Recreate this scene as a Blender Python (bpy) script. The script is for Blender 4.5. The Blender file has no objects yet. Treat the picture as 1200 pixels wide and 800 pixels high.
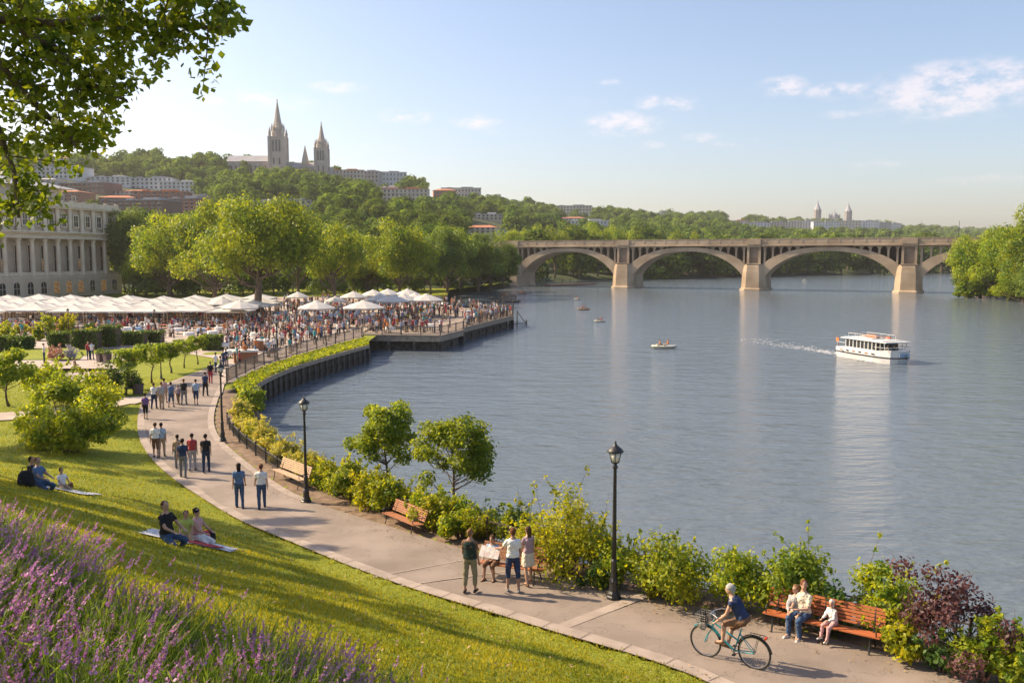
# riverside park, terrace and arch bridge on a late sunny afternoon
SKY_STR = .122; DUST = 2.0; OZ = 2.2; SUN_STR = 5.0; SUN_COL = (1., .80, .54); HAZE = .0001; HAZE_COL = (.98, .95, .94); EXPO = 0.82; CLOUD = (6.0, 5.4, 5.3)
import bpy, math, random
import numpy as np
from mathutils import Vector, Matrix
random.seed(7)
RN = np.random.default_rng(11)
sc = bpy.context.scene
COL = sc.collection
PI = math.pi
R = math.radians
FPX = 1000.0
CAMZ = 12.0
TH = math.atan(0.1)

# ------------------------------------------------------------------ helpers
def ray(px, py):
    c, s = math.cos(TH), math.sin(TH)
    x = (px-600)/FPX; u = (400-py)/FPX
    return x, c+s*u, -s+c*u
def onz(px, py, z):
    x, y, d = ray(px, py)
    t = (z-CAMZ)/d
    return (x*t, y*t, z)
def atY(px, Y, z=0.0):
    """point at depth Y in the column px (depth measured along the ground)"""
    c, s = math.cos(TH), math.sin(TH)
    d = c*Y-s*(z-CAMZ)
    return ((px-600)/FPX*d, Y, z)
def zpix(py, Y):
    x, y, d = ray(600, py)
    return CAMZ+d*Y/y

class MB:
    def __init__(s):
        s.v = []; s.f = []; s.m = []; s.chunks = []
    def add(s, vs, fs, mi=0):
        n = len(s.v)
        s.v += [tuple(p) for p in vs]
        s.f += [tuple(i+n for i in f) for f in fs]
        s.m += [mi]*len(fs)
        return s
    def box(s, c, d, rz=0, mi=0, rx=0, ry=0):
        M = Matrix.Translation(Vector(c)) @ Matrix.Rotation(rz, 4, 'Z') @ Matrix.Rotation(ry, 4, 'Y') @ Matrix.Rotation(rx, 4, 'X')
        a, b, e = d[0]/2, d[1]/2, d[2]/2
        vs = [M @ Vector(p) for p in [(-a,-b,-e),(a,-b,-e),(a,b,-e),(-a,b,-e),(-a,-b,e),(a,-b,e),(a,b,e),(-a,b,e)]]
        s.add(vs, [(0,3,2,1),(4,5,6,7),(0,1,5,4),(1,2,6,5),(2,3,7,6),(3,0,4,7)], mi)
        return s
    def tube(s, pts, rad, n=8, mi=0, cap=True):
        pts = [Vector(p) for p in pts]
        if not hasattr(rad, '__len__'): rad = [rad]*len(pts)
        vs = []; fs = []
        up = None
        for i, p in enumerate(pts):
            t = (pts[min(i+1, len(pts)-1)]-pts[max(i-1, 0)])
            if t.length < 1e-9: t = Vector((0,0,1))
            t.normalize()
            if up is None:
                up = Vector((1,0,0)) if abs(t.x) < .9 else Vector((0,1,0))
            a = up-t*up.dot(t)
            if a.length < 1e-6: a = t.orthogonal()
            a.normalize(); up = a
            b = t.cross(a)
            for k in range(n):
                an = 2*PI*k/n
                vs.append(p+(a*math.cos(an)+b*math.sin(an))*rad[i])
        for i in range(len(pts)-1):
            for k in range(n):
                k2 = (k+1) % n
                fs.append((i*n+k, i*n+k2, (i+1)*n+k2, (i+1)*n+k))
        if cap:
            fs.append(tuple(range(n-1, -1, -1)))
            fs.append(tuple((len(pts)-1)*n+k for k in range(n)))
        s.add(vs, fs, mi)
        return s
    def lathe(s, prof, c=(0,0,0), n=16, mi=0, rx=1, ry=1):
        vs = []; fs = []
        for r, z in prof:
            for k in range(n):
                a = 2*PI*k/n
                vs.append((c[0]+r*rx*math.cos(a), c[1]+r*ry*math.sin(a), c[2]+z))
        for i in range(len(prof)-1):
            for k in range(n):
                k2 = (k+1) % n
                fs.append((i*n+k, i*n+k2, (i+1)*n+k2, (i+1)*n+k))
        fs.append(tuple(range(n-1, -1, -1)))
        fs.append(tuple((len(prof)-1)*n+k for k in range(n)))
        s.add(vs, fs, mi)
        return s
    def prism(s, poly, z0, z1, mi=0):
        n = len(poly)
        vs = [(p[0], p[1], z0) for p in poly]+[(p[0], p[1], z1) for p in poly]
        fs = [tuple(range(n-1, -1, -1)), tuple(range(n, 2*n))]
        for k in range(n):
            k2 = (k+1) % n
            fs.append((k, k2, n+k2, n+k))
        s.add(vs, fs, mi)
        return s
    def ell(s, c, r, n=10, m=7, mi=0):
        vs = [(c[0], c[1], c[2]-r[2])]; fs = []
        for i in range(1, m):
            p = -PI/2+PI*i/m
            for k in range(n):
                a = 2*PI*k/n
                vs.append((c[0]+r[0]*math.cos(p)*math.cos(a), c[1]+r[1]*math.cos(p)*math.sin(a), c[2]+r[2]*math.sin(p)))
        vs.append((c[0], c[1], c[2]+r[2]))
        for k in range(n):
            k2 = (k+1) % n
            fs.append((0, 1+k2, 1+k))
            for i in range(m-2):
                fs.append((1+i*n+k, 1+i*n+k2, 1+(i+1)*n+k2, 1+(i+1)*n+k))
            fs.append((len(vs)-1, 1+(m-2)*n+k, 1+(m-2)*n+k2))
        s.add(vs, fs, mi)
        return s
    def mesh(s, mats, smooth=False):
        me = bpy.data.meshes.new('m')
        me.from_pydata([tuple(v) for v in s.v], [], s.f)
        for m in (mats if isinstance(mats, (list, tuple)) else [mats]): me.materials.append(m)
        me.polygons.foreach_set('material_index', s.m)
        if smooth: me.polygons.foreach_set('use_smooth', [True]*len(s.f))
        me.update()
        return me
    def build(s, name, mats, parent=None, smooth=False, loc=None, rz=None):
        return link(name, s.mesh(mats, smooth), parent, loc, rz)

def link(name, me, parent=None, loc=None, rz=None):
    o = bpy.data.objects.new(name, me)
    if me is not None and me.users <= 1: me.name = name
    COL.objects.link(o)
    if parent: o.parent = parent
    if loc is not None: o.location = loc
    if rz is not None: o.rotation_euler = (0, 0, rz)
    return o
def tag(o, label=None, cat=None, group=None, kind=None):
    if label: o['label'] = label
    if cat: o['category'] = cat
    if group: o['group'] = group
    if kind: o['kind'] = kind
    return o
def empty(name, loc, rz=0, label=None, cat=None, group=None):
    o = link(name, None, None, loc, rz)
    o.empty_display_size = .2
    return tag(o, label, cat, group)
def copy_tree(o, parent=None, loc=None, rz=None, sc_=None, label=None, group=None):
    c = o.copy(); COL.objects.link(c); c.parent = parent
    if loc is not None: c.location = loc
    if rz is not None: c.rotation_euler = (0, 0, rz)
    if sc_ is not None: c.scale = (sc_,)*3 if not hasattr(sc_, '__len__') else sc_
    if label: c['label'] = label
    if group: c['group'] = group
    for ch in list(o.children): copy_tree(ch, c)
    return c
def arrmesh(V, F, mats, name='m', mi=None, smooth=False):
    """mesh from numpy arrays; F has constant width (3 or 4)"""
    me = bpy.data.meshes.new(name)
    w = F.shape[1]
    me.vertices.add(len(V)); me.vertices.foreach_set('co', V.astype(np.float32).ravel())
    me.loops.add(F.size); me.loops.foreach_set('vertex_index', F.astype(np.int32).ravel())
    me.polygons.add(len(F))
    me.polygons.foreach_set('loop_start', np.arange(0, F.size, w, dtype=np.int32))
    me.polygons.foreach_set('loop_total', np.full(len(F), w, dtype=np.int32))
    for m in (mats if isinstance(mats, (list, tuple)) else [mats]): me.materials.append(m)
    if mi is not None: me.polygons.foreach_set('material_index', mi.astype(np.int32))
    if smooth: me.polygons.foreach_set('use_smooth', np.ones(len(F), dtype=bool))
    me.update(calc_edges=True)
    return me

# ------------------------------------------------------------------ materials
def mat(name, col, rough=.7, col2=None, scale=4., bump=0., bscale=None, metal=0., spec=.4, detail=4., stretch=None, rnd=0., ramp=(.35, .65)):
    m = bpy.data.materials.new(name); m.use_nodes = True
    nt = m.node_tree; N = nt.nodes; L = nt.links
    b = N['Principled BSDF']
    b.inputs['Base Color'].default_value = (*col, 1)
    b.inputs['Roughness'].default_value = rough
    b.inputs['Metallic'].default_value = metal
    b.inputs['Specular IOR Level'].default_value = spec
    co = None
    if col2 or bump:
        tc = N.new('ShaderNodeTexCoord'); co = tc.outputs['Object']
        if stretch:
            mp = N.new('ShaderNodeMapping'); mp.inputs['Scale'].default_value = stretch
            L.new(co, mp.inputs[0]); co = mp.outputs[0]
    if col2:
        n = N.new('ShaderNodeTexNoise'); n.inputs['Scale'].default_value = scale; n.inputs['Detail'].default_value = detail
        L.new(co, n.inputs[0])
        r = N.new('ShaderNodeValToRGB')
        r.color_ramp.elements[0].position = ramp[0]; r.color_ramp.elements[1].position = ramp[1]
        r.color_ramp.elements[0].color = (*col, 1); r.color_ramp.elements[1].color = (*col2, 1)
        L.new(n.outputs[0], r.inputs[0])
        out = r.outputs[0]
        if rnd:
            oi = N.new('ShaderNodeObjectInfo'); hs = N.new('ShaderNodeHueSaturation')
            ma = N.new('ShaderNodeMapRange'); ma.inputs[3].default_value = 1-rnd; ma.inputs[4].default_value = 1+rnd
            L.new(oi.outputs['Random'], ma.inputs[0]); L.new(ma.outputs[0], hs.inputs['Value']); L.new(out, hs.inputs['Color'])
            out = hs.outputs[0]
        L.new(out, b.inputs['Base Color'])
    if bump:
        n = N.new('ShaderNodeTexNoise'); n.inputs['Scale'].default_value = bscale or scale*3; n.inputs['Detail'].default_value = 5
        L.new(co, n.inputs[0])
        bp = N.new('ShaderNodeBump'); bp.inputs['Strength'].default_value = bump; bp.inputs['Distance'].default_value = .05
        L.new(n.outputs[0], bp.inputs['Height']); L.new(bp.outputs[0], b.inputs['Normal'])
    return m

def leafmat(name, c1, c2, trans=.45, nscale=.5, fine=6., rough=.5, rnd=.15, tr=None, gain=1.5):
    if tr and tr[2] >= .9: gain = 1.
    c1 = tuple(v*gain for v in c1); c2 = tuple(min(.8, v*gain) for v in c2)
    """leaf colour varies in clumps and from leaf to leaf; half the light goes through the leaf"""
    m = bpy.data.materials.new(name); m.use_nodes = True
    nt = m.node_tree; N = nt.nodes; L = nt.links
    b = N['Principled BSDF']; out = N['Material Output']
    b.inputs['Roughness'].default_value = rough; b.inputs['Specular IOR Level'].default_value = .3 if rough < .8 else .05
    tc = N.new('ShaderNodeTexCoord')
    n1 = N.new('ShaderNodeTexNoise'); n1.inputs['Scale'].default_value = nscale; n1.inputs['Detail'].default_value = 2
    n2 = N.new('ShaderNodeTexWhiteNoise')
    sn = N.new('ShaderNodeVectorMath'); sn.operation = 'SNAP'; sn.inputs[1].default_value = (1/fine,)*3
    L.new(tc.outputs['Object'], n1.inputs[0]); L.new(tc.outputs['Object'], sn.inputs[0]); L.new(sn.outputs[0], n2.inputs[0])
    ad = N.new('ShaderNodeMath'); ad.operation = 'MULTIPLY_ADD'; ad.inputs[1].default_value = .45
    L.new(n2.outputs[0], ad.inputs[0])
    m2 = N.new('ShaderNodeMath'); m2.operation = 'SUBTRACT'; m2.inputs[1].default_value = .22
    L.new(n1.outputs[0], m2.inputs[0]); L.new(m2.outputs[0], ad.inputs[2])
    r = N.new('ShaderNodeValToRGB'); r.color_ramp.elements[0].position = .25; r.color_ramp.elements[1].position = .75
    r.color_ramp.elements[0].color = (*c1, 1); r.color_ramp.elements[1].color = (*c2, 1)
    L.new(ad.outputs[0], r.inputs[0])
    oi = N.new('ShaderNodeObjectInfo'); hs = N.new('ShaderNodeHueSaturation')
    ma = N.new('ShaderNodeMapRange'); ma.inputs[3].default_value = 1-rnd; ma.inputs[4].default_value = 1+rnd
    L.new(oi.outputs['Random'], ma.inputs[0]); L.new(ma.outputs[0], hs.inputs['Value']); L.new(r.outputs[0], hs.inputs['Color'])
    L.new(hs.outputs[0], b.inputs['Base Color'])
    t = N.new('ShaderNodeBsdfTranslucent')
    mul = N.new('ShaderNodeMix'); mul.data_type = 'RGBA'; mul.blend_type = 'MULTIPLY'; mul.inputs[0].default_value = 1
    L.new(hs.outputs[0], mul.inputs[6]); mul.inputs[7].default_value = (*(tr or (1.9, 1.6, .55)), 1)
    L.new(mul.outputs[2], t.inputs[0])
    mx = N.new('ShaderNodeMixShader'); mx.inputs[0].default_value = trans
    L.new(b.outputs[0], mx.inputs[1]); L.new(t.outputs[0], mx.inputs[2]); L.new(mx.outputs[0], out.inputs[0])
    return m

M = {}
M['bark'] = mat('bark', (.09, .065, .045), .9, (.17, .125, .09), 6, .6, 14, stretch=(1, 1, .2))
M['leaf_tree'] = leafmat('leaf_tree', (.06, .11, .012), (.20, .235, .018), .55, .25, 2.)
M['leaf_dark'] = leafmat('leaf_dark', (.04, .08, .016), (.12, .165, .022), .4, .25, 2.)
M['leaf_young'] = leafmat('leaf_young', (.06, .11, .015), (.19, .23, .025), .5, 1., 8.)
M['leaf_shrub'] = leafmat('leaf_shrub', (.07, .13, .014), (.27, .29, .02), .5, 1.3, 9.)
M['leaf_yellow'] = leafmat('leaf_yellow', (.12, .17, .014), (.40, .39, .02), .5, 1.2, 9., gain=1.2)
M['leaf_deep'] = leafmat('leaf_deep', (.025, .06, .016), (.07, .12, .03), .35, 1.2, 9.)
M['leaf_purple'] = leafmat('leaf_purple', (.045, .022, .024), (.135, .062, .06), .3, 1.5, 9., tr=(1.3, .8, .7))
M['leaf_straw'] = leafmat('leaf_straw', (.16, .18, .04), (.40, .37, .09), .4, 1.5, 9.)
M['leaf_over'] = leafmat('leaf_over', (.035, .075, .012), (.15, .19, .02), .55, .8, 9., gain=1.3)
M['leaf_big'] = leafmat('leaf_big', (.05, .10, .012), (.215, .26, .02), .48, .16, 1., gain=1.35)
M['leaf_hill'] = leafmat('leaf_hill', (.03, .065, .012), (.12, .155, .022), .35, .07, .5, rnd=.35, tr=(1.5,1.4,.6), rough=.9)
M['leaf_bank'] = leafmat('leaf_bank', (.06, .12, .012), (.22, .26, .018), .5, .12, 1., rnd=.2)
M['hedge'] = leafmat('hedge', (.03, .065, .015), (.10, .14, .025), .35, 1., 6.)
M['stem'] = leafmat('stem', (.06, .12, .02), (.18, .24, .045), .4, 2., 12.)
M['lavender'] = leafmat('lavender', (.36, .17, .34), (.70, .42, .60), .35, 1.5, 25., tr=(1.3, .8, 1.3))
M['iron'] = mat('iron', (.018, .019, .02), .45, (.03, .03, .032), 20, .1, 60, spec=.5)
M['iron_brown'] = mat('iron_brown', (.06, .045, .035), .6)
M['lamp_glass'] = mat('lamp_glass', (.72, .70, .64), .25, spec=.6)
M['wood'] = mat('wood', (.28, .11, .05), .5, (.40, .17, .08), 5, .3, 30, stretch=(1, 12, 12), rnd=.1)
M['wood_red'] = mat('wood_red', (.36, .10, .035), .45, (.50, .16, .06), 5, .3, 30, stretch=(1, 12, 12))
M['wood_pale'] = mat('wood_pale', (.42, .28, .17), .6, (.55, .38, .25), 5, .3, 30, stretch=(1, 12, 12))
M['deck_wood'] = mat('deck_wood', (.23, .18, .14), .8, (.36, .29, .22), 1.5, .3, 8, stretch=(1, 6, 1))
M['pile'] = mat('pile', (.06, .05, .04), .85, (.13, .105, .085), 2, .4, 9)
M['stone'] = mat('stone', (.42, .38, .33), .8, (.52, .47, .41), 1.2, .25, 10)
M['stone_dark'] = mat('stone_dark', (.30, .27, .235), .85, (.38, .345, .30), .7, .3, 6)
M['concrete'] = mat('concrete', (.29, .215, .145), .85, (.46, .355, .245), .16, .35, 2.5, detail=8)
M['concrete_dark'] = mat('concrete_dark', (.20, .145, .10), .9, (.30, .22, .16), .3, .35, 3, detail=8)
M['canvas'] = mat('canvas', (.50, .475, .44), .8, (.66, .63, .59), .5, .2, 6)
M['post'] = mat('post', (.42, .27, .15), .7)
M['white'] = mat('white_paint', (.56, .55, .53), .4, (.64, .63, .61), 1.2)
M['dark_glass'] = mat('dark_glass', (.03, .035, .04), .12, spec=.7)
M['grey'] = mat('grey', (.3, .3, .3), .6)
# ------------------------------------------------------------------ terrain functions
ZP_Y = [-60, 8, 15, 22, 32, 42, 50, 4000]
ZP_Z = [6.0, 3.9, 3.45, 3.1, 2.4, 2.15, 2.0, 2.0]
def zpath(Y): return float(np.interp(Y, ZP_Y, ZP_Z))
def onpath(px, py):
    z = 2.5
    for _ in range(8):
        p = onz(px, py, z); z = zpath(p[1])
    return (p[0], p[1], z)
def smooth_poly(P, it=3):
    P = [np.array(p[:2], float) for p in P]
    for _ in range(it):
        Q = [P[0]]
        for a, b in zip(P[:-1], P[1:]):
            Q += [a*.75+b*.25, a*.25+b*.75]
        Q.append(P[-1]); P = Q
    return np.array(P)
Lpx = [(900,834),(835,800),(770,774),(640,737),(570,715),(500,695),(453,679),(400,659),(340,634),(283,611),(253,593),(200,560),(170,530),(160,506),(162,480),(172,458),(205,445),(257,426)]
Rpx = [(1300,838),(1170,800),(1090,780),(1017,758),(892,727),(800,706),(700,686),(625,667),(533,640),(440,611),(353,583),(322,565),(287,540),(255,512),(249,490),(256,465),(265,446)]
LW = smooth_poly([onpath(*p) for p in Lpx], 3)
RW = smooth_poly([onpath(*p) for p in Rpx], 3)
d0 = LW[0]-LW[3]; d0 /= np.linalg.norm(d0)
LW = np.vstack([LW[0]+d0*40, LW])
d1 = RW[0]-RW[3]; d1 /= np.linalg.norm(d1)
RW = np.vstack([RW[0]+d1*40, RW])
# the promenade rail beyond the path and the wall edge outside it
FENCE2 = smooth_poly([onz(266,449,2), onz(281,441,2), onz(307,428.5,2), onz(331,421,2), onz(361,412,2), onz(385,405,2), onz(424,395,2)], 2)
WALL = smooth_poly([onz(286,470,1.6), onz(302,449,1.8), onz(337,433,1.8), onz(364,424.5,1.8), onz(394,415.5,1.8), onz(432,405,1.8)], 2)

def sdist(P, poly):
    """signed distance of points P (n,2) to a polyline; positive on its left; also the y of the nearest point"""
    A = poly[:-1]; B = poly[1:]; D = B-A; LL = (D**2).sum(1)
    best = np.full(len(P), 1e9); sg = np.zeros(len(P)); ny = np.zeros(len(P)); nx = np.zeros(len(P))
    for a, d, l in zip(A, D, LL):
        if l < 1e-9: continue
        t = np.clip(((P-a)@d)/l, 0, 1)
        q = a+t[:, None]*d
        r = P-q; dist = np.hypot(r[:, 0], r[:, 1])
        cr = d[0]*r[:, 1]-d[1]*r[:, 0]
        k = dist < best-1e-9
        best[k] = dist[k]; sg[k] = np.sign(cr[k]); ny[k] = q[k, 1]; nx[k] = q[k, 0]
    return best*np.where(sg == 0, 1, sg), ny, nx
SY = [-60, 24, 29, 34, 40, 47, 56, 66]
SS = [.43, .43, .40, .30, .16, .09, .04, 0]
def bankw(Y): return np.interp(Y, [10, 25, 40, 50, 60, 75], [4.6, 5.0, 4.2, 3.2, 3.0, 2.5])
def Hn(P, sink=0.0):
    P = np.atleast_2d(np.asarray(P, float))[:, :2]
    dl, nyl, _ = sdist(P, LW)      # positive = left of travelling direction = lawn side
    dr, nyr, _ = sdist(P, RW)
    z = np.interp(P[:, 1], ZP_Y, ZP_Z)
    zl = np.interp(nyl, ZP_Y, ZP_Z)
    s = np.interp(nyl, SY, SS)
    d = np.clip(-dl, 0, None) if LEFT < 0 else np.clip(dl, 0, None)
    g = np.where(d < 1.2, d*d/2.4, d-.6)
    g = np.where(d > 17, 16.4+(d-17)*.35, g)
    lawn = zl+s*g
    lawn += .05*np.sin(P[:, 0]*.9+1)*np.sin(P[:, 1]*.7)*np.clip(d/3, 0, 1)
    on_l = d > 0
    e = np.clip(dr*(-LEFT), 0, None)
    zr = np.interp(nyr, ZP_Y, ZP_Z)
    w = bankw(nyr)
    t = np.clip((e-1.3)/(w-1.3+.8), 0, 1.6)
    bank = zr-.02-(zr+1.0)*t**1.3
    out = np.where(on_l, lawn, z-sink)
    out = np.where(e > 0, np.where(e > 0, bank, out), out)
    return out
LEFT = 1
_t = sdist(np.array([[-9., 24.]]), LW)[0][0]
LEFT = 1 if _t > 0 else -1
def H(x, y): return float(Hn([[x, y]])[0])
def hit(px, py, y0=6., y1=110.):
    """point of the near ground seen at a pixel"""
    x, y, d = ray(px, py)
    Y = np.arange(y0, y1, .1)
    t = Y/y
    z = CAMZ+d*t
    h = Hn(np.stack([x*t, Y], 1))
    k = np.where(z <= h)[0]
    i = k[0] if len(k) else len(Y)-1
    return (float(x*t[i]), float(Y[i]), float(h[i]))

# hills: bank distance, ridge distance and ridge height per direction a = x / y
HA = [-1.6, -.9, -.7, -.5, -.33, -.21, -.12, -.08, -.03, 0., .02, .1, .2, .3, .4, .53, .7, 1.0, 1.6]
HB = [300, 270, 258, 258, 258, 258, 258, 262, 305, 345, 385, 440, 480, 520, 560, 640, 760, 850, 900]
HR = [700, 750, 800, 850, 880, 880, 930, 980, 1050, 1100, 1120, 1220, 1400, 1650, 2000, 2500, 2700, 2900, 3000]
HP = [195, 193, 193, 193, 203, 210, 226, 234, 243, 248, 250, 256, 260, 266, 269, 277, 281, 283, 283]
def hillz(x, y):
    a = x/np.maximum(y, 1.)
    yb = np.interp(a, HA, HB); yr = np.interp(a, HA, HR); zr = CAMZ+(300-np.interp(a, HA, HP))/1000*yr
    t = (y-yb)/(yr-yb)
    z0 = 1.8
    und = 3.0*np.sin(x*.013+1)*np.sin(y*.011)+2.0*np.sin(x*.031+y*.02)
    tt = np.clip(t, 0, 1)
    z = z0+(zr-z0)*tt**1.12+und*np.clip(t*3, 0, 1)*np.clip((1.15-t)*4, 0, 1)
    z = np.where(t > 1, zr-(t-1)*zr*.22, z)
    z = np.where(t < 0, np.maximum(z0+t*(yr-yb)*.35, -3), z)
    return z
def hhit(px, py, far=3200):
    x, y, d = ray(px, py)
    Y = np.arange(262, far, 2.)
    t = Y/y; z = CAMZ+d*t
    h = hillz(x*t, Y)
    k = np.where(z <= h)[0]
    i = k[0] if len(k) else int(np.argmax((h-CAMZ)/Y))
    return (float(x*t[i]), float(Y[i]), float(h[i]))

# ------------------------------------------------------------------ ground, path, terrace, water, hills
def grassmat():
    m = mat('grass', (.11, .16, .018), .8)
    nt = m.node_tree; N = nt.nodes; L = nt.links; b = N['Principled BSDF']
    tc = N.new('ShaderNodeTexCoord')
    n1 = N.new('ShaderNodeTexNoise'); n1.inputs['Scale'].default_value = .35; n1.inputs['Detail'].default_value = 6
    n2 = N.new('ShaderNodeTexNoise'); n2.inputs['Scale'].default_value = 9; n2.inputs['Detail'].default_value = 8
    L.new(tc.outputs['Object'], n1.inputs[0]); L.new(tc.outputs['Object'], n2.inputs[0])
    mx = N.new('ShaderNodeMath'); mx.operation = 'MULTIPLY_ADD'; mx.inputs[1].default_value = .8
    L.new(n2.outputs[0], mx.inputs[0]); 
    m3 = N.new('ShaderNodeMath'); m3.operation = 'MULTIPLY'; m3.inputs[1].default_value = .5; L.new(n1.outputs[0], m3.inputs[0])
    L.new(m3.outputs[0], mx.inputs[2])
    r = N.new('ShaderNodeValToRGB'); e = r.color_ramp.elements
    e[0].position = .42; e[0].color = (.13, .165, .012, 1); e[1].position = .88; e[1].color = (.34, .33, .045, 1)
    k = e.new(.62); k.color = (.21, .245, .02, 1)
    L.new(mx.outputs[0], r.inputs[0]); L.new(r.outputs[0], b.inputs['Base Color'])
    bp = N.new('ShaderNodeBump'); bp.inputs['Strength'].default_value = .9; bp.inputs['Distance'].default_value = .06
    n4 = N.new('ShaderNodeTexNoise'); n4.inputs['Scale'].default_value = 22; n4.inputs['Detail'].default_value = 5
    L.new(tc.outputs['Object'], n4.inputs[0]); L.new(n4.outputs[0], bp.inputs['Height']); L.new(bp.outputs[0], b.inputs['Normal'])
    b.inputs['Specular IOR Level'].default_value = .15
    return m
M['grass'] = grassmat()
M['soil'] = mat('soil', (.13, .085, .055), .95, (.24, .165, .11), 2.5, .7, 18)
M['asphalt'] = mat('asphalt', (.20, .16, .13), .85, (.31, .25, .21), .55, .3, 60, detail=12, ramp=(.32, .68))
M['kerb'] = mat('kerb', (.29, .235, .195), .85, (.39, .32, .27), 1.5, .25, 25)
M['paving'] = mat('paving', (.36, .29, .24), .85, (.47, .39, .33), .6, .2, 12, detail=8)

def cracks(m, sc_=.55, width=.0035, dark=.45):
    nt = m.node_tree; N = nt.nodes; L = nt.links; b = N['Principled BSDF']
    src = b.inputs['Base Color'].links[0].from_socket
    tc = N.new('ShaderNodeTexCoord'); n = N.new('ShaderNodeTexNoise'); n.inputs['Scale'].default_value = sc_; n.inputs['Detail'].default_value = 9; n.inputs['Roughness'].default_value = .62
    L.new(tc.outputs['Object'], n.inputs[0])
    a = N.new('ShaderNodeMath'); a.operation = 'SUBTRACT'; a.inputs[1].default_value = .5; L.new(n.outputs[0], a.inputs[0])
    c = N.new('ShaderNodeMath'); c.operation = 'ABSOLUTE'; L.new(a.outputs[0], c.inputs[0])
    r = N.new('ShaderNodeMapRange'); L.new(c.outputs[0], r.inputs[0]); r.inputs[1].default_value = 0; r.inputs[2].default_value = width; r.inputs[3].default_value = dark; r.inputs[4].default_value = 1
    mx = N.new('ShaderNodeMix'); mx.data_type = 'RGBA'; mx.blend_type = 'MULTIPLY'; mx.inputs[0].default_value = 1
    L.new(src, mx.inputs[6]); L.new(r.outputs[0], mx.inputs[7]); L.new(mx.outputs[2], b.inputs['Base Color'])
cracks(M['asphalt'])
def grid(x0, x1, y0, y1, st):
    xs = np.arange(x0, x1+1e-6, st); ys = np.arange(y0, y1+1e-6, st)
    X, Y = np.meshgrid(xs, ys)
    P = np.stack([X.ravel(), Y.ravel()], 1)
    nx = len(xs); ny = len(ys)
    i, j = np.meshgrid(np.arange(nx-1), np.arange(ny-1))
    a = (j*nx+i).ravel()
    F = np.stack([a, a+1, a+nx+1, a+nx], 1)
    return P, F
# near ground: grass slope, soil under the planting, one sheet
P, F = grid(-75, 45, -25, 95, .5)
Z = Hn(P, sink=.12)
dr, nyr, _ = sdist(P, RW); dl, _, _ = sdist(P, LW)
# the promenade lies west of the wall: level ground there
dw, nyw, _ = sdist(P, WALL)
lvl = (P[:, 1] > 62) & (dw*LEFT > 1.0)
Z = np.where(lvl, np.where(Z < 1.9, 1.9, Z), Z)
Z = np.where((P[:, 1] > 62) & (dw*LEFT <= 1.0), np.minimum(Z, -1), Z)
V = np.column_stack([P, Z])
cz = V[F].mean(1)
e = (-dr*LEFT)[F].mean(1)
mi = np.where((e > 0) & (cz[:, 1] < 64), 1, 0)
keep = V[F][:, :, 2].max(1) > -.9
link('lawn', arrmesh(V, F[keep], [M['grass'], M['soil']], 'lawn', mi[keep], True))['kind'] = 'structure'

def strip(name, A, B, zf, m, lift=.03, smooth=True, parent=None):
    """sheet between two polylines with the same number of points"""
    n = len(A)
    V = np.vstack([A, B]); z = np.array([zf(p) for p in V])+lift
    V = np.column_stack([V, z])
    i = np.arange(n-1)
    F = np.stack([i, i+1, n+i+1, n+i], 1)
    nr = np.cross(V[F[:, 1]]-V[F[:, 0]], V[F[:, 3]]-V[F[:, 0]])[:, 2]
    if nr.mean() < 0: F = F[:, ::-1]
    o = link(name, arrmesh(V, F, m, name, None, smooth), parent)
    return o
def resample(P, n):
    d = np.r_[0, np.cumsum(np.hypot(*np.diff(P, axis=0).T))]
    t = np.linspace(0, d[-1], n)
    return np.column_stack([np.interp(t, d, P[:, 0]), np.interp(t, d, P[:, 1])])
def offset(P, w):
    T = np.gradient(P, axis=0); T /= np.linalg.norm(T, axis=1)[:, None]
    Nn = np.column_stack([-T[:, 1], T[:, 0]])
    return P+Nn*w
zfp = lambda p: zpath(p[1])
NL = 140
LR = resample(LW, NL); RR = resample(RW, NL)
# cross-match the right edge to the left one by nearest progress
strip('footpath', LR, RR, zfp, M['asphalt'], .0)['kind'] = 'structure'
kl = offset(LR, -.40*LEFT)
strip('path_edging', LR, kl, zfp, M['kerb'], .012)['kind'] = 'structure'
kr = offset(RR, .36*LEFT)
sel = RR[:, 1] > 33
strip('path_kerb', RR[sel], kr[sel], zfp, M['kerb'], .012)['kind'] = 'structure'
# pale cross bands of paving laid in the path
def band(px0, px1, w, m=M['kerb'], lift=.008):
    a = np.array(onpath(*px0)[:2]); b = np.array(onpath(*px1)[:2])
    d = (b-a)/np.linalg.norm(b-a); n = np.array([-d[1], d[0]])*w/2
    A = np.array([a+(b-a)*t+n for t in np.linspace(0, 1, 6)]); B = np.array([a+(b-a)*t-n for t in np.linspace(0, 1, 6)])
    o = strip('paving_band', A, B, zfp, m, lift, False); o['kind'] = 'structure'
band((648,738), (755,697), .34)
band((437,676), (563,652), .07)
band((470,686), (600,668), .07)
M['joint'] = mat('joint', (.33, .27, .235), .9)
band((330,604), (424,597), .05, M['joint'])
band((230,548), (262,552), .05, M['joint'])
# slab joints in the edging (narrow darker gaps)
M['gap'] = mat('gap', (.16, .12, .10), .95)
jm = MB()
for i in range(0, len(LR)):
    pass
Lf = resample(LW, 420); kf = offset(Lf, -.42*LEFT)
for i in range(4, 420, 4):
    a, b = Lf[i], kf[i]; t = Lf[min(i+1, 419)]-Lf[i-1]; t = t/np.linalg.norm(t)*.009
    z = zpath(a[1])+.016
    jm.add([(a[0]-t[0], a[1]-t[1], z), (a[0]+t[0], a[1]+t[1], z), (b[0]+t[0], b[1]+t[1], z), (b[0]-t[0], b[1]-t[1], z)], [(0,1,2,3)])
jm.build('edging_joints', M['gap'])['kind'] = 'structure'

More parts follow.
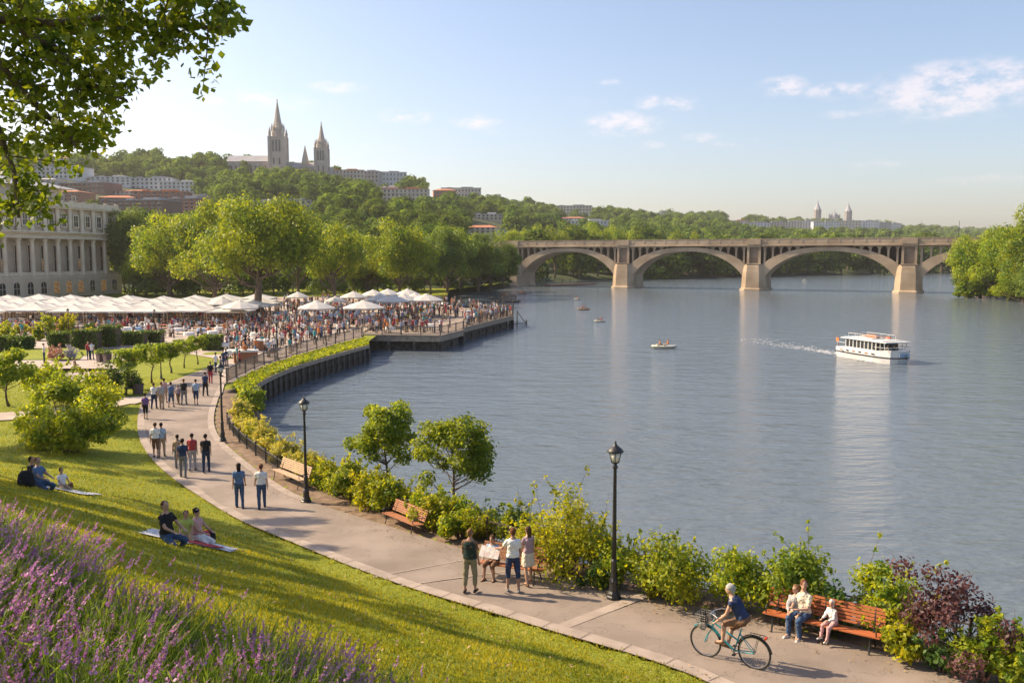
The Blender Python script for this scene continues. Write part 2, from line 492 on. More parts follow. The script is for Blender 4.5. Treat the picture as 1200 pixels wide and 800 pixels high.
def sheet(name, pts, z, m):
    o = MB().add([(p[0], p[1], z) for p in pts], [tuple(range(len(pts)))]).build(name, m)
    if o.data.polygons[0].normal.z < 0: o.data.flip_normals()
    o['kind'] = 'structure'
    return o
T2 = lambda px, py: onz(px, py, 2.0)[:2]
# terrace paving (level ground at z = 2)
fl = [tuple(p) for p in FENCE2]
sheet('terrace_paving', [(-190, 92), T2(0,409), T2(190,409), T2(262,422), T2(257,427), T2(258,470), tuple(RW[-6])]+fl+[T2(427,388), (-19.0,135), (-16.5,170), T2(519,351), (-18,215), (-80,205), (-260,205), (-260,92)], 2.03, M['paving'])
# land under the terrace and the trees behind it
sheet('terrace_ground', [(-260, 84), (-60, 84), (-31, 94.9), tuple(WALL[-3]), (-17.2,104), (-18.0,135), (-15.5,170), (-15.5,200), (-19,258), (-8,300), (0,336), (-60,345), (-320,345), (-320,84)], 1.9, M['grass'])
# side path and garden paving on the left
def drape(name, pxs, w, m, lift=.06, n=40):
    C = smooth_poly([hit(*p)[:2] for p in pxs], 2); C = resample(C, n)
    A = offset(C, w/2); B = offset(C, -w/2)
    A2 = resample(A, n); B2 = resample(B, n)
    # 5 rows across so that the sheet follows the slope
    rows = [A+(B-A)*t for t in np.linspace(0, 1, 5)]
    V = np.vstack(rows); z = Hn(V)+lift
    V = np.column_stack([V, z]); F = []
    for r in range(4):
        i = np.arange(n-1)+r*n
        F.append(np.stack([i, i+1, i+n+1, i+n], 1))
    F = np.vstack(F)
    nr = np.cross(V[F[:, 1]]-V[F[:, 0]], V[F[:, 3]]-V[F[:, 0]])[:, 2]
    if nr.mean() < 0: F = F[:, ::-1]
    link(name, arrmesh(V, F, m, name, None, True))['kind'] = 'structure'
drape('side_path', [(172,470),(145,469),(100,478),(40,487),(-60,492)], 3.0, M['paving'])
drape('garden_path', [(95,448),(112,436),(118,428),(125,422),(130,415)], 4.2, M['paving'])
sheet('garden_paving', [T2(-60,421), T2(98,421), T2(142,424), T2(150,431), T2(135,436), T2(-60,436)], 2.33, M['paving'])

# water
def watermat():
    m = bpy.data.materials.new('river_water'); m.use_nodes = True
    nt = m.node_tree; N = nt.nodes; L = nt.links; b = N['Principled BSDF']
    b.inputs['Base Color'].default_value = (.125, .155, .185, 1)
    b.inputs['Roughness'].default_value = .07; b.inputs['IOR'].default_value = 1.333
    tc = N.new('ShaderNodeTexCoord')
    def noise(sc_, scale, det, rot=0.):
        mp = N.new('ShaderNodeMapping'); mp.inputs['Scale'].default_value = sc_; mp.inputs['Rotation'].default_value = (0, 0, rot)
        n = N.new('ShaderNodeTexNoise'); n.inputs['Scale'].default_value = scale; n.inputs['Detail'].default_value = det; n.inputs['Roughness'].default_value = .55
        L.new(tc.outputs['Object'], mp.inputs[0]); L.new(mp.outputs[0], n.inputs[0])
        return n.outputs[0]
    a = noise((.5, 1.2, 1), 1.4, 7, .12); c = noise((.40, 1.0, 1), .48, 4, -.15); d = noise((.6, 1, 1), .03, 2)
    s1 = N.new('ShaderNodeMath'); s1.operation = 'MULTIPLY_ADD'; L.new(c, s1.inputs[0]); s1.inputs[1].default_value = 1.9; L.new(a, s1.inputs[2])
    bp = N.new('ShaderNodeBump'); bp.inputs['Distance'].default_value = .19
    st = N.new('ShaderNodeMapRange'); L.new(d, st.inputs[0]); st.inputs[1].default_value = .35; st.inputs[2].default_value = .7; st.inputs[3].default_value = .75; st.inputs[4].default_value = 1.0
    L.new(st.outputs[0], bp.inputs['Strength']); L.new(s1.outputs[0], bp.inputs['Height']); L.new(bp.outputs[0], b.inputs['Normal'])
    return m
M['water'] = watermat()
wm = MB()
wm.add([(-2500, -60, 0), (5000, -60, 0), (5000, 3600, 0), (-2500, 3600, 0)], [(0,1,2,3)])
wm.build('river', M['water'])['kind'] = 'structure'

# hills as one polar sheet
M['hill'] = mat('hill_ground', (.03, .05, .015), .95, (.06, .075, .025), .03, .0)
aa = np.linspace(-1.6, 1.6, 161); tt = np.r_[np.linspace(-.12, 1.2, 60), 1.5, 2., 3.]
A_, T_ = np.meshgrid(aa, tt)
yb = np.interp(A_, HA, HB); yr = np.interp(A_, HA, HR)
Yh = yb+(yr-yb)*T_; Yh = np.minimum(Yh, 3900.); Xh = A_*Yh
Zh = hillz(Xh, Yh)
Zh = np.where(T_ > 2.5, -5, Zh)
V = np.column_stack([Xh.ravel(), Yh.ravel(), Zh.ravel()]); nx = len(aa)
i, j = np.meshgrid(np.arange(nx-1), np.arange(len(tt)-1)); a = (j*nx+i).ravel()
F = np.stack([a, a+1, a+nx+1, a+nx], 1)
link('hills', arrmesh(V, F, M['hill'], 'hills', None, True))['kind'] = 'structure'
# right bank
rb = [(137,259),(150,232),(170,205),(205,170),(260,130),(420,130),(420,330),(190,330),(150,285)]
bk = MB(); c0 = np.array([300., 230.])
pr = [((np.array(p)-c0)*1.0+c0) for p in rb]; pi_ = [((np.array(p)-c0)*.94+c0) for p in rb]
n = len(rb)
bk.add([(p[0], p[1], -.6) for p in pr]+[(p[0], p[1], 1.6) for p in pi_], [(k, (k+1) % n, n+(k+1) % n, n+k) for k in range(n)]+[tuple(range(n, 2*n))])
bk.build('river_bank', M['soil'])['kind'] = 'structure'
# ------------------------------------------------------------------ foliage
def leaves(C, Rr, n, size, rng, shell=.55, flat=.0, asp=.55, jit=.35, out=.55):
    """n leaf faces spread through the volumes of clumps (centres C, radii Rr)"""
    C = np.asarray(C, float); Rr = np.asarray(Rr, float)
    if Rr.ndim == 1: Rr = np.column_stack([Rr]*3)
    wgt = Rr.prod(1)**(2/3); wgt /= wgt.sum()
    k = rng.choice(len(C), n, p=wgt)
    u = rng.normal(size=(n, 3)); u /= np.linalg.norm(u, axis=1)[:, None]
    r = shell+(1-shell)*rng.random(n)**.7
    r *= 1+jit*rng.normal(size=n)*.4
    P = C[k]+u*Rr[k]*r[:, None]
    N = u*out+rng.normal(size=(n, 3))*(.6 if out < 1 else .32); N[:, 2] += .35+flat
    N /= np.linalg.norm(N, axis=1)[:, None]
    a = rng.normal(size=(n, 3)); a -= N*(a*N).sum(1)[:, None]; a /= np.linalg.norm(a, axis=1)[:, None]
    b = np.cross(N, a)
    s = size*(.65+.7*rng.random(n))[:, None]
    V = np.empty((n, 4, 3))
    V[:, 0] = P-a*s*.5; V[:, 1] = P+b*s*asp*.5+N*s*.06; V[:, 2] = P+a*s*.5; V[:, 3] = P-b*s*asp*.5+N*s*.06
    F = np.arange(n*4).reshape(n, 4)
    return V.reshape(-1, 3), F
def crown_clumps(rng, n, rx, rz, cz, base=.25, rr=(.26, .42), bite=.15):
    """clump centres filling an uneven crown"""
    C = []; Q = []
    for i in range(n):
        for _ in range(20):
            u = rng.normal(size=3); u /= np.linalg.norm(u)
            if u[2] > -.62: break
        r = .45+.38*rng.random()**.6
        r *= 1+rng.normal()*bite
        C.append([u[0]*rx*r, u[1]*rx*r, cz+u[2]*rz*r])
        q = rx*(rr[0]+(rr[1]-rr[0])*rng.random())
        Q.append([q, q, q*.8])
    return np.array(C), np.array(Q)
def tree_parts(seed, h, rx, trunk_h, nclump, nleaf, leaf, tr=.25, bite=.15, rr=(.26,.42), shell=.35, out=.55):
    """returns (wood MB, leaf V, F): tapered trunk with limbs to the clumps"""
    rng = np.random.default_rng(seed)
    rz = (h-trunk_h)/2*1.02; cz = trunk_h+rz
    C, Q = crown_clumps(rng, nclump, rx, rz, cz, bite=bite, rr=rr)
    w = MB()
    top = np.array([rng.normal()*.03*h, rng.normal()*.03*h, cz+rz*.35])
    pts = []; rad = []
    for i in range(7):
        t = i/6
        pts.append((top[0]*t+rng.normal()*.012*h*(0 < i), top[1]*t+rng.normal()*.012*h*(0 < i), top[2]*t)); rad.append(tr*(1.35-.35*min(1, i)) * (1-.82*t))
    w.tube(pts, rad, 9)
    for c in C:
        t = min(.92, max(trunk_h/top[2]*.8, (c[2]-rz*.55)/top[2]))
        i = t*6; a = int(i); f = i-a
        p0 = np.array(pts[a])*(1-f)+np.array(pts[min(a+1, 6)])*f
        r0 = tr*(1-.8*t)*.55
        mid = p0*.5+c*.5+np.array([0, 0, -.06*rx])+rng.normal(size=3)*.05*rx
        w.tube([p0, mid, c], [r0, r0*.55, r0*.12], 5, cap=False)
        for _ in range(2):
            e = c+rng.normal(size=3)*Q[0][0]*.55
            w.tube([mid, (mid+e)/2+rng.normal(size=3)*.03*rx, e], [r0*.4, r0*.22, r0*.06], 4, cap=False)
    V, F = leaves(C, Q, nleaf, leaf, rng, shell=shell, out=out)
    return w, V, F
def make_tree(name, seed, h, rx, trunk_h, nclump, nleaf, leaf, lm, loc=(0,0,0), label=None, cat='tree', group=None, rz=0, woodm='bark', **k):
    w, V, F = tree_parts(seed, h, rx, trunk_h, nclump, nleaf, leaf, **k)
    t = empty(name, loc, rz, label, cat, group)
    w.build('trunk', M[woodm], t, True)
    link('crown', arrmesh(V, F, lm, 'crown'), t)
    return t
def shrub_parts(seed, w, h, n, leaf, ncl=12, d=None, asp=.55):
    rng = np.random.default_rng(seed); d = d or w
    C = []; Q = []; st = MB()
    for i in range(ncl):
        an = rng.random()*2*PI; r = rng.random()**.55
        z = h*(.22+.62*rng.random()*(1-.55*r*r))
        c = [math.cos(an)*r*w*.38, math.sin(an)*r*d*.38, z]
        q = min(w, h)*(.13+.10*rng.random())
        C.append(c); Q.append([q*1.25, q*1.15, q])
        st.tube([(c[0]*.15, c[1]*.15, 0), (c[0]*.5, c[1]*.5, z*.55), c], [.025, .016, .006], 4, cap=False)
    C = np.array(C); Q = np.array(Q)
    V, F = leaves(C, Q, n, leaf, rng, shell=.25, asp=asp)
    # shoots that break the outline
    m = 14; SV = []; 
    for i in range(m):
        c = C[rng.integers(len(C))]; u = rng.normal(size=3); u[2] = abs(u[2])+.8; u /= np.linalg.norm(u)
        L_ = h*(.18+.2*rng.random())
        e = c+u*(Q[0][0]+L_)
        st.tube([c, (c+e)/2, e], [.010, .007, .003], 3, cap=False)
        tt = rng.random(10)
        SV.append(c+(e-c)*(.4+.6*tt[:, None])+rng.normal(size=(10, 3))*leaf*.3)
    SC = np.vstack(SV); V2, F2 = leaves(SC, np.full(len(SC), leaf*.4), len(SC)*2, leaf, rng, asp=asp)
    F2 = F2+len(V); V = np.vstack([V, V2]); F = np.vstack([F, F2])
    V[:, 2] = np.maximum(V[:, 2], .02)
    return st, V, F
def make_shrub(name, seed, w, h, n, leaf, lm, loc, label, cat='shrub', group=None, rz=0, ncl=12, d=None, asp=.55, stem='bark'):
    st, V, F = shrub_parts(seed, w, h, n, leaf, ncl, d, asp)
    t = empty(name, loc, rz, label, cat, group)
    st.build('stem', M[stem], t, True)
    link('foliage', arrmesh(V, F, lm, 'foliage'), t)
    return t

# ---- overhanging tree at the top left, standing beside the camera
def over_tree():
    rng = np.random.default_rng(5)
    bx, by = -9.6, 9.2
    bz = H(bx, by)
    t = empty('broadleaf_tree', (bx, by, bz), 0, 'large tree whose leafy branch overhangs the top left corner of the view', 'tree')
    w = MB()
    w.tube([(0,0,0),(.1,.0,1.5),(.0,.1,3.2),(.2,-.1,5.0),(.4,0,7.5)], [.42,.33,.29,.25,.16], 12)
    C = []; Q = []
    # limbs reach out over the view; ends given in world metres
    def W(px, py, Y): 
        x, y, d = ray(px, py); q = Y/y
        return np.array([x*q-bx, Y-by, CAMZ+d*q-bz])
    limbs = [([(-30,20),(60,28),(130,20),(200,28),(262,34)], 9.0), ([(-20,10),(70,60),(110,100),(148,118)], 9.4),
             ([(-40,30),(30,110),(70,150),(88,170)], 9.8), ([(-60,60),(-10,130),(16,200),(22,255)], 10.4), ([(-40,-60),(90,-40),(190,-25),(250,-10)], 8.7),
             ([(-60,-20),(40,10),(100,60)], 10.2), ([(-60,-90),(60,-90),(150,-90)], 9.6)]
    for pts, Y in limbs:
        P = [W(px, py, Y+rng.normal()*.15) for px, py in pts]
        w.tube([np.array([.1, 0, 4.4]), (P[0]+np.array([0, 0, 4.2]))/2]+P, [.15, .10, .06, .04, .028, .018, .012, .008][:len(P)+2], 7)
        for a, b in zip(P[:-1], P[1:]):
            k = 9
            for j in range(k):
                p = a+(b-a)*(j+rng.random())/k
                u = rng.normal(size=3)*np.array([1, .8, .6]); u[2] -= .2; u /= np.linalg.norm(u)
                L_ = .25+.5*rng.random()
                e = p+u*L_
                w.tube([p, (p+e)/2+rng.normal(size=3)*.03, e], [.010, .007, .003], 4, cap=False)
                for q in range(3):
                    c = p+(e-p)*(.3+.35*q); C.append(c); Q.append(.13+.10*rng.random())
    w.build('trunk', M['bark'], t, True)
    V, F = leaves(np.array(C), np.array(Q), len(C)*17, .092, rng, shell=.15, asp=.68, flat=-.1)
    # the rest of the crown, off the picture to the left and above
    C2, Q2 = crown_clumps(rng, 46, 4.0, 3.0, 7.6, rr=(.2, .3))
    C2[:, 0] -= 1.8; C2[:, 1] += .2
    ok = []
    for c in C2:
        q = c+np.array([bx, by, bz]); 
        ok.append(q[0]/q[1] < -.72)
    V2, F2 = leaves(C2[ok], Q2[ok], 4500, .12, rng, shell=.3, asp=.68)
    V = np.vstack([V, V2]); F = np.vstack([F, F2+len(V)-len(V2)])
    link('crown', arrmesh(V, F, M['leaf_over'], 'crown'), t)
over_tree()
# ---- trees up the slope, left of the frame, whose shadows lie on the lawn
st0 = make_tree('park_tree', 21, 16.0, 4.8, 6.5, 22, 9000, .26, M['leaf_tree'], (-24, 31.5, H(-24, 31.5)), 'tall park tree on the lawn left of the picnickers', 'tree', 'park trees shading the lawn', tr=.3, rr=(.13, .22))
st0.scale = (.78, .78, .72)
for i, (x, y, s, lb) in enumerate([(-18.3, 23.6, .58, 'park tree up the slope behind the lavender'), (-33.5, 43, .85, 'park tree beyond the picnic lawn at the far left'), (-28, 26, .8, 'park tree furthest up the slope from the path'), (-22, 27.2, .62, 'slender park tree between the taller ones'), (-13.4, 17.4, .42, 'smallest park tree on the upper lawn'), (-16, 20.6, .6, 'park tree just up the slope from the smallest one')]):
    copy_tree(st0, None, (x, y, H(x, y)), i*1.9+.6, s, lb)

# ---- two young trees by the water
p = hit(448, 583); p = (-5.25, 34.6); make_tree('young_tree', 31, 5.0, 1.6, 2.0, 40, 8000, .15, M['leaf_young'], (p[0], 34.6, H(p[0], 34.6)-.1), 'young broadleaf tree by the water behind the wooden bench, the left one of two', 'tree', tr=.085, bite=.13, rr=(.19, .29))
make_tree('young_tree', 35, 4.85, 1.8, 2.0, 40, 8000, .15, M['leaf_young'], (-2.15, 31.6, H(-2.15, 31.6)-.1), 'young broadleaf tree by the water with its bare trunk showing, the right one of two', 'tree', tr=.085, bite=.13, rr=(.19, .29))

# ---- shrubs of the waterside planting: (px, py base, Y-less), width px, height px
def sh(px, py, wpx, hpx, name, lm, label, leaf=.11, n=2600, ncl=14, seed=None, cat='shrub', group=None, back=0., asp=.55):
    x, y, z = hit(px, py, 12, 90)
    dist = y
    if back:
        x += back*.45; y += back*.9; z = H(x, y)
    w = wpx/1000*dist; h = hpx/1000*dist
    return make_shrub(name, seed or (px*7+py), w, h, n, leaf, lm, (x, y, z-.05), label, cat, group, ncl=ncl, asp=asp)
Lf = M['leaf_shrub']; Ly = M['leaf_yellow']; Ld = M['leaf_deep']
sh(660,672,136,118,'flowering_shrub',Ly,'big yellow-green shrub behind the group with the map',.12,5200,26)
sh(722,690,60,80,'shrub',Lf,'green shrub directly behind the nearest street lamp',.11,2400,14)
sh(700,690,60,36,'shrub',Ld,'low dark shrub left of the nearest street lamp',.10,1500,10)
sh(782,702,108,100,'shrub',Lf,'tall green shrub just right of the nearest street lamp',.12,4000,22)
sh(762,702,26,36,'small_shrub',Ly,'small yellowish shrub against the railing right of the nearest lamp',.10,420,6)
sh(858,716,86,84,'shrub',Lf,'green shrub behind the cyclist',.11,3400,18)
sh(925,722,100,104,'shrub',M['leaf_young'],'taller green shrub behind the left end of the red bench',.12,4000,20)
sh(975,742,60,62,'shrub',Ld,'dark green shrub behind the middle of the red bench',.11,2000,12)
sh(1034,758,96,104,'shrub',Lf,'loose green shrub behind the right end of the red bench',.12,3600,20,back=.9)
sh(1062,774,52,88,'flowering_shrub',Ly,'yellow-leaved shrub between the red bench and the purple shrub',.12,1900,12)
sh(1150,800,80,92,'shrub',Lf,'green shrub behind the purple-leaved shrub',.12,2600,14)
sh(1196,812,60,104,'shrub',Lf,'bright green shrub at the right edge of the picture',.13,2600,14)
sh(1105,788,60,60,'shrub',Ld,'dark shrub low behind the purple-leaved shrub',.11,1700,12)
for i,(a,b,c,d,nm,lm,lb) in enumerate([
  (300,520,30,26,'ornamental_grass',M['leaf_straw'],'pale ornamental shrub at the bend of the railing'),
  (283,505,26,24,'ornamental_grass',M['leaf_straw'],'pale ornamental shrub beside the second street lamp'),
  (270,488,22,20,'ornamental_grass',M['leaf_straw'],'pale ornamental shrub nearest the promenade'),
  (322,540,34,28,'ornamental_grass',M['leaf_straw'],'pale ornamental shrub behind the small railing'),
  (344,556,40,30,'ornamental_grass',M['leaf_straw'],'pale ornamental shrub behind the pale bench'),
  (372,572,44,40,'shrub',Ly,'yellow-green shrub behind the third street lamp from the right'),
  (392,588,46,44,'shrub',Lf,'green hedge shrub right of the middle street lamp'),
  (420,598,46,46,'shrub',Ly,'yellow-green hedge shrub left of the small wooden bench'),
  (446,606,44,44,'shrub',Lf,'green hedge shrub at the left end of the small wooden bench'),
  (478,618,46,46,'shrub',Lf,'green hedge shrub behind the small wooden bench'),
  (503,627,42,42,'shrub',Ly,'yellow-green hedge shrub at the right end of the small wooden bench'),
  (525,635,40,40,'shrub',Lf,'pale green shrub left of the man in the dark vest')]):
    sh(a,b+3,c*1.35,d*1.2,nm,lm,lb,.13 if nm=='shrub' else .2,2700 if nm=='shrub' else 2300,14,asp=.55 if nm=='shrub' else .2,back=.85 if nm=='shrub' else .8)
for i,(a,b,c,d,lm,lb,bk_) in enumerate([
  (360,566,44,36,Ly,'yellow-green shrub right of the pale bench',1.2),(382,578,44,38,Lf,'green shrub between the middle lamp and the young trees',1.9),(406,594,44,40,Lf,'light green hedge shrub just right of the middle lamp',1.0),(433,602,46,42,Lf,'light green hedge shrub before the left young tree',1.2),(462,612,44,42,Ly,'yellow-green hedge shrub before the left young tree',1.2),(490,622,44,40,Lf,'light green hedge shrub below the gap between the young trees',1.3),(516,632,44,42,Lf,'light green hedge shrub before the right young tree',1.2),(545,640,40,38,Ly,'yellow-green shrub behind the person in the dark vest',.7),
  (410,585,50,36,M['hedge'],'dark shrub behind the hedge left of the young trees',1.2),
  (495,612,46,36,Ld,'dark shrub at the foot of the left young tree',1.2),
  (552,632,52,46,Ld,'feathery dark green shrub right of the young trees',.9),
  (588,642,54,50,Ld,'feathery dark green shrub behind the bench with the map group',.9),
  (612,655,40,40,Ld,'dark green shrub left of the big yellow-green shrub',.3),
  (455,598,40,34,M['hedge'],'mid green shrub at the water behind the small wooden bench',1.4)]):
    sh(a,b,c,d,'shrub',lm,lb,.11,1900,12,back=bk_,asp=.4)
for (a,b,Y) in [(290,476,0)]:
    x,y,z = onz(291,484,.9); make_shrub('shrub', 77, 2.9, 2.3, 2600, .2, M['leaf_young'], (x,y,z-.2), 'round green shrub leaning over the water by the second street lamp', 'shrub', ncl=14)
# continuous low hedge band behind the railing
hb = offset(RR, -LEFT*1.7); hb = hb[(hb[:, 1] > 24.5) & (hb[:, 1] < 56)]
nb_ = int(np.hypot(*np.diff(hb, axis=0).T).sum()/.85); hb = resample(hb, nb_)
hp = []
for i in range(5):
    st_, V_, F_ = shrub_parts(700+i, 1.35, .95, 1500, .12, 11); hp.append((st_.mesh(M['bark'], True), [arrmesh(V_, F_, m_, 'foliage') for m_ in (Lf, Ly, M['leaf_straw'], Ld)]))
hr_ = np.random.default_rng(5)
for i, p_ in enumerate(hb):
    x, y = p_+hr_.normal(size=2)*.12; far_ = y > 37.5
    k_ = int(hr_.integers(0, 5)); mi_ = (2 if hr_.random() < .75 else 1) if far_ else int(hr_.choice([0, 1, 0, 3], p=[.4, .3, .2, .1]))
    e = empty('hedge_shrub', (x, y, H(x, y)-.05), hr_.random()*6.28, 'low shrub in the continuous planting band between the path railing and the water', 'shrub', 'low shrubs of the planting band')
    link('stem', hp[k_][0], e); link('foliage', hp[k_][1][mi_], e); s_ = .85+.35*hr_.random(); e.scale = (s_, s_, s_*(.8 if far_ else 1))
# purple shrub
x, y, z = hit(1116, 793, 10, 40)
make_tree('purple_shrub', 91, 2.15, 1.15, .45, 26, 3400, .095, M['leaf_purple'], (x, y, z-.03), 'purple-leaved shrub with thin dark stems at the lower right', 'shrub', tr=.045, bite=.4, rr=(.2,.36))

# ---- bushes on the left lawn
def lb_(px, py, wpx, hpx, lm, label, leaf=.16, n=3200, ncl=18, name='bush'):
    x, y, z = hit(px, py, 12, 90)
    return make_shrub(name, px*3+py, wpx/1000*y, hpx/1000*y, n, leaf, lm, (x, y, z-.08), label, 'bush', ncl=ncl)
lb_(84,530,122,60,M['leaf_shrub'],'large bush on the lawn closest to the picnickers',.2,5200,26)
lb_(52,520,72,52,M['leaf_shrub'],'bush at the left end of the lawn bush cluster',.2,2800,16)
lb_(120,505,64,64,M['leaf_shrub'],'bright bush at the right end of the lawn bush cluster, beside the path',.2,3000,16)
lb_(70,488,66,58,M['leaf_young'],'tallest light green bush in the middle of the lawn bush cluster',.22,3400,18)
lb_(110,478,60,50,M['leaf_shrub'],'bush behind the cluster next to the side path',.22,2400,14)
lb_(140,462,46,42,M['hedge'],'rounded dark green bush beside the side path',.2,2600,14)
lb_(52,462,52,48,M['leaf_shrub'],'bush behind the cluster near the garden plaza',.24,2000,12)
x,y,z = hit(10,476,12,90)
make_tree('garden_tree', 51, 3.6, 1.75, .9, 20, 3000, .24, M['leaf_young'], (x,y,z), 'small round tree at the left edge beyond the lawn bushes', 'tree', tr=.08)
# lollipop trees
lp = None
for (px, py, top, w, lb) in [(152,455,404,34,'small clipped tree nearest the side path'),(178,449,398,36,'clipped tree with the street lamp beside it'),(201,437,398,34,'clipped tree third from the path in the lawn row'),
                         (216,431,394,26,'clipped tree fourth in the row on the triangular lawn'),(232,427,390,24,'clipped tree at the terrace end of the lawn row')]:
    x, y, z = hit(px, py, 30, 120)
    h = (py-top)/1000*y
    if lp is None:
        lp = make_tree('clipped_tree', 61, 3.4, 1.15, 1.05, 24, 2600, .2, M['leaf_young'], (x, y, z), lb, 'tree', 'clipped trees in a row on the small lawn', tr=.07, bite=.08); s0 = lp
        lp.scale = (w/1000*y/2.3,)*2+(h/3.4,)
    else:
        copy_tree(lp, None, (x, y, z), px, (w/1000*y/2.3, w/1000*y/2.3, h/3.4), lb)
# hedges of the garden
def hedge(px0, px1, py, hh, label, dep=1.6, z=2.05, name='hedge'):
    a = T2(px0, py); b = T2(px1, py); L_ = math.hypot(b[0]-a[0], b[1]-a[1])
    rng = np.random.default_rng(px0+py)
    n = int(260*L_*hh/1.2)
    V0 = np.column_stack([rng.uniform(-L_/2, L_/2, n), rng.uniform(-dep/2, dep/2, n), rng.uniform(.05, hh, n)])
    f = rng.integers(0, 3, n); V0[f == 0, 2] = hh+rng.normal(size=(f == 0).sum())*.05; V0[f == 1, 1] = -dep/2+rng.normal(size=(f == 1).sum())*.05; V0[(f == 2)&(rng.random(n) < .5), 1] = dep/2
    V, F = leaves(V0, np.full(n, .08), n*2, .24, rng)
    t = empty(name, ((a[0]+b[0])/2, (a[1]+b[1])/2, z), math.atan2(b[1]-a[1], b[0]-a[0]), label, 'hedge')
    MB().box((0, 0, hh*.45), (L_-.3, dep-.35, hh*.9)).build('branch_core', M['bark'], t)
    link('foliage', arrmesh(V, F, M['hedge'], 'foliage'), t)
hedge(-40, 36, 412, 1.5, 'clipped hedge at the far left of the garden, left of the pavilion planting')
hedge(60, 86, 407, 1.6, 'short clipped hedge behind the flower sculpture')
hedge(88, 118, 408, 1.9, 'tall clipped hedge behind the statue-like standing couple')
hedge(120, 141, 406, 2.2, 'tallest square-cut hedge block in the garden')
hedge(143, 172, 404, 1.4, 'low hedge between the garden and the clipped trees')
hedge(172, 192, 402, 1.3, 'low hedge at the terrace edge behind the clipped trees')
hedge(238, 262, 410, 1.5, 'hedge at the terrace corner by the promenade tables')
for (px, py, w, h, lb, lm) in [(58,395,22,28,'yellow-green conical shrub left of the brightest cone','leaf_shrub'),(78,395,22,34,'bright yellow-green conical shrub in front of the canopies','leaf_yellow'),
                           (112,398,18,14,'round yellow-green shrub behind the garden hedges','leaf_yellow'),(104,394,12,18,'dark pointed shrub among the cafe tables','leaf_deep'),(44,399,14,14,'small yellow shrub by the tall hedge near the cone shrubs','leaf_shrub'),(92,404,12,10,'low round shrub between the hedges','leaf_yellow'),(30,392,30,12,'low flowering shrub before the canopies','leaf_yellow'),
                           (10,400,30,20,'green shrub at the left edge before the canopies','leaf_shrub'),(30,412,20,20,'dark shrub by the garden lawn','leaf_deep'),(0,395,20,16,'bushy shrub at the far left under the canopies','leaf_shrub')]:
    x, y, _ = onz(px, py, 2.03)
    make_shrub('garden_shrub', px*5+py, w/1000*y, h/1000*y, 1200, .28, M[lm], (x, y, 2.03), lb, 'shrub', ncl=10)

# ---- trees behind the terrace: (px, base Y, top py, width px, material, label)
variants = []
for s in range(5):
    w, V, F = tree_parts(100+s, 20, 9.5, 1.9, 44, 17000, .60, tr=.5, rr=(.24, .36), bite=.17, shell=.62, out=.9)
    variants.append((w.mesh(M['bark'], True), arrmesh(V, F, M['leaf_bank'], 'crown'), arrmesh(V, F, M['leaf_dark'], 'crown_dark')))
big_crown = variants[0][1].copy(); big_crown.materials[0] = M['leaf_big']
def bank_tree(px, Y, top, wpx, dark, label, group, v=None, z=2.0, name='tree', sink=0.):
    x = atY(px, Y)[0]; d = math.hypot(x*0+Y, 0)
    h = zpix(top, Y)-z; w = wpx/1000*Y
    t = empty(name, (x, Y, z-sink), (px*.37) % 6.28, label, 'tree', group)
    k = variants[(v if v is not None else int(px)) % 5]
    a = link('trunk', k[0], t); b = link('crown', (k[1], k[2], big_crown)[dark], t)
    t.scale = (w/18.5, w/18.5, h/19.6)
    return t
G = 'trees standing behind the terrace'
bx_ = atY(307, 139)[0]; make_tree('tree', 404, 19.2, 9.9, 4.6, 46, 24000, .50, M['leaf_big'], (bx_, 139, 2.0), 'big spreading tree with a thick trunk among the terrace crowd', 'tree', G, tr=.75, rr=(.24, .36), bite=.12, shell=.6, out=.9)
for a in [(252,186,232,84,0,'light green tree behind the big terrace tree, on its left',1),(200,205,256,84,0,'broad tree between the columned building and the big terrace tree',2),
          (157,228,248,52,1,'dark tree directly right of the columned building',3),(172,215,282,46,0,'lower light green tree near the columned building',4),(393,185,256,72,0,'tree immediately right of the big terrace tree',4),
          (350,215,246,60,1,'darker tree behind the big terrace tree, on its right',3),(432,218,276,58,0,'grey-green tree second right of the big terrace tree',1),(468,206,262,76,0,'broad light green tree behind the round parasols',2),
          (505,225,274,50,1,'narrow darker tree behind the round parasols',0),(524,232,268,60,1,'dark green tree near the end of the parasols',3),(560,244,272,66,1,'dark green tree close to the bridge end',1),
          (590,262,284,44,1,'dark tree touching the left end of the bridge',2),(540,262,276,50,0,'light tree seen between two darker trees near the bridge',4),(228,232,254,60,0,'tree at the back between the building and the big tree',3),
          (282,240,250,70,1,'dark tree far behind the big terrace tree',2),(415,243,270,60,1,'dark tree at the back behind the parasols',0),(485,252,268,60,0,'tree at the back right of the parasols',1),(138,243,262,40,0,'tree peeking past the corner of the columned building',0)]:
    bank_tree(a[0], a[1], a[2], a[3], a[4], a[5], G, a[6])
G = 'trees on the right bank'
for i, a in enumerate([(1145,246,262,66,0,'leaning bank tree nearest the bridge on the right bank',0),(1178,236,256,76,0,'tall bank tree second from the bridge on the right bank',1),(1208,222,236,90,0,'tallest bank tree at the right edge',2),
          (1134,252,284,44,1,'low tree overhanging the water on the right bank',3),(1165,240,300,54,1,'low dark tree at the waterline of the right bank',4),(1195,226,300,60,0,'low light green tree at the waterline of the right bank',1),
          (1250,215,240,110,1,'bank tree beyond the right edge',3),(1215,205,300,70,1,'low dark tree at the waterline by the right edge',0),(1230,240,244,90,0,'tree at the back of the right bank',4)]):
    t_ = bank_tree(a[0]+4, a[1], a[2], a[3], a[4], a[5], G, a[6], z=1.2, sink=2.2)
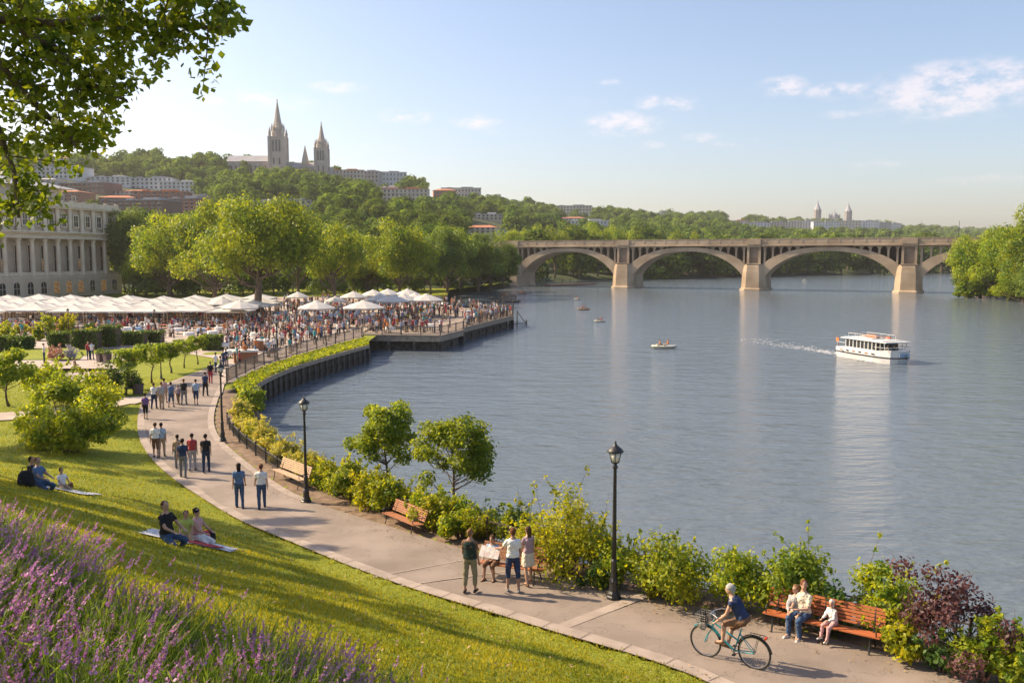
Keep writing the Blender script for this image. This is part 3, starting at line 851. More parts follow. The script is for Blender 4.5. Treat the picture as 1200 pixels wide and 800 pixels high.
for i, (px, Y, w, h) in enumerate([(1124,251,30,24),(1140,250,34,28),(1156,245,34,26),(1172,241,36,30),(1188,236,36,28),(1203,230,36,32),(1218,222,36,30),(1132,256,28,34),(1164,250,34,40)]):
    x = atY(px+4, Y)[0]; make_shrub('bank_bush', 900+i, w/1000*Y*1.2, h/1000*Y, 1600, .8, M['leaf_bank'], (x, Y-3, -.3), 'dense bush hanging over the waterline of the right bank', 'bush', 'bushes along the right bank', ncl=12)
# ---- woods: far bank, behind the bridge, hills
hv = []
for s in range(4):
    w, V, F = tree_parts(200+s, 13.5, 6.2, 1.0, 8, 1700, 1.2, tr=.4, rr=(.46, .66), bite=.08, shell=.86, out=1.3)
    hv.append((w.mesh(M['bark']), arrmesh(V, F, M['leaf_hill'], 'crown'), V, F))
hv2 = [arrmesh(v[2], v[3], M['leaf_bank'], 'crown_light') for v in hv]
hv3 = [arrmesh(v[2], v[3], M['leaf_dark'], 'crown_dark') for v in hv]
rng = np.random.default_rng(77)
cand = []
def free(x, y): return True
HOUSEBOX = []   # filled before the woods are planted (list of x, y, r)
# ------------------------------------------------------------------ bridge
def bridge():
    O = Vector((41.9, 322.0, 0)); u = Vector((.894, -.447, 0)); rz = math.atan2(u.y, u.x)
    t = empty('arch_bridge', O, rz, 'long tan stone bridge with open spandrel arches across the river', 'bridge')
    W_ = 11.; DT = 16.6
    piers = [-46., 0., 48., 97.4, 147.]
    a = MB(); a.box((55, W_/2, DT-.45), (260, W_+1.2, .9)); a.box((55, -.75, DT-.95), (260, .5, .35)); a.box((55, W_+.75, DT-.95), (260, .5, .35))
    a.build('deck', M['concrete'], t)
    for y in (-.45, W_+.45):
        p = MB(); p.box((55, y, DT+.62), (260, .35, 1.2)); p.box((55, y, DT+1.3), (260, .55, .18))
        for k in range(-18, 47): p.box((k*4., y, DT+.66), (.5, .5, 1.26))
        p.build('parapet', M['concrete'], t)
    hs = 21.2; z0 = 1.2; zc = DT-2.9
    for i, (p0, p1) in enumerate(zip(piers[:-1], piers[1:])):
        c = (p0+p1)/2; h = (p1-p0)/2-2.4; rise = zc-z0
        def inner(x): 
            q = min(1, abs(x)/h); return z0+rise*(1-q**2.25)**.62
        n = 48
        xs = [-h*math.cos(PI*k/n) for k in range(n+1)]
        lo = [(x, inner(x)) for x in xs]; hi = []
        for x, z in lo:
            q = abs(x)/h; th = 1.45+1.9*q**2
            hi.append((x*(1+.035*q), min(z+th+1.6*q**4, DT-1.2)))
        m = MB(); vs = []
        for (x, z) in lo: vs += [(c+x, -.35, z), (c+x, W_+.35, z)]
        for (x, z) in hi: vs += [(c+x, -.35, z), (c+x, W_+.35, z)]
        N_ = 2*(n+1); fs = []
        for k in range(n):
            fs.append((2*k, 2*k+1, 2*k+3, 2*k+2)); fs.append((N_+2*k, N_+2*k+2, N_+2*k+3, N_+2*k+1))
            fs.append((2*k, 2*k+2, N_+2*k+2, N_+2*k)); fs.append((2*k+1, N_+2*k+1, N_+2*k+3, 2*k+3))
        m.add(vs, fs); m.build('arch', M['concrete'], t)
        iw = MB(); vs = []; fs = []  # dark wall added along the middle so the spandrel openings look shaded
        for x, z in hi:
            zt_ = DT-.95; zb_ = min(z-.25, zt_-.05)
            vs += [(c+x, W_/2-.2, zb_), (c+x, W_/2-.2, zt_), (c+x, W_/2+.2, zb_), (c+x, W_/2+.2, zt_)]
        for q in range(len(hi)-1):
            b_ = 4*q; fs += [(b_, b_+4, b_+5, b_+1), (b_+2, b_+3, b_+7, b_+6), (b_, b_+2, b_+6, b_+4), (b_+1, b_+5, b_+7, b_+3)]
        iw.add(vs, fs)
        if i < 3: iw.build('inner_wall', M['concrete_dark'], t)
        # open spandrel walls standing on the arch
        k = int(h/2.75); sp = 2.75
        for s in (-1, 1):
            for j in range(2, k+2):
                x = s*(h+1.2-(j-1)*sp+.4)
                if abs(x) > h: continue
                zb = np.interp(abs(x), [q[0] for q in hi if q[0] >= 0], [q[1] for q in hi if q[0] >= 0])
                if DT-.9-zb < 1.0: continue
                MB().box((c+x, W_/2, (zb-.3+DT-.9)/2), (.62, W_-.2, DT-.9-zb+.3)).build('spandrel_column', M['concrete'], t)
            # arcade heads between the columns
            for y in (.02, W_-.42):
                hm = MB()
                for j in range(1, k+2):
                    x1 = s*(h+1.2-(j-1)*sp+.4); x2 = s*(h+1.2-j*sp+.4); xa, xb = min(x1, x2)+.3, max(x1, x2)-.3
                    if min(abs(x1), abs(x2)) < 5: continue
                    zz = []
                    for q in range(9):
                        tq = q/8; xx = xa+(xb-xa)*tq
                        zz.append((c+xx, DT-2.7+1.35*math.sqrt(max(0, 1-(2*tq-1)**2))))
                    vs = []; 
                    for xx, z_ in zz: vs += [(xx, y, z_), (xx, y, DT-.9), (xx, y+.4, z_), (xx, y+.4, DT-.9)]
                    fs = []
                    for q in range(8):
                        b = 4*q; fs += [(b, b+4, b+5, b+1), (b+2, b+3, b+7, b+6), (b, b+2, b+6, b+4)]
                    hm.add(vs, fs)
                hm.build('spandrel_arcade', M['concrete'], t)
    for i, p in enumerate(piers):
        m = MB()
        lv = [(-2, 4.8, 2.4), (.5, 4.7, 2.3), (.9, 4.2, 1.6), (6.5, 3.9, 1.2), (8.5, 3.5, .9), (9.2, 2.9, .4)]
        vs = []; 
        for z, hw, pr in lv:
            vs += [(p-hw, -.2, z), (p-hw*.55, -pr-.6, z), (p+hw*.55, -pr-.6, z), (p+hw, -.2, z), (p+hw, W_+.2, z), (p+hw*.55, W_+pr+.6, z), (p-hw*.55, W_+pr+.6, z), (p-hw, W_+.2, z)]
        fs = []
        for j in range(len(lv)-1):
            for k in range(8):
                k2 = (k+1) % 8; fs.append((8*j+k, 8*j+k2, 8*j+8+k2, 8*j+8+k))
        fs.append(tuple(8*(len(lv)-1)+k for k in range(8)))
        m.add(vs, fs)
        m.build('pier', M['concrete'], t)
        for yy, sg in ((-.15, -1), (W_+.15, 1)):
            q = MB()
            for sx in (-1.95, 1.95): q.box((p+sx, yy, (9.2+DT-.9)/2), (.8, .9, DT-.9-9.2))
            q.box((p, yy, DT-1.35), (4.8, 1.2, .5)); q.box((p, yy+sg*.35, 9.3), (5.2, 1.8, .4))
            q.build('pier_pilaster', M['concrete'], t)
            MB().box((p, yy+sg*.70, DT+.3), (4.6, .5, 1.9)).build('parapet_block', M['concrete'], t)
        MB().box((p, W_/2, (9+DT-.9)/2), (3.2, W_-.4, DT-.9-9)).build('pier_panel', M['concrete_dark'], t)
    ab = MB(); ab.box((-64, W_/2, (DT-.9)/2-1), (30, W_-.6, DT-.9+1.8)); ab.build('abutment', M['concrete'], t)
    # lamp posts on the deck
    for i, s in enumerate([-36, -8, 22, 52, 84, 112]):
        P = O+u*s
        l = MB(); l.tube([(0,0,0),(0,0,6.2)], [.09,.06], 6); l.tube([(0,0,6.2),(0,.9,6.5)], .05, 5)
        e = empty('bridge_lamp', (P.x-.1, P.y+1.2, DT), rz, 'thin lamp post on the bridge deck, number %d in the row from the left bank' % (i+1), 'street lamp', 'lamp posts on the bridge')
        l.build('post', M['iron'], e); MB().box((0, 1.0, 6.48), (.25, .6, .12)).build('lamp_head', M['grey'], e)
bridge()

# ------------------------------------------------------------------ columned building
M['lit'] = mat('lit_window', (.06, .035, .02), .3, (.75, .38, .12), 1.3, ramp=(.42, .6))  # orange reflections on the panes painted into the colour, with slight emission
M['lit'].node_tree.nodes['Principled BSDF'].inputs['Emission Color'].default_value = (1., .5, .15, 1)
M['lit'].node_tree.nodes['Principled BSDF'].inputs['Emission Strength'].default_value = .06
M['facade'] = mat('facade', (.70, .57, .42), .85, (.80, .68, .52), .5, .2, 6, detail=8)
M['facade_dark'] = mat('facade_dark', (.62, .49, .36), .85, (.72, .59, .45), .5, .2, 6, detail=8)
M['slate'] = mat('slate', (.30, .31, .33), .7, (.38, .39, .41), 1)
def palace():
    d = Vector((-.275, -.961, 0)); rz = math.atan2(d.y, d.x)
    t = empty('columned_building', (-105, 230, 2.0), rz, 'grand cream stone building with a row of tall columns behind the white canopies', 'building')
    Lb = 62; D = 26
    z1, z2, z3, z4, z5 = 4.9, 14.1, 15.9, 21.5, 22.3
    m = MB(); 
    m.box((Lb/2, -D/2, z1/2), (Lb, D, z1))
    for k in range(7): m.box((Lb/2, .03, .35+k*.68), (Lb+.1, .12, .52))
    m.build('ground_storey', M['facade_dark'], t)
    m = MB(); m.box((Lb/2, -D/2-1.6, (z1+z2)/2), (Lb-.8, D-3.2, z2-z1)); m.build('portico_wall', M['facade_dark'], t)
    m = MB(); m.box((Lb/2, -D/2, (z2+z3)/2), (Lb, D, z3-z2-.5)); m.box((Lb/2, -D/2+.15, z3-.15), (Lb+1.6, D+1.8, .32)); m.box((Lb/2, -D/2+.1, z3-.5), (Lb+.8, D+.9, .38)); m.box((Lb/2, -D/2+.1, z2+.2), (Lb+.3, D+.3, .3))
    m.build('entablature', M['facade'], t)
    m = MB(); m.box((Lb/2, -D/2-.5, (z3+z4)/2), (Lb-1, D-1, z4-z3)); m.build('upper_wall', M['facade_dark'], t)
    m = MB(); m.box((Lb/2, -D/2, z4+.2), (Lb+.4, D+.4, .4)); m.box((Lb/2, -D/2, z4+.55), (Lb+1., D+1., .3)); m.box((Lb/2, -.3, z5+.35), (Lb, .4, 1.3)); m.box((.2, -D/2, z5+.35), (.4, D, 1.3))
    for k in range(16): m.box((.4+k*3.9, -.3, z5+.5), (.8, .7, 1.6))
    m.build('cornice', M['facade'], t)
    m = MB(); m.box((Lb/2+5, -D/2-3.5, z5+2.2), (Lb-12, D-8, 4.4)); m.box((Lb/2+5, -D/2-3.5, z5+4.5), (Lb-11, D-7, .35)); m.build('attic_wall', M['facade'], t)
    m = MB(); x0, x1, y0, y1, zz = 8, Lb+2, -D+2, -5, z5+4.65
    m.add([(x0,y0,zz),(x1,y0,zz),(x1,y1,zz),(x0,y1,zz),(x0+8,(y0+y1)/2,zz+2.6),(x1-8,(y0+y1)/2,zz+2.6)], [(0,4,5,1),(1,5,2),(2,5,4,3),(3,4,0)]); m.build('roof', M['slate'], t)
    n = 15
    colm = MB().lathe([(.75,0),(.75,.35),(.60,.45),(.56,.6),(.54,4),(.47,8.1),(.50,8.3),(.62,8.5),(.72,8.7),(.74,8.9)], (0,0,0), 14).mesh(M['facade'], True)
    for k in range(n):
        x = 1.0+k*3.9
        link('column', colm, t, (x, -.75, z1+.3), 0)
    m = MB(); m.box((Lb/2, -.75, z1+.15), (Lb, 1.5, .3)); 
    for k in range(n-1): m.box((2.95+k*3.9, -.75, z1+.85), (2.6, .25, .9))
    m.build('balustrade', M['facade'], t)
    glint = {1: 1, 3: 1, 4: 1, 5: 1, 9: 1}
    # arched ground windows
    def arch_win(w, h, g):
        a = MB(); pts = [(-w/2, 0), (w/2, 0)]+[(w/2*math.cos(PI*q/8), h-w/2+w/2*math.sin(PI*q/8)) for q in range(9)]
        a.add([(p[0], .02, p[1]) for p in pts], [tuple(range(len(pts)))])
        for q in range(len(pts)):
            p, r = pts[q], pts[(q+1) % len(pts)]; a.tube([(p[0], .06, p[1]), (r[0], .06, r[1])], .10, 4, 1)
        a.tube([(0,.05,0),(0,.05,h)], .05, 4, 1); a.tube([(-w/2,.05,h*.5),(w/2,.05,h*.5)], .05, 4, 1)
        return a.mesh([g, M['facade']])
    A0 = arch_win(1.9, 3.1, M['dark_glass']); A1 = arch_win(1.9, 3.1, M['lit'])
    for k in range(n-1): link('arched_window', A1 if k in glint and k != 9 else A0, t, (2.95+k*3.9, .13, .9), 0)
    def rect_win(w, h, g, fr=.16, bars=1):
        a = MB(); a.box((0, 0, h/2), (w, .06, h))
        for x in (-w/2, w/2): a.box((x, .05, h/2), (fr, .18, h+fr), mi=1)
        for z in (0, h, h*.5): a.box((0, .05, z), (w+fr, .16, fr if z != h*.5 else .08), mi=1)
        if bars: a.box((0, .04, h/2), (.08, .1, h), mi=1)
        return a.mesh([g, M['facade']])
    B0 = rect_win(2.0, 6.6, M['dark_glass']); B1 = rect_win(2.0, 2.6, M['lit'])
    C0 = rect_win(1.7, 3.0, M['dark_glass'], .3)
    D0 = rect_win(1.2, 1.3, M['dark_glass'], .2)
    for k in range(n-1):
        w = link('tall_window', B0, t, (2.95+k*3.9, -3.12, z1+1.1), 0)
        if k in (2, 5, 8): link('lit_pane', B1, w, (0, .12, .6), 0)
        link('upper_window', C0, t, (2.95+k*3.9, -.46, z3+1.2), 0)
        if k > 1: link('attic_window', D0, t, (2.95+k*3.9, -4.4, z5+1.6), 0)
    m = MB()
    for k in range(n): m.box((1.0+k*3.9, -.35, (z3+z4)/2), (1.0, .35, z4-z3))
    m.build('pilasters', M['facade'], t)
palace()

# ------------------------------------------------------------------ hillside town
def wallmat(n, c, c2=None): 
    c2 = c2 or tuple(min(1, v*1.2) for v in c)
    return mat(n, c, .9, c2, .12, 0, detail=6)
HM = {'white': wallmat('render_white', (.58,.57,.55)), 'cream': wallmat('render_cream', (.55,.48,.39)), 'brick': wallmat('brick_red', (.33,.15,.10)), 'brown': wallmat('brick_brown', (.22,.13,.10)),
      'grey': wallmat('stone_grey', (.38,.36,.34)), 'pink': wallmat('render_pink', (.52,.41,.35))}
HR_ = {'slate': wallmat('roof_slate', (.30,.30,.32)), 'tile': wallmat('roof_tile', (.42,.17,.09)), 'pale': wallmat('roof_pale', (.50,.49,.48))}
_wm = {}; HPX = [(330,205,120,22,850.)]
def house(px, py, wpx, hpx, wall, roof, label, floors=3, cols=None, dep=None, rt='flat', tw=0., cat='building', name='apartment_block', far=3200, group=None, sink=4.):
    x, y, z = hhit(px, py, far)
    s = y/1000; w = wpx*s; h = hpx*s+sink; dep = dep or min(w*.6, 18)
    rz = tw
    t = empty(name, (x, y+dep/2, z-sink), rz, label, cat, group)
    HOUSEBOX.append((x, y, w/2, dep)); HPX.append((px, py, wpx, hpx, y))
    hw = h*(.86 if rt != 'flat' else .95)
    MB().box((0, 0, hw/2), (w, dep, hw)).build('wall', HM[wall], t)
    m = MB()
    if rt == 'flat':
        m.box((0, 0, hw+.2), (w+.8, dep+.8, .5)); m.box((w*.15, 0, hw+1.1), (w*.3, dep*.4, 1.6)); m.box((-w*.3, 0, hw+.9), (w*.12, dep*.3, 1.2))
    elif rt == 'hip':
        e = .5; g = min(w, dep)*.42
        m.add([(-w/2-e,-dep/2-e,hw),(w/2+e,-dep/2-e,hw),(w/2+e,dep/2+e,hw),(-w/2-e,dep/2+e,hw),(-w/2+g,0,h),(w/2-g,0,h)], [(0,1,5,4),(1,2,5),(2,3,4,5),(3,0,4),(3,2,1,0)])
    m.build('roof', HR_[roof], t)
    if rt == 'hip':
        MB().box((w*.2, dep*.1, h-.4), (1.2, 1.2, 2.6)).build('chimney', HM['brick'], t)
    cols = cols or max(3, min(12, int(w/3.4)))
    fh = (hw-sink)/floors
    ww = min(1.7, w/cols*.42); wh = min(2.1, fh*.55)
    key = (round(ww, 1), round(wh, 1))
    if key not in _wm: _wm[key] = MB().box((0, 0, wh/2), (ww, .2, wh)).box((0, -.05, -.1), (ww+.4, .4, .18), mi=1).mesh([M['dark_glass'], HM['white']])
    for f in range(floors):
        for c in range(cols):
            link('window', _wm[key], t, (-w/2+w*(c+.5)/cols, -dep/2-.06, sink+fh*(f+.28)), 0)
    if roof and w > 12:
        MB().box((0, -dep/2-.2, sink+fh*(floors-1)+.1), (w+.3, .5, .35)).build('string_course', HM[wall], t)
    return t
HL = [ # px, base py, w, h, wall, roof, floors, rt, label
 (60,236,70,14,'brick','tile',3,'hip','long red-brick block above the columned building roof'),
 (100,226,60,12,'brown','slate',2,'flat','dark brick block left of the white hillside terrace'),
 (40,222,50,14,'grey','slate',2,'hip','grey house at the left foot of the hill'),
 (128,217,44,10,'white','pale',3,'flat','white terrace of houses high on the left hillside'),
 (175,222,52,14,'white','slate',3,'flat','long white apartment row right of the white terrace'),
 (210,226,46,13,'white','pale',3,'flat','pale curved apartment row at the right end of the hill town'),
 (150,232,60,10,'pink','tile',2,'hip','pinkish tiled house in the middle of the hill town'),
 (185,240,60,16,'brick','tile',3,'flat','upper red-brick apartment block of the hill town'),
 (215,250,50,18,'brick','slate',4,'flat','right-hand red-brick apartment block by the treetops'),
 (165,254,66,20,'brown','slate',4,'flat','lowest brown brick block just above the trees'),
 (135,243,40,14,'brown','tile',3,'hip','brown brick house with tiled roof beside the columned building'),
 (232,240,26,10,'white','slate',2,'flat','small pale house at the edge of the red-brick blocks'),
 (108,214,30,6,'cream','tile',2,'hip','cream house at the top of the white terrace'),
 (65,200,46,12,'grey','slate',2,'flat','bluish grey block on the ridge at the far left'),
 (68,210,58,14,'white','pale',3,'flat','white block below the bluish block on the left ridge'),
 (75,188,26,7,'brown','tile',2,'hip','brown roofed house on the left skyline'),
 (127,189,22,5,'brown','tile',1,'hip','small roof showing on the skyline left of the big trees'),
 (213,188,16,5,'grey','slate',1,'flat','small grey block on the skyline among the trees'),
 (330,247,78,12,'grey','slate',2,'flat','long grey-roofed building half hidden above the light trees'),
 (405,214,40,15,'cream','tile',3,'flat','cream block right of the slender church tower'),
 (430,212,30,14,'grey','slate',3,'flat','grey block behind the cream one beside the church'),
 (454,217,40,17,'white','slate',3,'flat','wide pale block with a flat roof on the church ridge'),
 (475,236,52,15,'cream','tile',3,'flat','pale pink and white block on the slope below the ridge'),
 (456,232,20,13,'white','pale',3,'flat','white end of the block on the slope below the ridge'),
 (540,236,46,17,'cream','slate',3,'flat','pale block on the ridge right of the slope block'),
 (520,232,26,12,'brick','tile',2,'hip','reddish tiled house left of the pale ridge block'),
 (571,258,34,7,'cream','pale',2,'flat','small pale building in the trees below the ridge'),
 (565,278,38,14,'cream','tile',3,'hip','domed cream building near the left bridge end'),
 (585,281,24,10,'white','slate',2,'flat','white building next to the left bridge end'),
 (672,248,44,11,'cream','slate',3,'flat','cream block on the ridge above the first bridge arch'),
 (690,268,50,10,'white','pale',2,'flat','low white building in the trees above the bridge'),
 (672,262,30,8,'pink','tile',2,'hip','low pinkish building left of the low white one'),
 (640,276,30,6,'cream','tile',2,'hip','cream building peeking over the bridge deck'),
 (775,253,36,9,'cream','slate',2,'flat','pale long block on the ridge above the second arch'),
 (865,262,26,5,'pink','tile',2,'flat','small block on the far ridge left of the distant city')]
for (px, py, w, h, wl, rf, fl_, rt, lb) in HL:
    house(px, py, w, h, wl, rf, lb, fl_, rt=rt, tw=((px*37) % 50-25)/100.)
for i, (px, py, w, h, wl, lb) in enumerate([(885,267,34,4,'white','first low white block of the distant city from the left'),(905,268,30,5,'pink','pinkish block of the distant city'),(925,268,30,6,'cream','cream block left of the distant left tower'),
       (945,268,30,7,'white','white block at the foot of the distant left tower'),(968,270,30,8,'white','white block between the two distant towers'),(992,270,34,9,'cream','cream block under the right distant tower'),
       (1015,270,30,9,'white','white block right of the distant towers'),(1032,271,24,8,'grey','grey block near the right end of the distant city'),(1047,271,18,7,'white','last white block at the right end of the distant city')]):
    house(px, py+1, w, h+3.5, wl, 'slate', lb, 4, cols=9, dep=14, sink=0, name='distant_block')

# cathedral
def spire(t, x, y, z0, w, hb, hs, mw, part='tower', n8=True):
    b = MB()
    b.box((x, y, z0+hb*.5), (w, w, hb))
    for k in (.0, .45, .98): b.box((x, y, z0+hb*k), (w*1.08, w*1.08, hb*.02+.5))
    for sx in (-1, 1):
        for sy in (-1, 1):
            b.box((x+sx*w*.5, y+sy*w*.5, z0+hb*.5), (w*.16, w*.16, hb)); b.lathe([(w*.10, 0), (w*.11, hb*.1), (.02, hb*.30)], (x+sx*w*.46, y+sy*w*.46, z0+hb), 6)
    o = b.build(part, mw, t)
    c = MB(); c.lathe([(w*.44, 0), (w*.46, hs*.10), (w*.40, hs*.24), (w*.34, hs*.27)], (x, y, z0+hb), 8)
    for k in range(8):
        a = PI/8+k*PI/4; c.lathe([(w*.055, 0), (w*.06, hs*.10), (.02, hs*.24)], (x+w*.42*math.cos(a), y+w*.42*math.sin(a), z0+hb+hs*.14), 5)
    c.lathe([(w*.34, hs*.26), (w*.22, hs*.5), (w*.10, hs*.8), (w*.02, hs*.99)], (x, y, z0+hb), 8)
    c.build('spire', M['spire_stone'], o)
    c = MB(); c.ell((x, y, z0+hb+hs), (w*.05, w*.05, w*.06), 6, 4); c.box((x, y, z0+hb+hs*1.015), (.25, .25, hs*.045)); c.build('finial', M['spire_stone'], o)
    lm = MB().box((0, 0, 0), (w*.11, .5, hb*.34)).mesh(M['dark_glass'])
    for k in (-.22, 0, .22): link('belfry_window', lm, o, (x+w*k, y-w*.5-.2, z0+hb*.72), 0)
    lm2 = MB().box((0, 0, 0), (w*.10, .5, hb*.20)).mesh(M['dark_glass'])
    for k in (-.2, .2): link('lancet_window', lm2, o, (x+w*k, y-w*.5-.2, z0+hb*.26), 0)
    return o
M['church'] = mat('church_stone', (.44,.38,.33), .9, (.54,.475,.415), .15, 0, detail=6)
M['spire_stone'] = mat('spire_stone', (.40,.34,.29), .9, (.48,.42,.36), .2)
def cathedral():
    Y = 858.; s = .858; X = atY(330, Y)[0]; g = zpix(210, Y)
    t = empty('hilltop_cathedral', (X, Y, g), 0, 'large pale cathedral with two tall spires crowning the wooded hill', 'church')
    HOUSEBOX.append((X+2, Y, 52, 18))
    zz = lambda py: zpix(py, Y)-g
    xx = lambda px: atY(px, Y)[0]-X
    m = MB(); m.box(((xx(272)+xx(322))/2, 4, zz(190)/2-2), (xx(322)-xx(272), 18, zz(190)+4)); m.box((xx(365), 4, zz(196)/2-2), (xx(392)-xx(338), 16, zz(197)+4))
    for k in range(9): m.box((xx(274+5.6*k), -5.4, zz(192)/2), (1.2, 1.2, zz(192)))
    for k in range(8): m.box((xx(344+4*k), -4.4, zz(200)/2), (1.0, 1.0, zz(200)))
    m.build('nave_wall', M['church'], t)
    m = MB()
    def gab(x0, x1, y0, y1, z, zt): m.add([(x0,y0,z),(x1,y0,z),(x1,y1,z),(x0,y1,z),(x0,(y0+y1)/2,zt),(x1,(y0+y1)/2,zt)], [(0,1,5,4),(2,3,4,5),(3,0,4),(1,2,5),(3,2,1,0)])
    gab(xx(271), xx(323), -6, 14, zz(190), zz(182)); gab(xx(337), xx(373), -5, 13, zz(197), zz(190)); m.build('roof', HR_['slate'], t)
    spire(t, xx(330.5), -2, zz(200), 16.5*s, zz(161)-zz(200), zz(118)-zz(161), M['church'])
    spire(t, xx(380.5), -2, zz(207), 13*s, zz(174)-zz(207), zz(144)-zz(174), M['church'])
    m = MB(); m.lathe([(4*s,0),(4.5*s,6*s),(3.4*s,12*s),(1.6*s,20*s),(.1,27*s)], (xx(361), -1, zz(198)), 8); m.build('turret', M['spire_stone'], t)
    lw = MB().box((0,0,0), (1.3, .4, 7)).mesh(M['dark_glass'])
    for k in range(8): link('nave_window', lw, t, (xx(277+5.6*k), -5.2, zz(199)), 0)
    for k in range(6): link('nave_window', lw, t, (xx(346+4*k), -4.2, zz(204)), 0)
    m = MB(); m.box((xx(330), -9, zz(206)/2), (30, 12, zz(203))); m.build('annex', HM['brick'], t)
cathedral()
M['tower_grey'] = mat('tower_grey', (.22,.20,.20), .9, (.28,.26,.25), .1)
def far_tower(px, top, lb):
    Y = 2330.; x = atY(px, Y)[0]; g = zpix(268, Y)
    h = zpix(top, Y)-g; w = 8.5*Y/1000
    t = empty('distant_tower', (x, Y, g), 0, lb, 'tower')
    MB().lathe([(w*.52,0),(w*.52,h*.6),(w*.56,h*.61),(w*.5,h*.66)], (0,0,0), 8).build('shaft', M['tower_grey'], t)
    MB().lathe([(w*.48,h*.66),(w*.25,h*.78),(w*.10,h*.88),(.2,h)], (0,0,0), 8).build('roof', HR_['slate'], t)
far_tower(956, 234, 'left one of two round distant towers on the far ridge'); far_tower(992, 236.5, 'right one of two round distant towers on the far ridge')
Y = 2320.; x = atY(976, Y)[0]; g = zpix(268, Y)
t = empty('domed_church', (x, Y, g), 0, 'small domed building between the two distant towers', 'building')
MB().box((0,0,12), (38,20,30)).build('wall', M['church'], t); MB().lathe([(10,0),(10,6),(8,12),(3,16),(.8,18),(.4,27)], (0,0,27), 10).build('dome', HR_['slate'], t)
for sx in (-13, 13): MB().lathe([(3,0),(3,8),(.2,15)], (sx,0,27), 6).build('turret', M['church'], t)
for (px, top, lb, Y) in [(1078, 258, 'thin distant mast with a crossbar left of the right bank trees', 2300.)]:
    x = atY(px, Y)[0]; g = hillz(np.array([x]), np.array([Y]))[0]
    t = empty('mast', (x, Y, g), 0, lb, 'mast'); h = zpix(top, Y)-g
    MB().tube([(0,0,0),(0,0,h)], [.9,.5], 5).build('pole', M['grey'], t); MB().box((0,0,h*.7), (14,.7,.9)).build('crossbar', M['grey'], t)

# ------------------------------------------------------------------ woods
def clear(x, y, r):
    for hx, hy, hw, hd in HOUSEBOX:
        if abs(x-hx) < hw+r*.5 and -r*.8 < y-hy < hd+r*.5: return False
    if y < 0: return True
    d = math.cos(TH)*y; zt = float(hillz(np.array([x]), np.array([y]))[0])+r*1.75
    tx = 600+1000*x/d; ty = 300-1000*(zt-CAMZ)/y; rp = r*1000/d*.75
    for px, py, w, h, hy in HPX:        # trees low enough in front of the houses, so that the fronts stay open
        if y < hy and hy-y < (300 if hy < 1500 else 900) and abs(tx-px) < w/2+rp*.7 and ty < py-h*.28 and ty > py-h-40: return False
    return True
pts = []
rng = np.random.default_rng(3)
# row-wise sampling in angle and distance so that the slope is covered
for t in np.r_[0, .012, .03, .05, np.linspace(.075, 1.03, 46)]:
    a = -.72+rng.random()*.01
    while a < .66:
        yb = np.interp(a, HA, HB); yr = np.interp(a, HA, HR); y = yb+(yr-yb)*t**1.0+rng.normal()*6
        x = a*y+rng.normal()*2
        sz = .82+.55*rng.random()+max(0, (y-1000)/2200)
        da = 11.*sz/y
        if t < .02: sz *= 1.5
        if t < .02 or rng.random() < .93:
            if clear(x, y, 7*sz) and not (a < -.1 and y < 275): pts.append((x, y, sz, t))
        a += da*(.85+.4*rng.random())
pts = np.array(pts)
app = pts[:, 2]/pts[:, 1]
# those that show largest and stand in front become things
order = np.argsort(-app)
isthing = np.zeros(len(pts), bool); isthing[order[:230]] = True
gi = 0
for i in np.where(isthing)[0]:
    x, y, s_, t_ = pts[i]
    z = float(hillz(np.array([x]), np.array([y]))[0]); v = int(rng.integers(0, 4))
    nearbank = t_ < .12
    lbl = 'tree at the foot of the hills on the far bank' if nearbank else 'one of many rounded trees of the wooded hillside'
    e = empty('hill_tree', (x, y, z-.8-2.2*(t_ < .06)), rng.random()*6.28, lbl, 'tree', 'trees along the far bank' if nearbank else 'trees of the wooded hillside')
    link('trunk', hv[v][0], e); link('crown', hv[v][1], e)
    e.scale = (s_, s_, s_*(.8+.3*rng.random()))
lv = []
for v in hv:
    k = np.random.default_rng(1).choice(len(v[3]), 480, replace=False)
    VV = v[2].reshape(-1, 4, 3)[k]; c = VV.mean(1, keepdims=True); lv.append((c+(VV-c)*1.75))
parts = []
for i in np.where(~isthing)[0]:
    x, y, s_, t_ = pts[i]; z = float(hillz(np.array([x]), np.array([y]))[0])
    a = rng.random()*6.28; c_, s__ = math.cos(a), math.sin(a)
    Q = lv[int(rng.integers(0, 4))].reshape(-1, 3)*np.array([s_, s_, s_*(.8+.3*rng.random())])
    parts.append(np.column_stack([Q[:, 0]*c_-Q[:, 1]*s__+x, Q[:, 0]*s__+Q[:, 1]*c_+y, Q[:, 2]+z-.8-2.2*(t_ < .06)]))
V = np.vstack(parts); F = np.arange(len(V)).reshape(-1, 4)
M['leaf_wood'] = leafmat('leaf_wood', (.035, .075, .012), (.12, .165, .022), .35, .03, .25, rnd=.0, tr=(1.5,1.4,.6), rough=.9)
tag(link('woodland', arrmesh(V, F, M['leaf_wood'], 'woodland')), 'dense mass of woodland covering the hills behind the bridge', 'woodland', None, 'stuff')
ur = np.random.default_rng(12)
for i in range(26):  # dark bushes added to put darkness under the trees behind the terrace
    px = 135+i*17+ur.normal()*4; Y = 212+ur.random()*40; x = atY(px, Y)[0]
    if x > -24: continue
    e = empty('understory_bush', (x, Y, 1.2), ur.random()*6, 'dark bush in the shade under the trees behind the terrace', 'bush', 'dark bushes under the terrace trees')
    v = int(ur.integers(0, 4)); link('stem', hv[v][0], e); link('foliage', hv3[v], e); s_ = .42+.2*ur.random(); e.scale = (s_*1.5, s_, s_*.95)
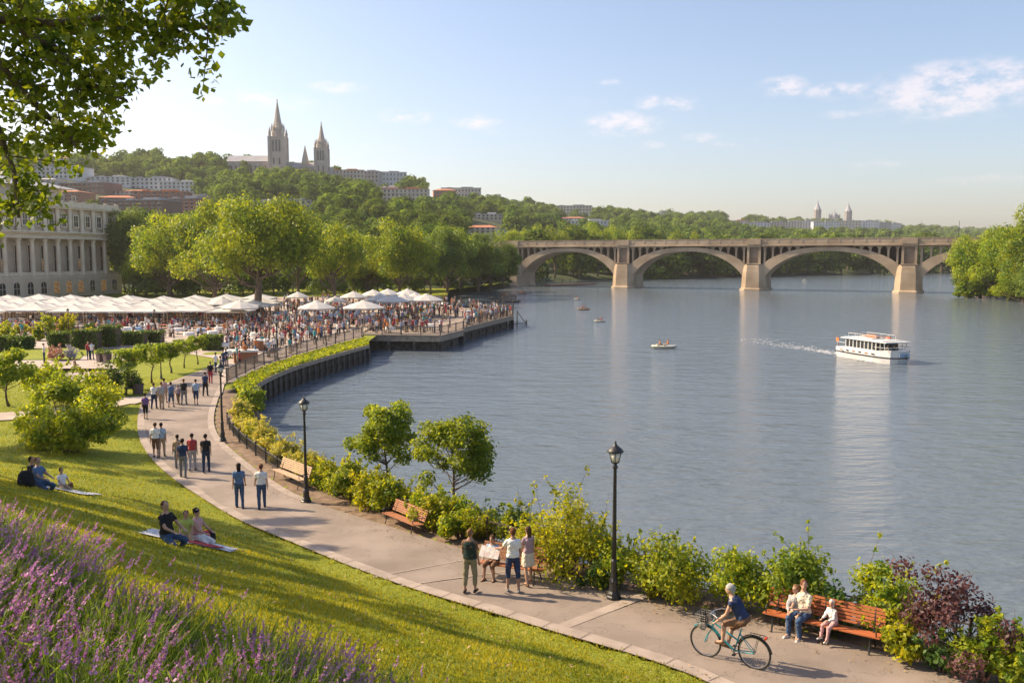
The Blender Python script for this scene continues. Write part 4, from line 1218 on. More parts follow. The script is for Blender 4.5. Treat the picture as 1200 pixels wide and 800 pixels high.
# trees rising behind the bridge deck on the left bank
for i, (px, Y, top, w) in enumerate([(598,395,270,40),(625,400,266,36),(650,405,268,36),(672,405,270,32),(700,412,265,36),(722,415,268,30),(745,420,269,30),(768,425,271,28),(790,430,272,28),(812,440,274,24),
                                (880,505,281,30),(1085,610,284,40),(1110,620,282,40)]):
    Yb = np.interp((px-600)/1000, HA, HB); Y = max(Y, Yb+6)
    bank_tree(px, Y, top, w, 0, 'light green tree rising behind the bridge deck', 'light green trees behind the bridge deck', z=1.4)
print('woods', len(pts), isthing.sum())
# ------------------------------------------------------------------ people
def cloth(n, c, r=.85): return mat(n, c, r, tuple(min(1, v*1.25+.004) for v in c), 9, .75, 16, spec=.15)
CM = {}
def cm(c):
    if c not in CM: CM[c] = cloth('cloth_'+c, PAL[c])
    return CM[c]
PAL = {'white':(.68,.67,.66),'navy':(.03,.045,.10),'blue':(.09,.15,.28),'jeans':(.05,.085,.16),'darkjeans':(.03,.045,.085),'olive':(.20,.18,.12),'grey':(.18,.18,.18),'red':(.36,.05,.06),'black':(.02,.02,.023),
       'pink':(.50,.30,.30),'brown':(.16,.09,.055),'tan':(.36,.27,.18),'lightblue':(.30,.40,.52),'green':(.10,.17,.06),'lime':(.36,.42,.10),'teal':(.05,.26,.28),'purple':(.16,.09,.24),'darkgreen':(.02,.035,.032),
       'orange':(.50,.17,.05),'cream':(.58,.52,.42),'yellow':(.55,.45,.10),'greytee':(.34,.33,.33),'mauve':(.33,.24,.27),'hairbrown':(.07,.038,.02),'hairdark':(.018,.013,.011),'hairred':(.11,.042,.02),'hairwhite':(.33,.325,.31),'hairfair':(.17,.095,.045)}
SKIN = [mat('skin_light', (.46,.27,.19), .55, (.52,.32,.23), 6), mat('skin_mid', (.34,.19,.125), .55, (.40,.23,.16), 6), mat('skin_dark', (.17,.09,.06), .55, (.21,.115,.075), 6)]
M['eye'] = mat('eye', (.02,.015,.012), .3); M['lips'] = mat('lips', (.34,.13,.11), .5)
deps_cache = {}
FOLD = bpy.data.textures.new('folds', 'CLOUDS'); FOLD.noise_scale = .10; FOLD.noise_depth = 2
def remesh(mb, mats, vox, sm=2, fold=0.):
    me = mb.mesh(mats)
    o = bpy.data.objects.new('tmp', me); COL.objects.link(o)
    r = o.modifiers.new('r', 'REMESH'); r.mode = 'VOXEL'; r.voxel_size = vox; r.use_smooth_shade = True
    if sm:
        s = o.modifiers.new('s', 'SMOOTH'); s.factor = .5; s.iterations = sm
    if fold:
        d = o.modifiers.new('d', 'DISPLACE'); d.texture = FOLD; d.strength = fold; d.mid_level = .5; d.texture_coords = 'LOCAL'
    dg = bpy.context.evaluated_depsgraph_get()
    out = bpy.data.meshes.new_from_object(o.evaluated_get(dg))
    bpy.data.objects.remove(o); bpy.data.meshes.remove(me)
    out.materials.clear()
    for m in (mats if isinstance(mats, (list, tuple)) else [mats]): out.materials.append(m)
    return out
def cap(mb, a, b, ra, rb, n=10):
    """closed tapered capsule"""
    a = Vector(a); b = Vector(b); d = b-a; L_ = d.length
    if L_ < 1e-5: return
    t = d/L_
    pts = []; rad = []
    for k in range(4):
        an = -PI/2+k*PI/8; pts.append(a+t*ra*math.sin(an)); rad.append(max(ra*math.cos(an), ra*.05))
    pts.append(a); rad.append(ra); pts.append(a+d*.5); rad.append((ra+rb)/2); pts.append(b); rad.append(rb)
    for k in range(1, 5):
        an = k*PI/8; pts.append(b+t*rb*math.sin(an)); rad.append(max(rb*math.cos(an), rb*.05))
    mb.tube(pts, rad, n)
def loft(mb, secs, n=18):
    """secs: (centre, half width x, half depth, up-lean rotation) ellipses in the tilted plane"""
    vs = []; fs = []
    for c, rx, ry, M3 in secs:
        for k in range(n):
            a = 2*PI*k/n
            ca, sa = math.cos(a), math.sin(a)
            p = M3 @ Vector((rx*math.copysign(abs(ca)**.85, ca), ry*math.copysign(abs(sa)**.85, sa), 0))
            vs.append(Vector(c)+p)
    for i in range(len(secs)-1):
        for k in range(n):
            k2 = (k+1) % n; fs.append((i*n+k, i*n+k2, (i+1)*n+k2, (i+1)*n+k))
    fs.append(tuple(range(n-1, -1, -1))); fs.append(tuple((len(secs)-1)*n+k for k in range(n)))
    mb.add(vs, fs)

TORSO = [(-.06,.135,.095),(.0,.168,.118),(.07,.165,.115),(.17,.140,.105),(.27,.142,.108),(.37,.162,.120),(.43,.168,.118),(.485,.140,.098),(.53,.085,.072),(.57,.058,.058)]
def human(name, label, loc, face, h=1.72, pelvis=.94, lean=0., turn=0., legs=((4,4,3),(-4,4,3)), arms=((5,8,12,0),(5,8,12,0)), top='white', sleeve=.55, bottom='jeans', blen=1.0, shoe='black', hair='hairbrown', hairlen='short',
          skin=0, group=None, head=(0,0), vox=.013, girl=False, skirt=0., vest=None, capc=None, sc_=1., cat='person', fingers=True, sloc=None, bald=False):
    """legs: (thigh pitch, knee bend, splay); arms: (pitch, spread, elbow, inward) in degrees; +Y is forward"""
    S = h/1.75
    rz = math.atan2(face[1], face[0])-PI/2
    t = empty(name, loc, rz, label, cat, group)
    sk = SKIN[skin]
    P0 = Vector((0, 0, pelvis*S))
    ML = Matrix.Rotation(-R(lean), 3, 'X') @ Matrix.Rotation(R(turn), 3, 'Z')
    up = ML @ Vector((0,0,1)); rt = ML @ Vector((1,0,0)); fw = ML @ Vector((0,1,0))
    sw = .92 if girl else 1.
    def sec(o, rx, ry, add=0.): return (P0+up*(o*S), (rx*sw+add)*S, (ry+add)*S, ML)
    body = MB(); shirt = MB(); trou = MB(); hairm = MB()
    loft(body, [sec(*q) for q in TORSO])
    # neck and head
    nb = P0+up*(.55*S); HT = Matrix.Rotation(R(head[0]), 3, 'Z') @ Matrix.Rotation(-R(head[1]+lean*.35), 3, 'X')
    hu = HT @ Vector((0,0,1)); hf = HT @ Vector((0,1,0)); hr = HT @ Vector((1,0,0))
    hc = nb+up*(.012*S)+hu*(.140*S)+hf*(.015*S)
    cap(body, nb-up*.04*S, hc-hu*(.05*S), .058*S, .052*S)
    def hel(mb, o, r, n=14, m=10):
        tmp = MB().ell((0,0,0), r, n, m)
        mb.add([hc+hr*(v[0]+o[0])*S+hf*(v[1]+o[1])*S+hu*(v[2]+o[2])*S-hc*0 if False else hc+(hr*(v[0]+o[0])+hf*(v[1]+o[1])+hu*(v[2]+o[2]))*S*1.07 for v in tmp.v], tmp.f)
    hel(body, (0,0,.015), (.074,.092,.100)); hel(body, (0,.022,-.045), (.055,.066,.065))
    hel(body, (0,.095,-.012), (.012,.020,.022), 8, 6)
    for sx in (-1, 1): hel(body, (sx*.076,-.005,-.005), (.012,.018,.030), 8, 6)
    # hair
    if hairlen == 'short': hel(hairm, (0,-.012,.032), (.083,.096,.090)); hel(hairm, (0,-.045,-.015), (.068,.058,.060))
    elif hairlen == 'long':
        hel(hairm, (0,-.014,.032), (.086,.098,.092)); hel(hairm, (0,-.058,-.05), (.080,.055,.11)); hel(hairm, (0,-.07,-.14), (.070,.040,.10))
    elif hairlen == 'bun': hel(hairm, (0,-.012,.032), (.084,.097,.090)); hel(hairm, (0,-.095,.06), (.045,.045,.045), 8, 6); hel(hairm, (0,-.05,-.02), (.066,.05,.055))
    # legs
    feet = []
    for sx, (a, kb, sp) in zip((1, -1), legs):
        hip = P0+rt*(sx*.088*S)-up*.01*S
        a1 = R(a); s1 = R(sp)*sx
        d1 = Vector((math.sin(s1)*1., math.sin(a1)*math.cos(s1), -math.cos(a1)*math.cos(s1))).normalized()
        kn = hip+d1*(.425*S)
        a2 = R(a-kb); d2 = Vector((math.sin(s1)*.3, math.sin(a2), -math.cos(a2))).normalized()
        an = kn+d2*(.415*S)
        cap(body, hip, kn, .082*S, .053*S); cap(body, kn, kn+d2*.14*S, .052*S, .053*S); cap(body, kn+d2*.12*S, an, .054*S, .034*S)
        # trousers
        tr = .012*S
        if blen > 0 and skirt == 0:
            L1 = min(1, blen*2) if blen < .5 else 1.
            cap(trou, hip, hip+(kn-hip)*L1, .098*S, (.096-.026*L1)*S+.004)
            if blen > .5:
                f = (blen-.5)*2
                cap(trou, kn, kn+(an-kn)*f*.97, .071*S, (.070-.012*f)*S)
        fd = Vector((sx*.12, 1, 0)); tilt = min(0., R(a-kb)+.35) if abs(a-kb) > 20 else 0
        fd = Vector((sx*.12, math.cos(tilt), math.sin(tilt))).normalized()
        feet.append((an, fd, d2))
        cap(body, an, an+fd*.12*S-Vector((0,0,.035*S)), .034*S, .030*S)
    if skirt > 0:
        hip = P0; L_ = skirt*.84*S
        loft(trou, [(P0+up*.13*S, .150*S, .112*S, ML), (P0, .182*S, .135*S, ML), (P0-Vector((0,0,L_*.6)), .20*S, .16*S, Matrix.Identity(3)), (P0-Vector((0,0,L_)), .205*S, .17*S, Matrix.Identity(3))])
    else:
        loft(trou, [sec(-.07,.15,.11,.006), sec(-.0,.172,.122,.010), sec(.07,.165,.115,.010), sec(.12,.150,.105,.008)])
    # shirt
    loft(shirt, [sec(o, rx, ry, .014 if o < .5 else .008) for o, rx, ry in [(.03,.166,.118),(.07,.163,.116),(.17,.145,.106),(.27,.146,.106),(.37,.162,.121),(.43,.166,.119),(.485,.138,.098),(.53,.082,.070)]])
    # arms
    for sx, (a, sp, eb, inn) in zip((1, -1), arms):
        sh_ = P0+up*(.448*S)+rt*(sx*.168*sw*S)
        a1 = R(a)
        d1 = Vector((math.sin(R(sp))*sx, math.sin(a1)*math.cos(R(sp)), -math.cos(a1)*math.cos(R(sp)))).normalized()
        d1 = (Matrix.Rotation(-R(lean)*.5, 3, 'X') @ d1) if lean else d1
        el = sh_+d1*(.285*S)
        a2 = R(a+eb); i2 = R(inn)
        d2 = Vector((math.sin(R(sp))*sx*.5-math.sin(i2)*sx, math.sin(a2)*math.cos(i2), -math.cos(a2)*math.cos(i2))).normalized()
        wr = el+d2*(.245*S)
        cap(body, sh_, el, .050*S, .038*S); cap(body, el, wr, .039*S, .026*S)
        # palm, four fingers and a thumb
        side = d2.cross(Vector((0,0,1)));
        if side.length < .2: side = Vector((0,1,0))-d2*d2.y
        side.normalize(); nrm = d2.cross(side).normalized()
        pal = wr+d2*.075*S
        cap(body, wr, pal-side*.016*S, .024*S, .020*S, 8); cap(body, wr+side*.008*S, pal+side*.016*S, .022*S, .020*S, 8)
        if fingers:
            for q, fl_ in zip((-.030,-.010,.010,.029), (.058,.074,.080,.068)):
                b0 = pal+side*q*S; b1 = b0+(d2*.6*fl_+nrm*-.10*fl_)*S; b2 = b1+(d2*.42*fl_-nrm*.26*fl_)*S
                body.tube([b0-d2*.01*S, b1, b2], [.0105*S,.0095*S,.0075*S], 6)
            b0 = wr+d2*.03*S+side*.022*S; b1 = b0+(side*.028+d2*.028)*S; b2 = b1+(side*.006+d2*.028)*S
            body.tube([b0, b1, b2], [.013*S,.011*S,.009*S], 6)
        else: cap(body, pal, pal+d2*.06*S, .026*S, .016*S, 8)
        if sleeve > 0:
            f = min(1, sleeve); cap(shirt, sh_, sh_+(el-sh_)*f, .059*S, (.060-.008*f)*S)
            if sleeve > 1: cap(shirt, el, el+(wr-el)*(sleeve-1), .052*S, .040*S)
    me = remesh(body, sk, vox)
    o = link('body', me, t)
    link('shirt', remesh(shirt, cm(top), vox*1.1, fold=.045), t)
    link('skirt' if skirt > 0 else ('trousers' if blen > .6 else 'shorts'), remesh(trou, cm(bottom), vox*1.1, fold=.032), t)
    if capc: hairm = MB(); hel(hairm, (0,-.005,.040), (.090,.104,.088)); hel(hairm, (0,.075,.04), (.062,.070,.012))
    if not bald: link('cap' if capc else 'hair', remesh(hairm, cm(capc or hair), vox, fold=0 if capc else .03), t)
    fe = MB()
    for sx in (-1, 1): 
        tmp = hc+(hr*sx*.030+hf*.084+hu*.012)*S; fe.ell(tmp, (.011*S,.009*S,.008*S), 8, 5)
    fe.build('eyes', M['eye'], t)
    mo = MB(); q = hc+(hf*.083-hu*.055)*S; mo.ell(q, (.020*S,.010*S,.006*S), 8, 5); mo.build('mouth', M['lips'], t)
    for (an, fd, d2), _ in zip(feet, (0, 1)):
        s = MB(); dn = -Vector((0,0,1)); 
        a0 = an-fd*.05*S-Vector((0,0,.045*S)); b0 = an+fd*.15*S-Vector((0,0,.050*S))
        cap(s, a0, b0, .040*S, .036*S); cap(s, an-Vector((0,0,.02*S)), an+fd*.06*S-Vector((0,0,.04*S)), .042*S, .040*S)
        link('shoe', remesh(s, cm(shoe), vox), t)
    if vest:
        v = MB(); loft(v, [sec(o, rx, ry, .026) for o, rx, ry in [(.02,.166,.118),(.07,.163,.116),(.17,.145,.106),(.27,.146,.106),(.37,.158,.118),(.43,.155,.118),(.50,.105,.09)]])
        link('vest', remesh(v, cm(vest), vox*1.1), t)
    return t

def along(p, q):
    d = Vector((q[0]-p[0], q[1]-p[1], 0)); return (d.x, d.y)
def pw(px, py):     # point on the path
    return onpath(px, py)
away = (-.55, .83)
# --- the group with the map
pA = pw(551, 694)
human('person', 'person in a dark vest and rolled olive trousers, seen from behind on the path', (pA[0], pA[1], pA[2]+.005), (.25,.97), 1.73, .935, legs=((5,7,5),(-4,3,4)), arms=((3,7,10,0),(10,10,30,0)), top='brown', sleeve=.6, bottom='olive', blen=.82, hair='hairfair', skin=1, vest='darkgreen')
pB = pw(601, 693)
human('person', 'person in a white tee and dark blue shorts holding one end of the open map', (pB[0], pB[1], pB[2]+.005), (-.15,.99), 1.74, .935, legs=((-5,3,6),(6,8,5)), arms=((12,8,30,5),(35,18,38,-25)), top='white', sleeve=.6, bottom='navy', blen=.62, shoe='grey', hair='hairred', skin=1)
pC = pw(619, 686)
human('person', 'long-haired person in a pinkish top and short pale skirt near the map', (pC[0], pC[1]+.1, pC[2]+.005), (-.5,.87), 1.62, .935, legs=((8,10,4),(-8,6,4)), arms=((5,6,20,0),(28,6,70,20)), top='mauve', sleeve=.45, bottom='cream', blen=.4, skirt=.42, shoe='brown', hair='hairbrown', hairlen='long', skin=0, girl=True)
# bench helper
def bench(label, pL, pR, wood, long=False, name='park_bench', hs_=.92):
    """pL, pR: ground points of the two front legs; the back is on the river side"""
    a = Vector(pL); b = Vector(pR); d = (b-a); L_ = d.length; d.normalize()
    zc = (a.z+b.z)/2
    rz = math.atan2(d.y, d.x)        # local +x along the bench, local +y to the river
    t = empty(name, ((a.x+b.x)/2, (a.y+b.y)/2, zc), rz, label, 'bench')
    slope = math.atan2(b.z-a.z, L_); t.rotation_euler = (0, -slope, rz); t.scale = (1, .9, hs_)
    ov = .22; W_ = L_+2*ov
    m = MB()
    for k in range(5): m.box((0, -.02+k*.092, .445-.012*k), (W_, .075, .032))
    m.build('seat', M[wood], t)
    m = MB()
    for k in range(6): m.box((0, .43+.032*k, .53+k*.078), (W_, .026, .062), rx=-.30)
    m.build('backrest', M[wood], t)
    n = 3 if long else 2
    for k in range(n):
        x = -L_/2+L_*k/(n-1)
        m = MB()
        m.tube([(x,-.07,.0),(x,-.05,.05),(x,0,.22),(x,.02,.42)], [.028,.022,.02,.022], 6)
        m.tube([(x,.55,.0),(x,.50,.06),(x,.42,.25),(x,.40,.42),(x,.45,.60),(x,.63,1.0)], [.028,.022,.02,.022,.02,.018], 6)
        m.tube([(x,0,.425),(x,.2,.40),(x,.40,.41)], .02, 6)
        m.build('leg', M['iron'], t)
        if k in (0, n-1):
            m = MB(); xx = x+(-.14 if k == 0 else .14)
            m.tube([(xx,-.02,.44),(xx,-.05,.60),(xx,.02,.66),(xx,.30,.66),(xx,.49,.64)], [.016,.016,.018,.018,.016], 6); m.build('armrest', M['iron'], t)
    return t
B1L, B1R = pw(905,739), pw(1019,766)
# seated height of the near bench follows its legs
bench('long reddish slatted bench at the lower right with two people and a child on it', B1L, B1R, 'wood_red', True)
B2L, B2R = pw(567,676), pw(626,685)
bench('wooden bench behind the group reading the map', B2L, B2R, 'wood')
B3L, B3R = pw(453,613), pw(483,626)
bench('small wooden bench backed by the hedge in the middle of the path', B3L, B3R, 'wood', hs_=.80)
B4L, B4R = pw(322,561), pw(350,573)
bench('pale wooden bench beside the middle street lamp', B4L, B4R, 'wood_pale')
def onbench(L_, R_, t, off=.12, dz=.0):
    a = Vector(L_); b = Vector(R_); d = (b-a).normalized(); n = Vector((-d.y, d.x, 0)).normalized()
    p = a+(b-a)*t+n*off; return (p.x, p.y, a.z+(b.z-a.z)*t+dz), (-n.x, -n.y)
p, f = onbench(B1L, B1R, .30, .22)
human('person', 'seated person in a white top and blue jeans on the long red bench', p, (f[0]-.35, f[1]+.1), 1.70, .535, lean=4, legs=((84,86,4),(82,90,6)), arms=((22,8,72,30),(30,8,62,30)), head=(35,-2), top='cream', sleeve=.7, bottom='jeans', shoe='white', hair='hairred', skin=0)
p, f = onbench(B1L, B1R, .215, .27)
human('person', 'seated person in pale grey leaning in at the left end of the red bench', p, (f[0]+.1, f[1]), 1.52, .53, lean=8, legs=((84,84,3),(86,86,4)), arms=((35,6,40,20),(30,6,40,15)), head=(-38,0), top='greytee', sleeve=1.6, bottom='tan', shoe='tan', hair='hairfair', hairlen='long', skin=0, girl=True)
p, f = onbench(B1L, B1R, .61, .20)
human('person', 'child in a pale hooded cover and pink clothes sitting on the long red bench', (p[0],p[1],p[2]+.20), (f[0]-.6, f[1]+.1), 1.12, .44, lean=14, legs=((78,70,5),(74,60,6)), arms=((30,10,50,20),(40,12,40,25)), head=(15,-14), top='white', sleeve=1.7, bottom='pink', shoe='white', hair='white', hairlen='long', skin=0, girl=True)
p, f = onbench(B2L, B2R, .16, .18)
human('person', 'seated person in a blue top on the bench, mostly hidden by the open map', (p[0],p[1],p[2]), f, 1.62, .53, lean=12, legs=((84,82,5),(84,92,8)), arms=((30,8,50,15),(34,8,50,15)), top='lightblue', sleeve=.7, bottom='brown', blen=.55, shoe='brown', hair='hairbrown', skin=1)
# the map
mp = MB(); mp.box((0,0,0), (.52,.006,.40), ry=0)
for k in (-.13, 0, .13): mp.box((k, -.004, 0), (.004,.004,.39), mi=1)
M['map'] = mat('map_paper', (.72,.68,.62), .8, (.62,.50,.44), 7, detail=5, ramp=(.45,.6)); M['mapline'] = mat('map_fold', (.5,.46,.42), .8)
o = mp.build('open_map', [M['map'], M['mapline']]); q = pw(571, 694); o.location = (q[0]+.06, q[1]+.25, q[2]+1.02); o.rotation_euler = (R(-62), R(8), R(-8))
tag(o, 'open paper map held out over the bench by the person in the white tee', 'map')
# --- walkers
W_ = [
 (281,595,1.75,'blue','jeans',.55,'hairdark',1,'long','person in a blue tee and jeans, left of the pair walking away side by side'),
 (307,596,1.74,'white','jeans',.55,'hairred',0,'short','person in a white tee and jeans, right of the pair walking away side by side'),
 (215,559,1.74,'navy','grey',.55,'hairdark',1,'short','person in a dark printed tee and grey trousers at the front of the middle group'),
 (226,551,1.72,'red','greytee',.55,'hairdark',1,'short','person in a dark red tee in the middle group'),
 (209,549,1.60,'tan','grey',.5,'hairdark',2,'short','person mostly hidden behind the one in the dark printed tee'),
 (242,553,1.76,'black','darkjeans',.55,'hairdark',0,'short','person in a black tee and dark jeans nearest the second lamp'),
 (183,536,1.74,'white','brown',.6,'hairbrown',0,'short','person in a white shirt and brown shorts near the left edge of the path'),
 (190,535,1.70,'lightblue','tan',.6,'hairdark',1,'short','person in pale blue half hidden behind the one in the white shirt')]
for i, (px, py, h, tp, bt, sl, hr, sk, hl, lb) in enumerate(W_):
    p = pw(px, py); s = 1 if i % 2 else -1
    human('person', lb, (p[0], p[1], p[2]+.005), (away[0]*(.4 if i > 1 else .5), away[1]), h, .93, legs=((12*s,8+6*(s > 0),2),(-12*s,8+8*(s < 0),2)), arms=((-14*s,8,14,0),(16*s,8,24,0)), top=tp, sleeve=sl, bottom=bt, blen=.55 if bt == 'brown' else 1., hair=hr, skin=sk, hairlen=hl, vox=.018, fingers=i < 2)
fw = [(171,491,1.62,'purple','black','person in a purple top at the left end of the far group of walkers'),(181,479,1.74,'white','darkjeans','person in a white shirt, second from the left in the far group'),(190,479,1.8,'greytee','tan','tall person in grey, third from the left in the far group'),
      (201,477,1.7,'blue','jeans','person in a blue shirt in the middle of the far group'),(209,474,1.35,'mauve','brown','child in a brownish top in the far group'),(216,474,1.76,'black','grey','person in a black shirt in the far group'),
      (230,474,1.74,'lightblue','navy','person in a pale blue shirt walking alone right of the far group'),(241,464,1.76,'navy','black','person in navy walking further up the path'),(247,449,1.74,'black','red','person in black near the terrace end of the path'),
      (193,472,1.7,'pink','tan','person in pink half hidden behind the tall one in grey')]
for i, (px, py, h, tp, bt, lb) in enumerate(fw):
    p = pw(px, py); s = 1 if i % 2 else -1
    human('person', lb, (p[0], p[1], p[2]+.005), (-.1+.1*s, 1 if i != 4 else -1), h, .93, legs=((10*s,8,2),(-10*s,8,2)), arms=((-12*s,8,14,0),(12*s,8,20,0)), top=tp, sleeve=.6, bottom=bt, blen=1. if i % 3 else .6, hair=['hairdark','hairbrown','hairfair'][i % 3], skin=i % 2, vox=.026, fingers=False)
# --- picnic groups
M['rug_white'] = mat('picnic_rug', (.62,.62,.66), .9, (.36,.42,.55), 6, .3, 30, ramp=(.5,.56)); M['rug_red'] = mat('rug_red', (.42,.03,.05), .9, (.30,.03,.05), 6, .3, 30)
def rug(name, c, ang, w, d, m, label, lift=.05):
    n = 10; V = []; 
    for i in range(n+1):
        for j in range(n+1):
            u = (i/n-.5)*w*(1+.06*math.sin(j*2.1)); v = (j/n-.5)*d*(1+.08*math.sin(i*1.7))
            x = c[0]+u*math.cos(ang)-v*math.sin(ang); y = c[1]+u*math.sin(ang)+v*math.cos(ang)
            V.append((x, y, 0))
    V = np.array(V); V[:, 2] = Hn(V)+lift+.012*np.sin(V[:, 0]*9)*np.cos(V[:, 1]*8)
    F = np.array([(i*(n+1)+j, (i+1)*(n+1)+j, (i+1)*(n+1)+j+1, i*(n+1)+j+1) for i in range(n) for j in range(n)])
    V2 = V-np.array([0, 0, .012]); V = np.vstack([V, V2]); 
    F = np.vstack([F, F[:, ::-1]+len(V2)])
    return tag(link(name, arrmesh(V, F, m, name, None, True)), label, 'blanket')
g2 = hit(222, 634)
rug('picnic_rug', (g2[0]+.1, g2[1]-.2), .2, 2.15, 1.6, M['rug_white'], 'white patterned rug under the picnic group nearer the path')
rug('picnic_rug', (g2[0]+.42, g2[1]-.45), .1, 1.1, .8, M['rug_red'], 'red blanket on top of the white rug', .075)
def sit(px, py, label, lift=.0, **k):
    x, y, z = hit(px, py); 
    a = dict(pelvis=.15, lean=-2, legs=((70,85,8),(78,110,10)), arms=((40,8,30,15),(38,8,30,15)))
    a.update(k)
    return human('person', label, (x, y, z+.06+lift), **a)
sit(196,636,'person in a black tee and jeans sitting cross-legged at the left of the nearer picnic', face=(.85,-.35), h=1.78, legs=((62,84,6),(72,112,14)), top='black', bottom='jeans', shoe='brown', hair='hairbrown', skin=0, head=(-5,-6))
sit(219,634,'child in a lime top sitting at the back of the nearer picnic', face=(.3,-.9), h=1.35, top='lime', bottom='tan', hair='hairdark', skin=1, lift=.02)
sit(232,636,'person with bare arms in a pale pink top at the nearer picnic', face=(.9,-.3), h=1.6, legs=((72,70,6),(66,92,10)), top='pink', sleeve=0, bottom='white', hair='hairdark', hairlen='bun', skin=0, girl=True)
g1 = hit(78, 575)
rug('picnic_rug', (g1[0], g1[1]-.25), .05, 2.1, 1.3, M['rug_white'], 'pale rug under the picnic group further up the lawn')
sit(46,572,'person in a light blue top wearing a dark vest bag, sitting at the further picnic', face=(.9,-.2), h=1.74, legs=((64,86,6),(74,110,14)), top='blue', bottom='jeans', hair='hairbrown', hairlen='bun', skin=0, girl=True)
sit(39,569,'person with black hair mostly hidden behind the one with the dark bag', face=(.9,.1), h=1.72, top='black', bottom='darkjeans', hair='hairdark', skin=1)
sit(73,574,'child in a white tee sitting on the pale rug', face=(.7,-.5), h=1.3, legs=((74,50,6),(70,64,10)), top='white', bottom='tan', blen=.5, hair='hairdark', skin=1)
def bag(name, loc, c, s, label, cat='bag'):
    t = empty(name, loc, .4, label, cat)
    m = MB(); loft(m, [(Vector((0,0,0)), .17*s, .11*s, Matrix.Identity(3)), (Vector((0,0,.12*s)), .19*s, .13*s, Matrix.Identity(3)), (Vector((0,0,.30*s)), .16*s, .11*s, Matrix.Identity(3)), (Vector((0,0,.38*s)), .09*s, .06*s, Matrix.Identity(3))], 14)
    m.build('bag_body', cm(c), t, True)
    MB().tube([(-.08*s,0,.34*s),(-.06*s,0,.46*s),(.06*s,0,.46*s),(.08*s,0,.34*s)], .012*s, 6).build('handle', cm('black'), t, True)
    m = MB(); loft(m, [(Vector((0,-.13*s,.05*s)), .12*s, .04*s, Matrix.Identity(3)), (Vector((0,-.13*s,.2*s)), .11*s, .035*s, Matrix.Identity(3))], 12); m.build('pocket', cm(c), t, True)
x, y, z = hit(247, 637); bag('carry_bag', (x, y, z+.08), 'black', .75, 'small black bag on the red blanket of the nearer picnic')
x, y, z = hit(241, 636); bag('red_bag', (x, y, z+.08), 'red', .7, 'red bag lying between the picnickers and the black bag')
x, y, z = hit(35, 571); bag('backpack', (x-.05, y-.1, z+.05), 'black', 1.35, 'large black backpack standing behind the further picnic group', 'backpack')
x, y, z = hit(83, 574); bag('food_bag', (x, y, z+.08), 'brown', .5, 'small brown bag on the pale rug by the child')

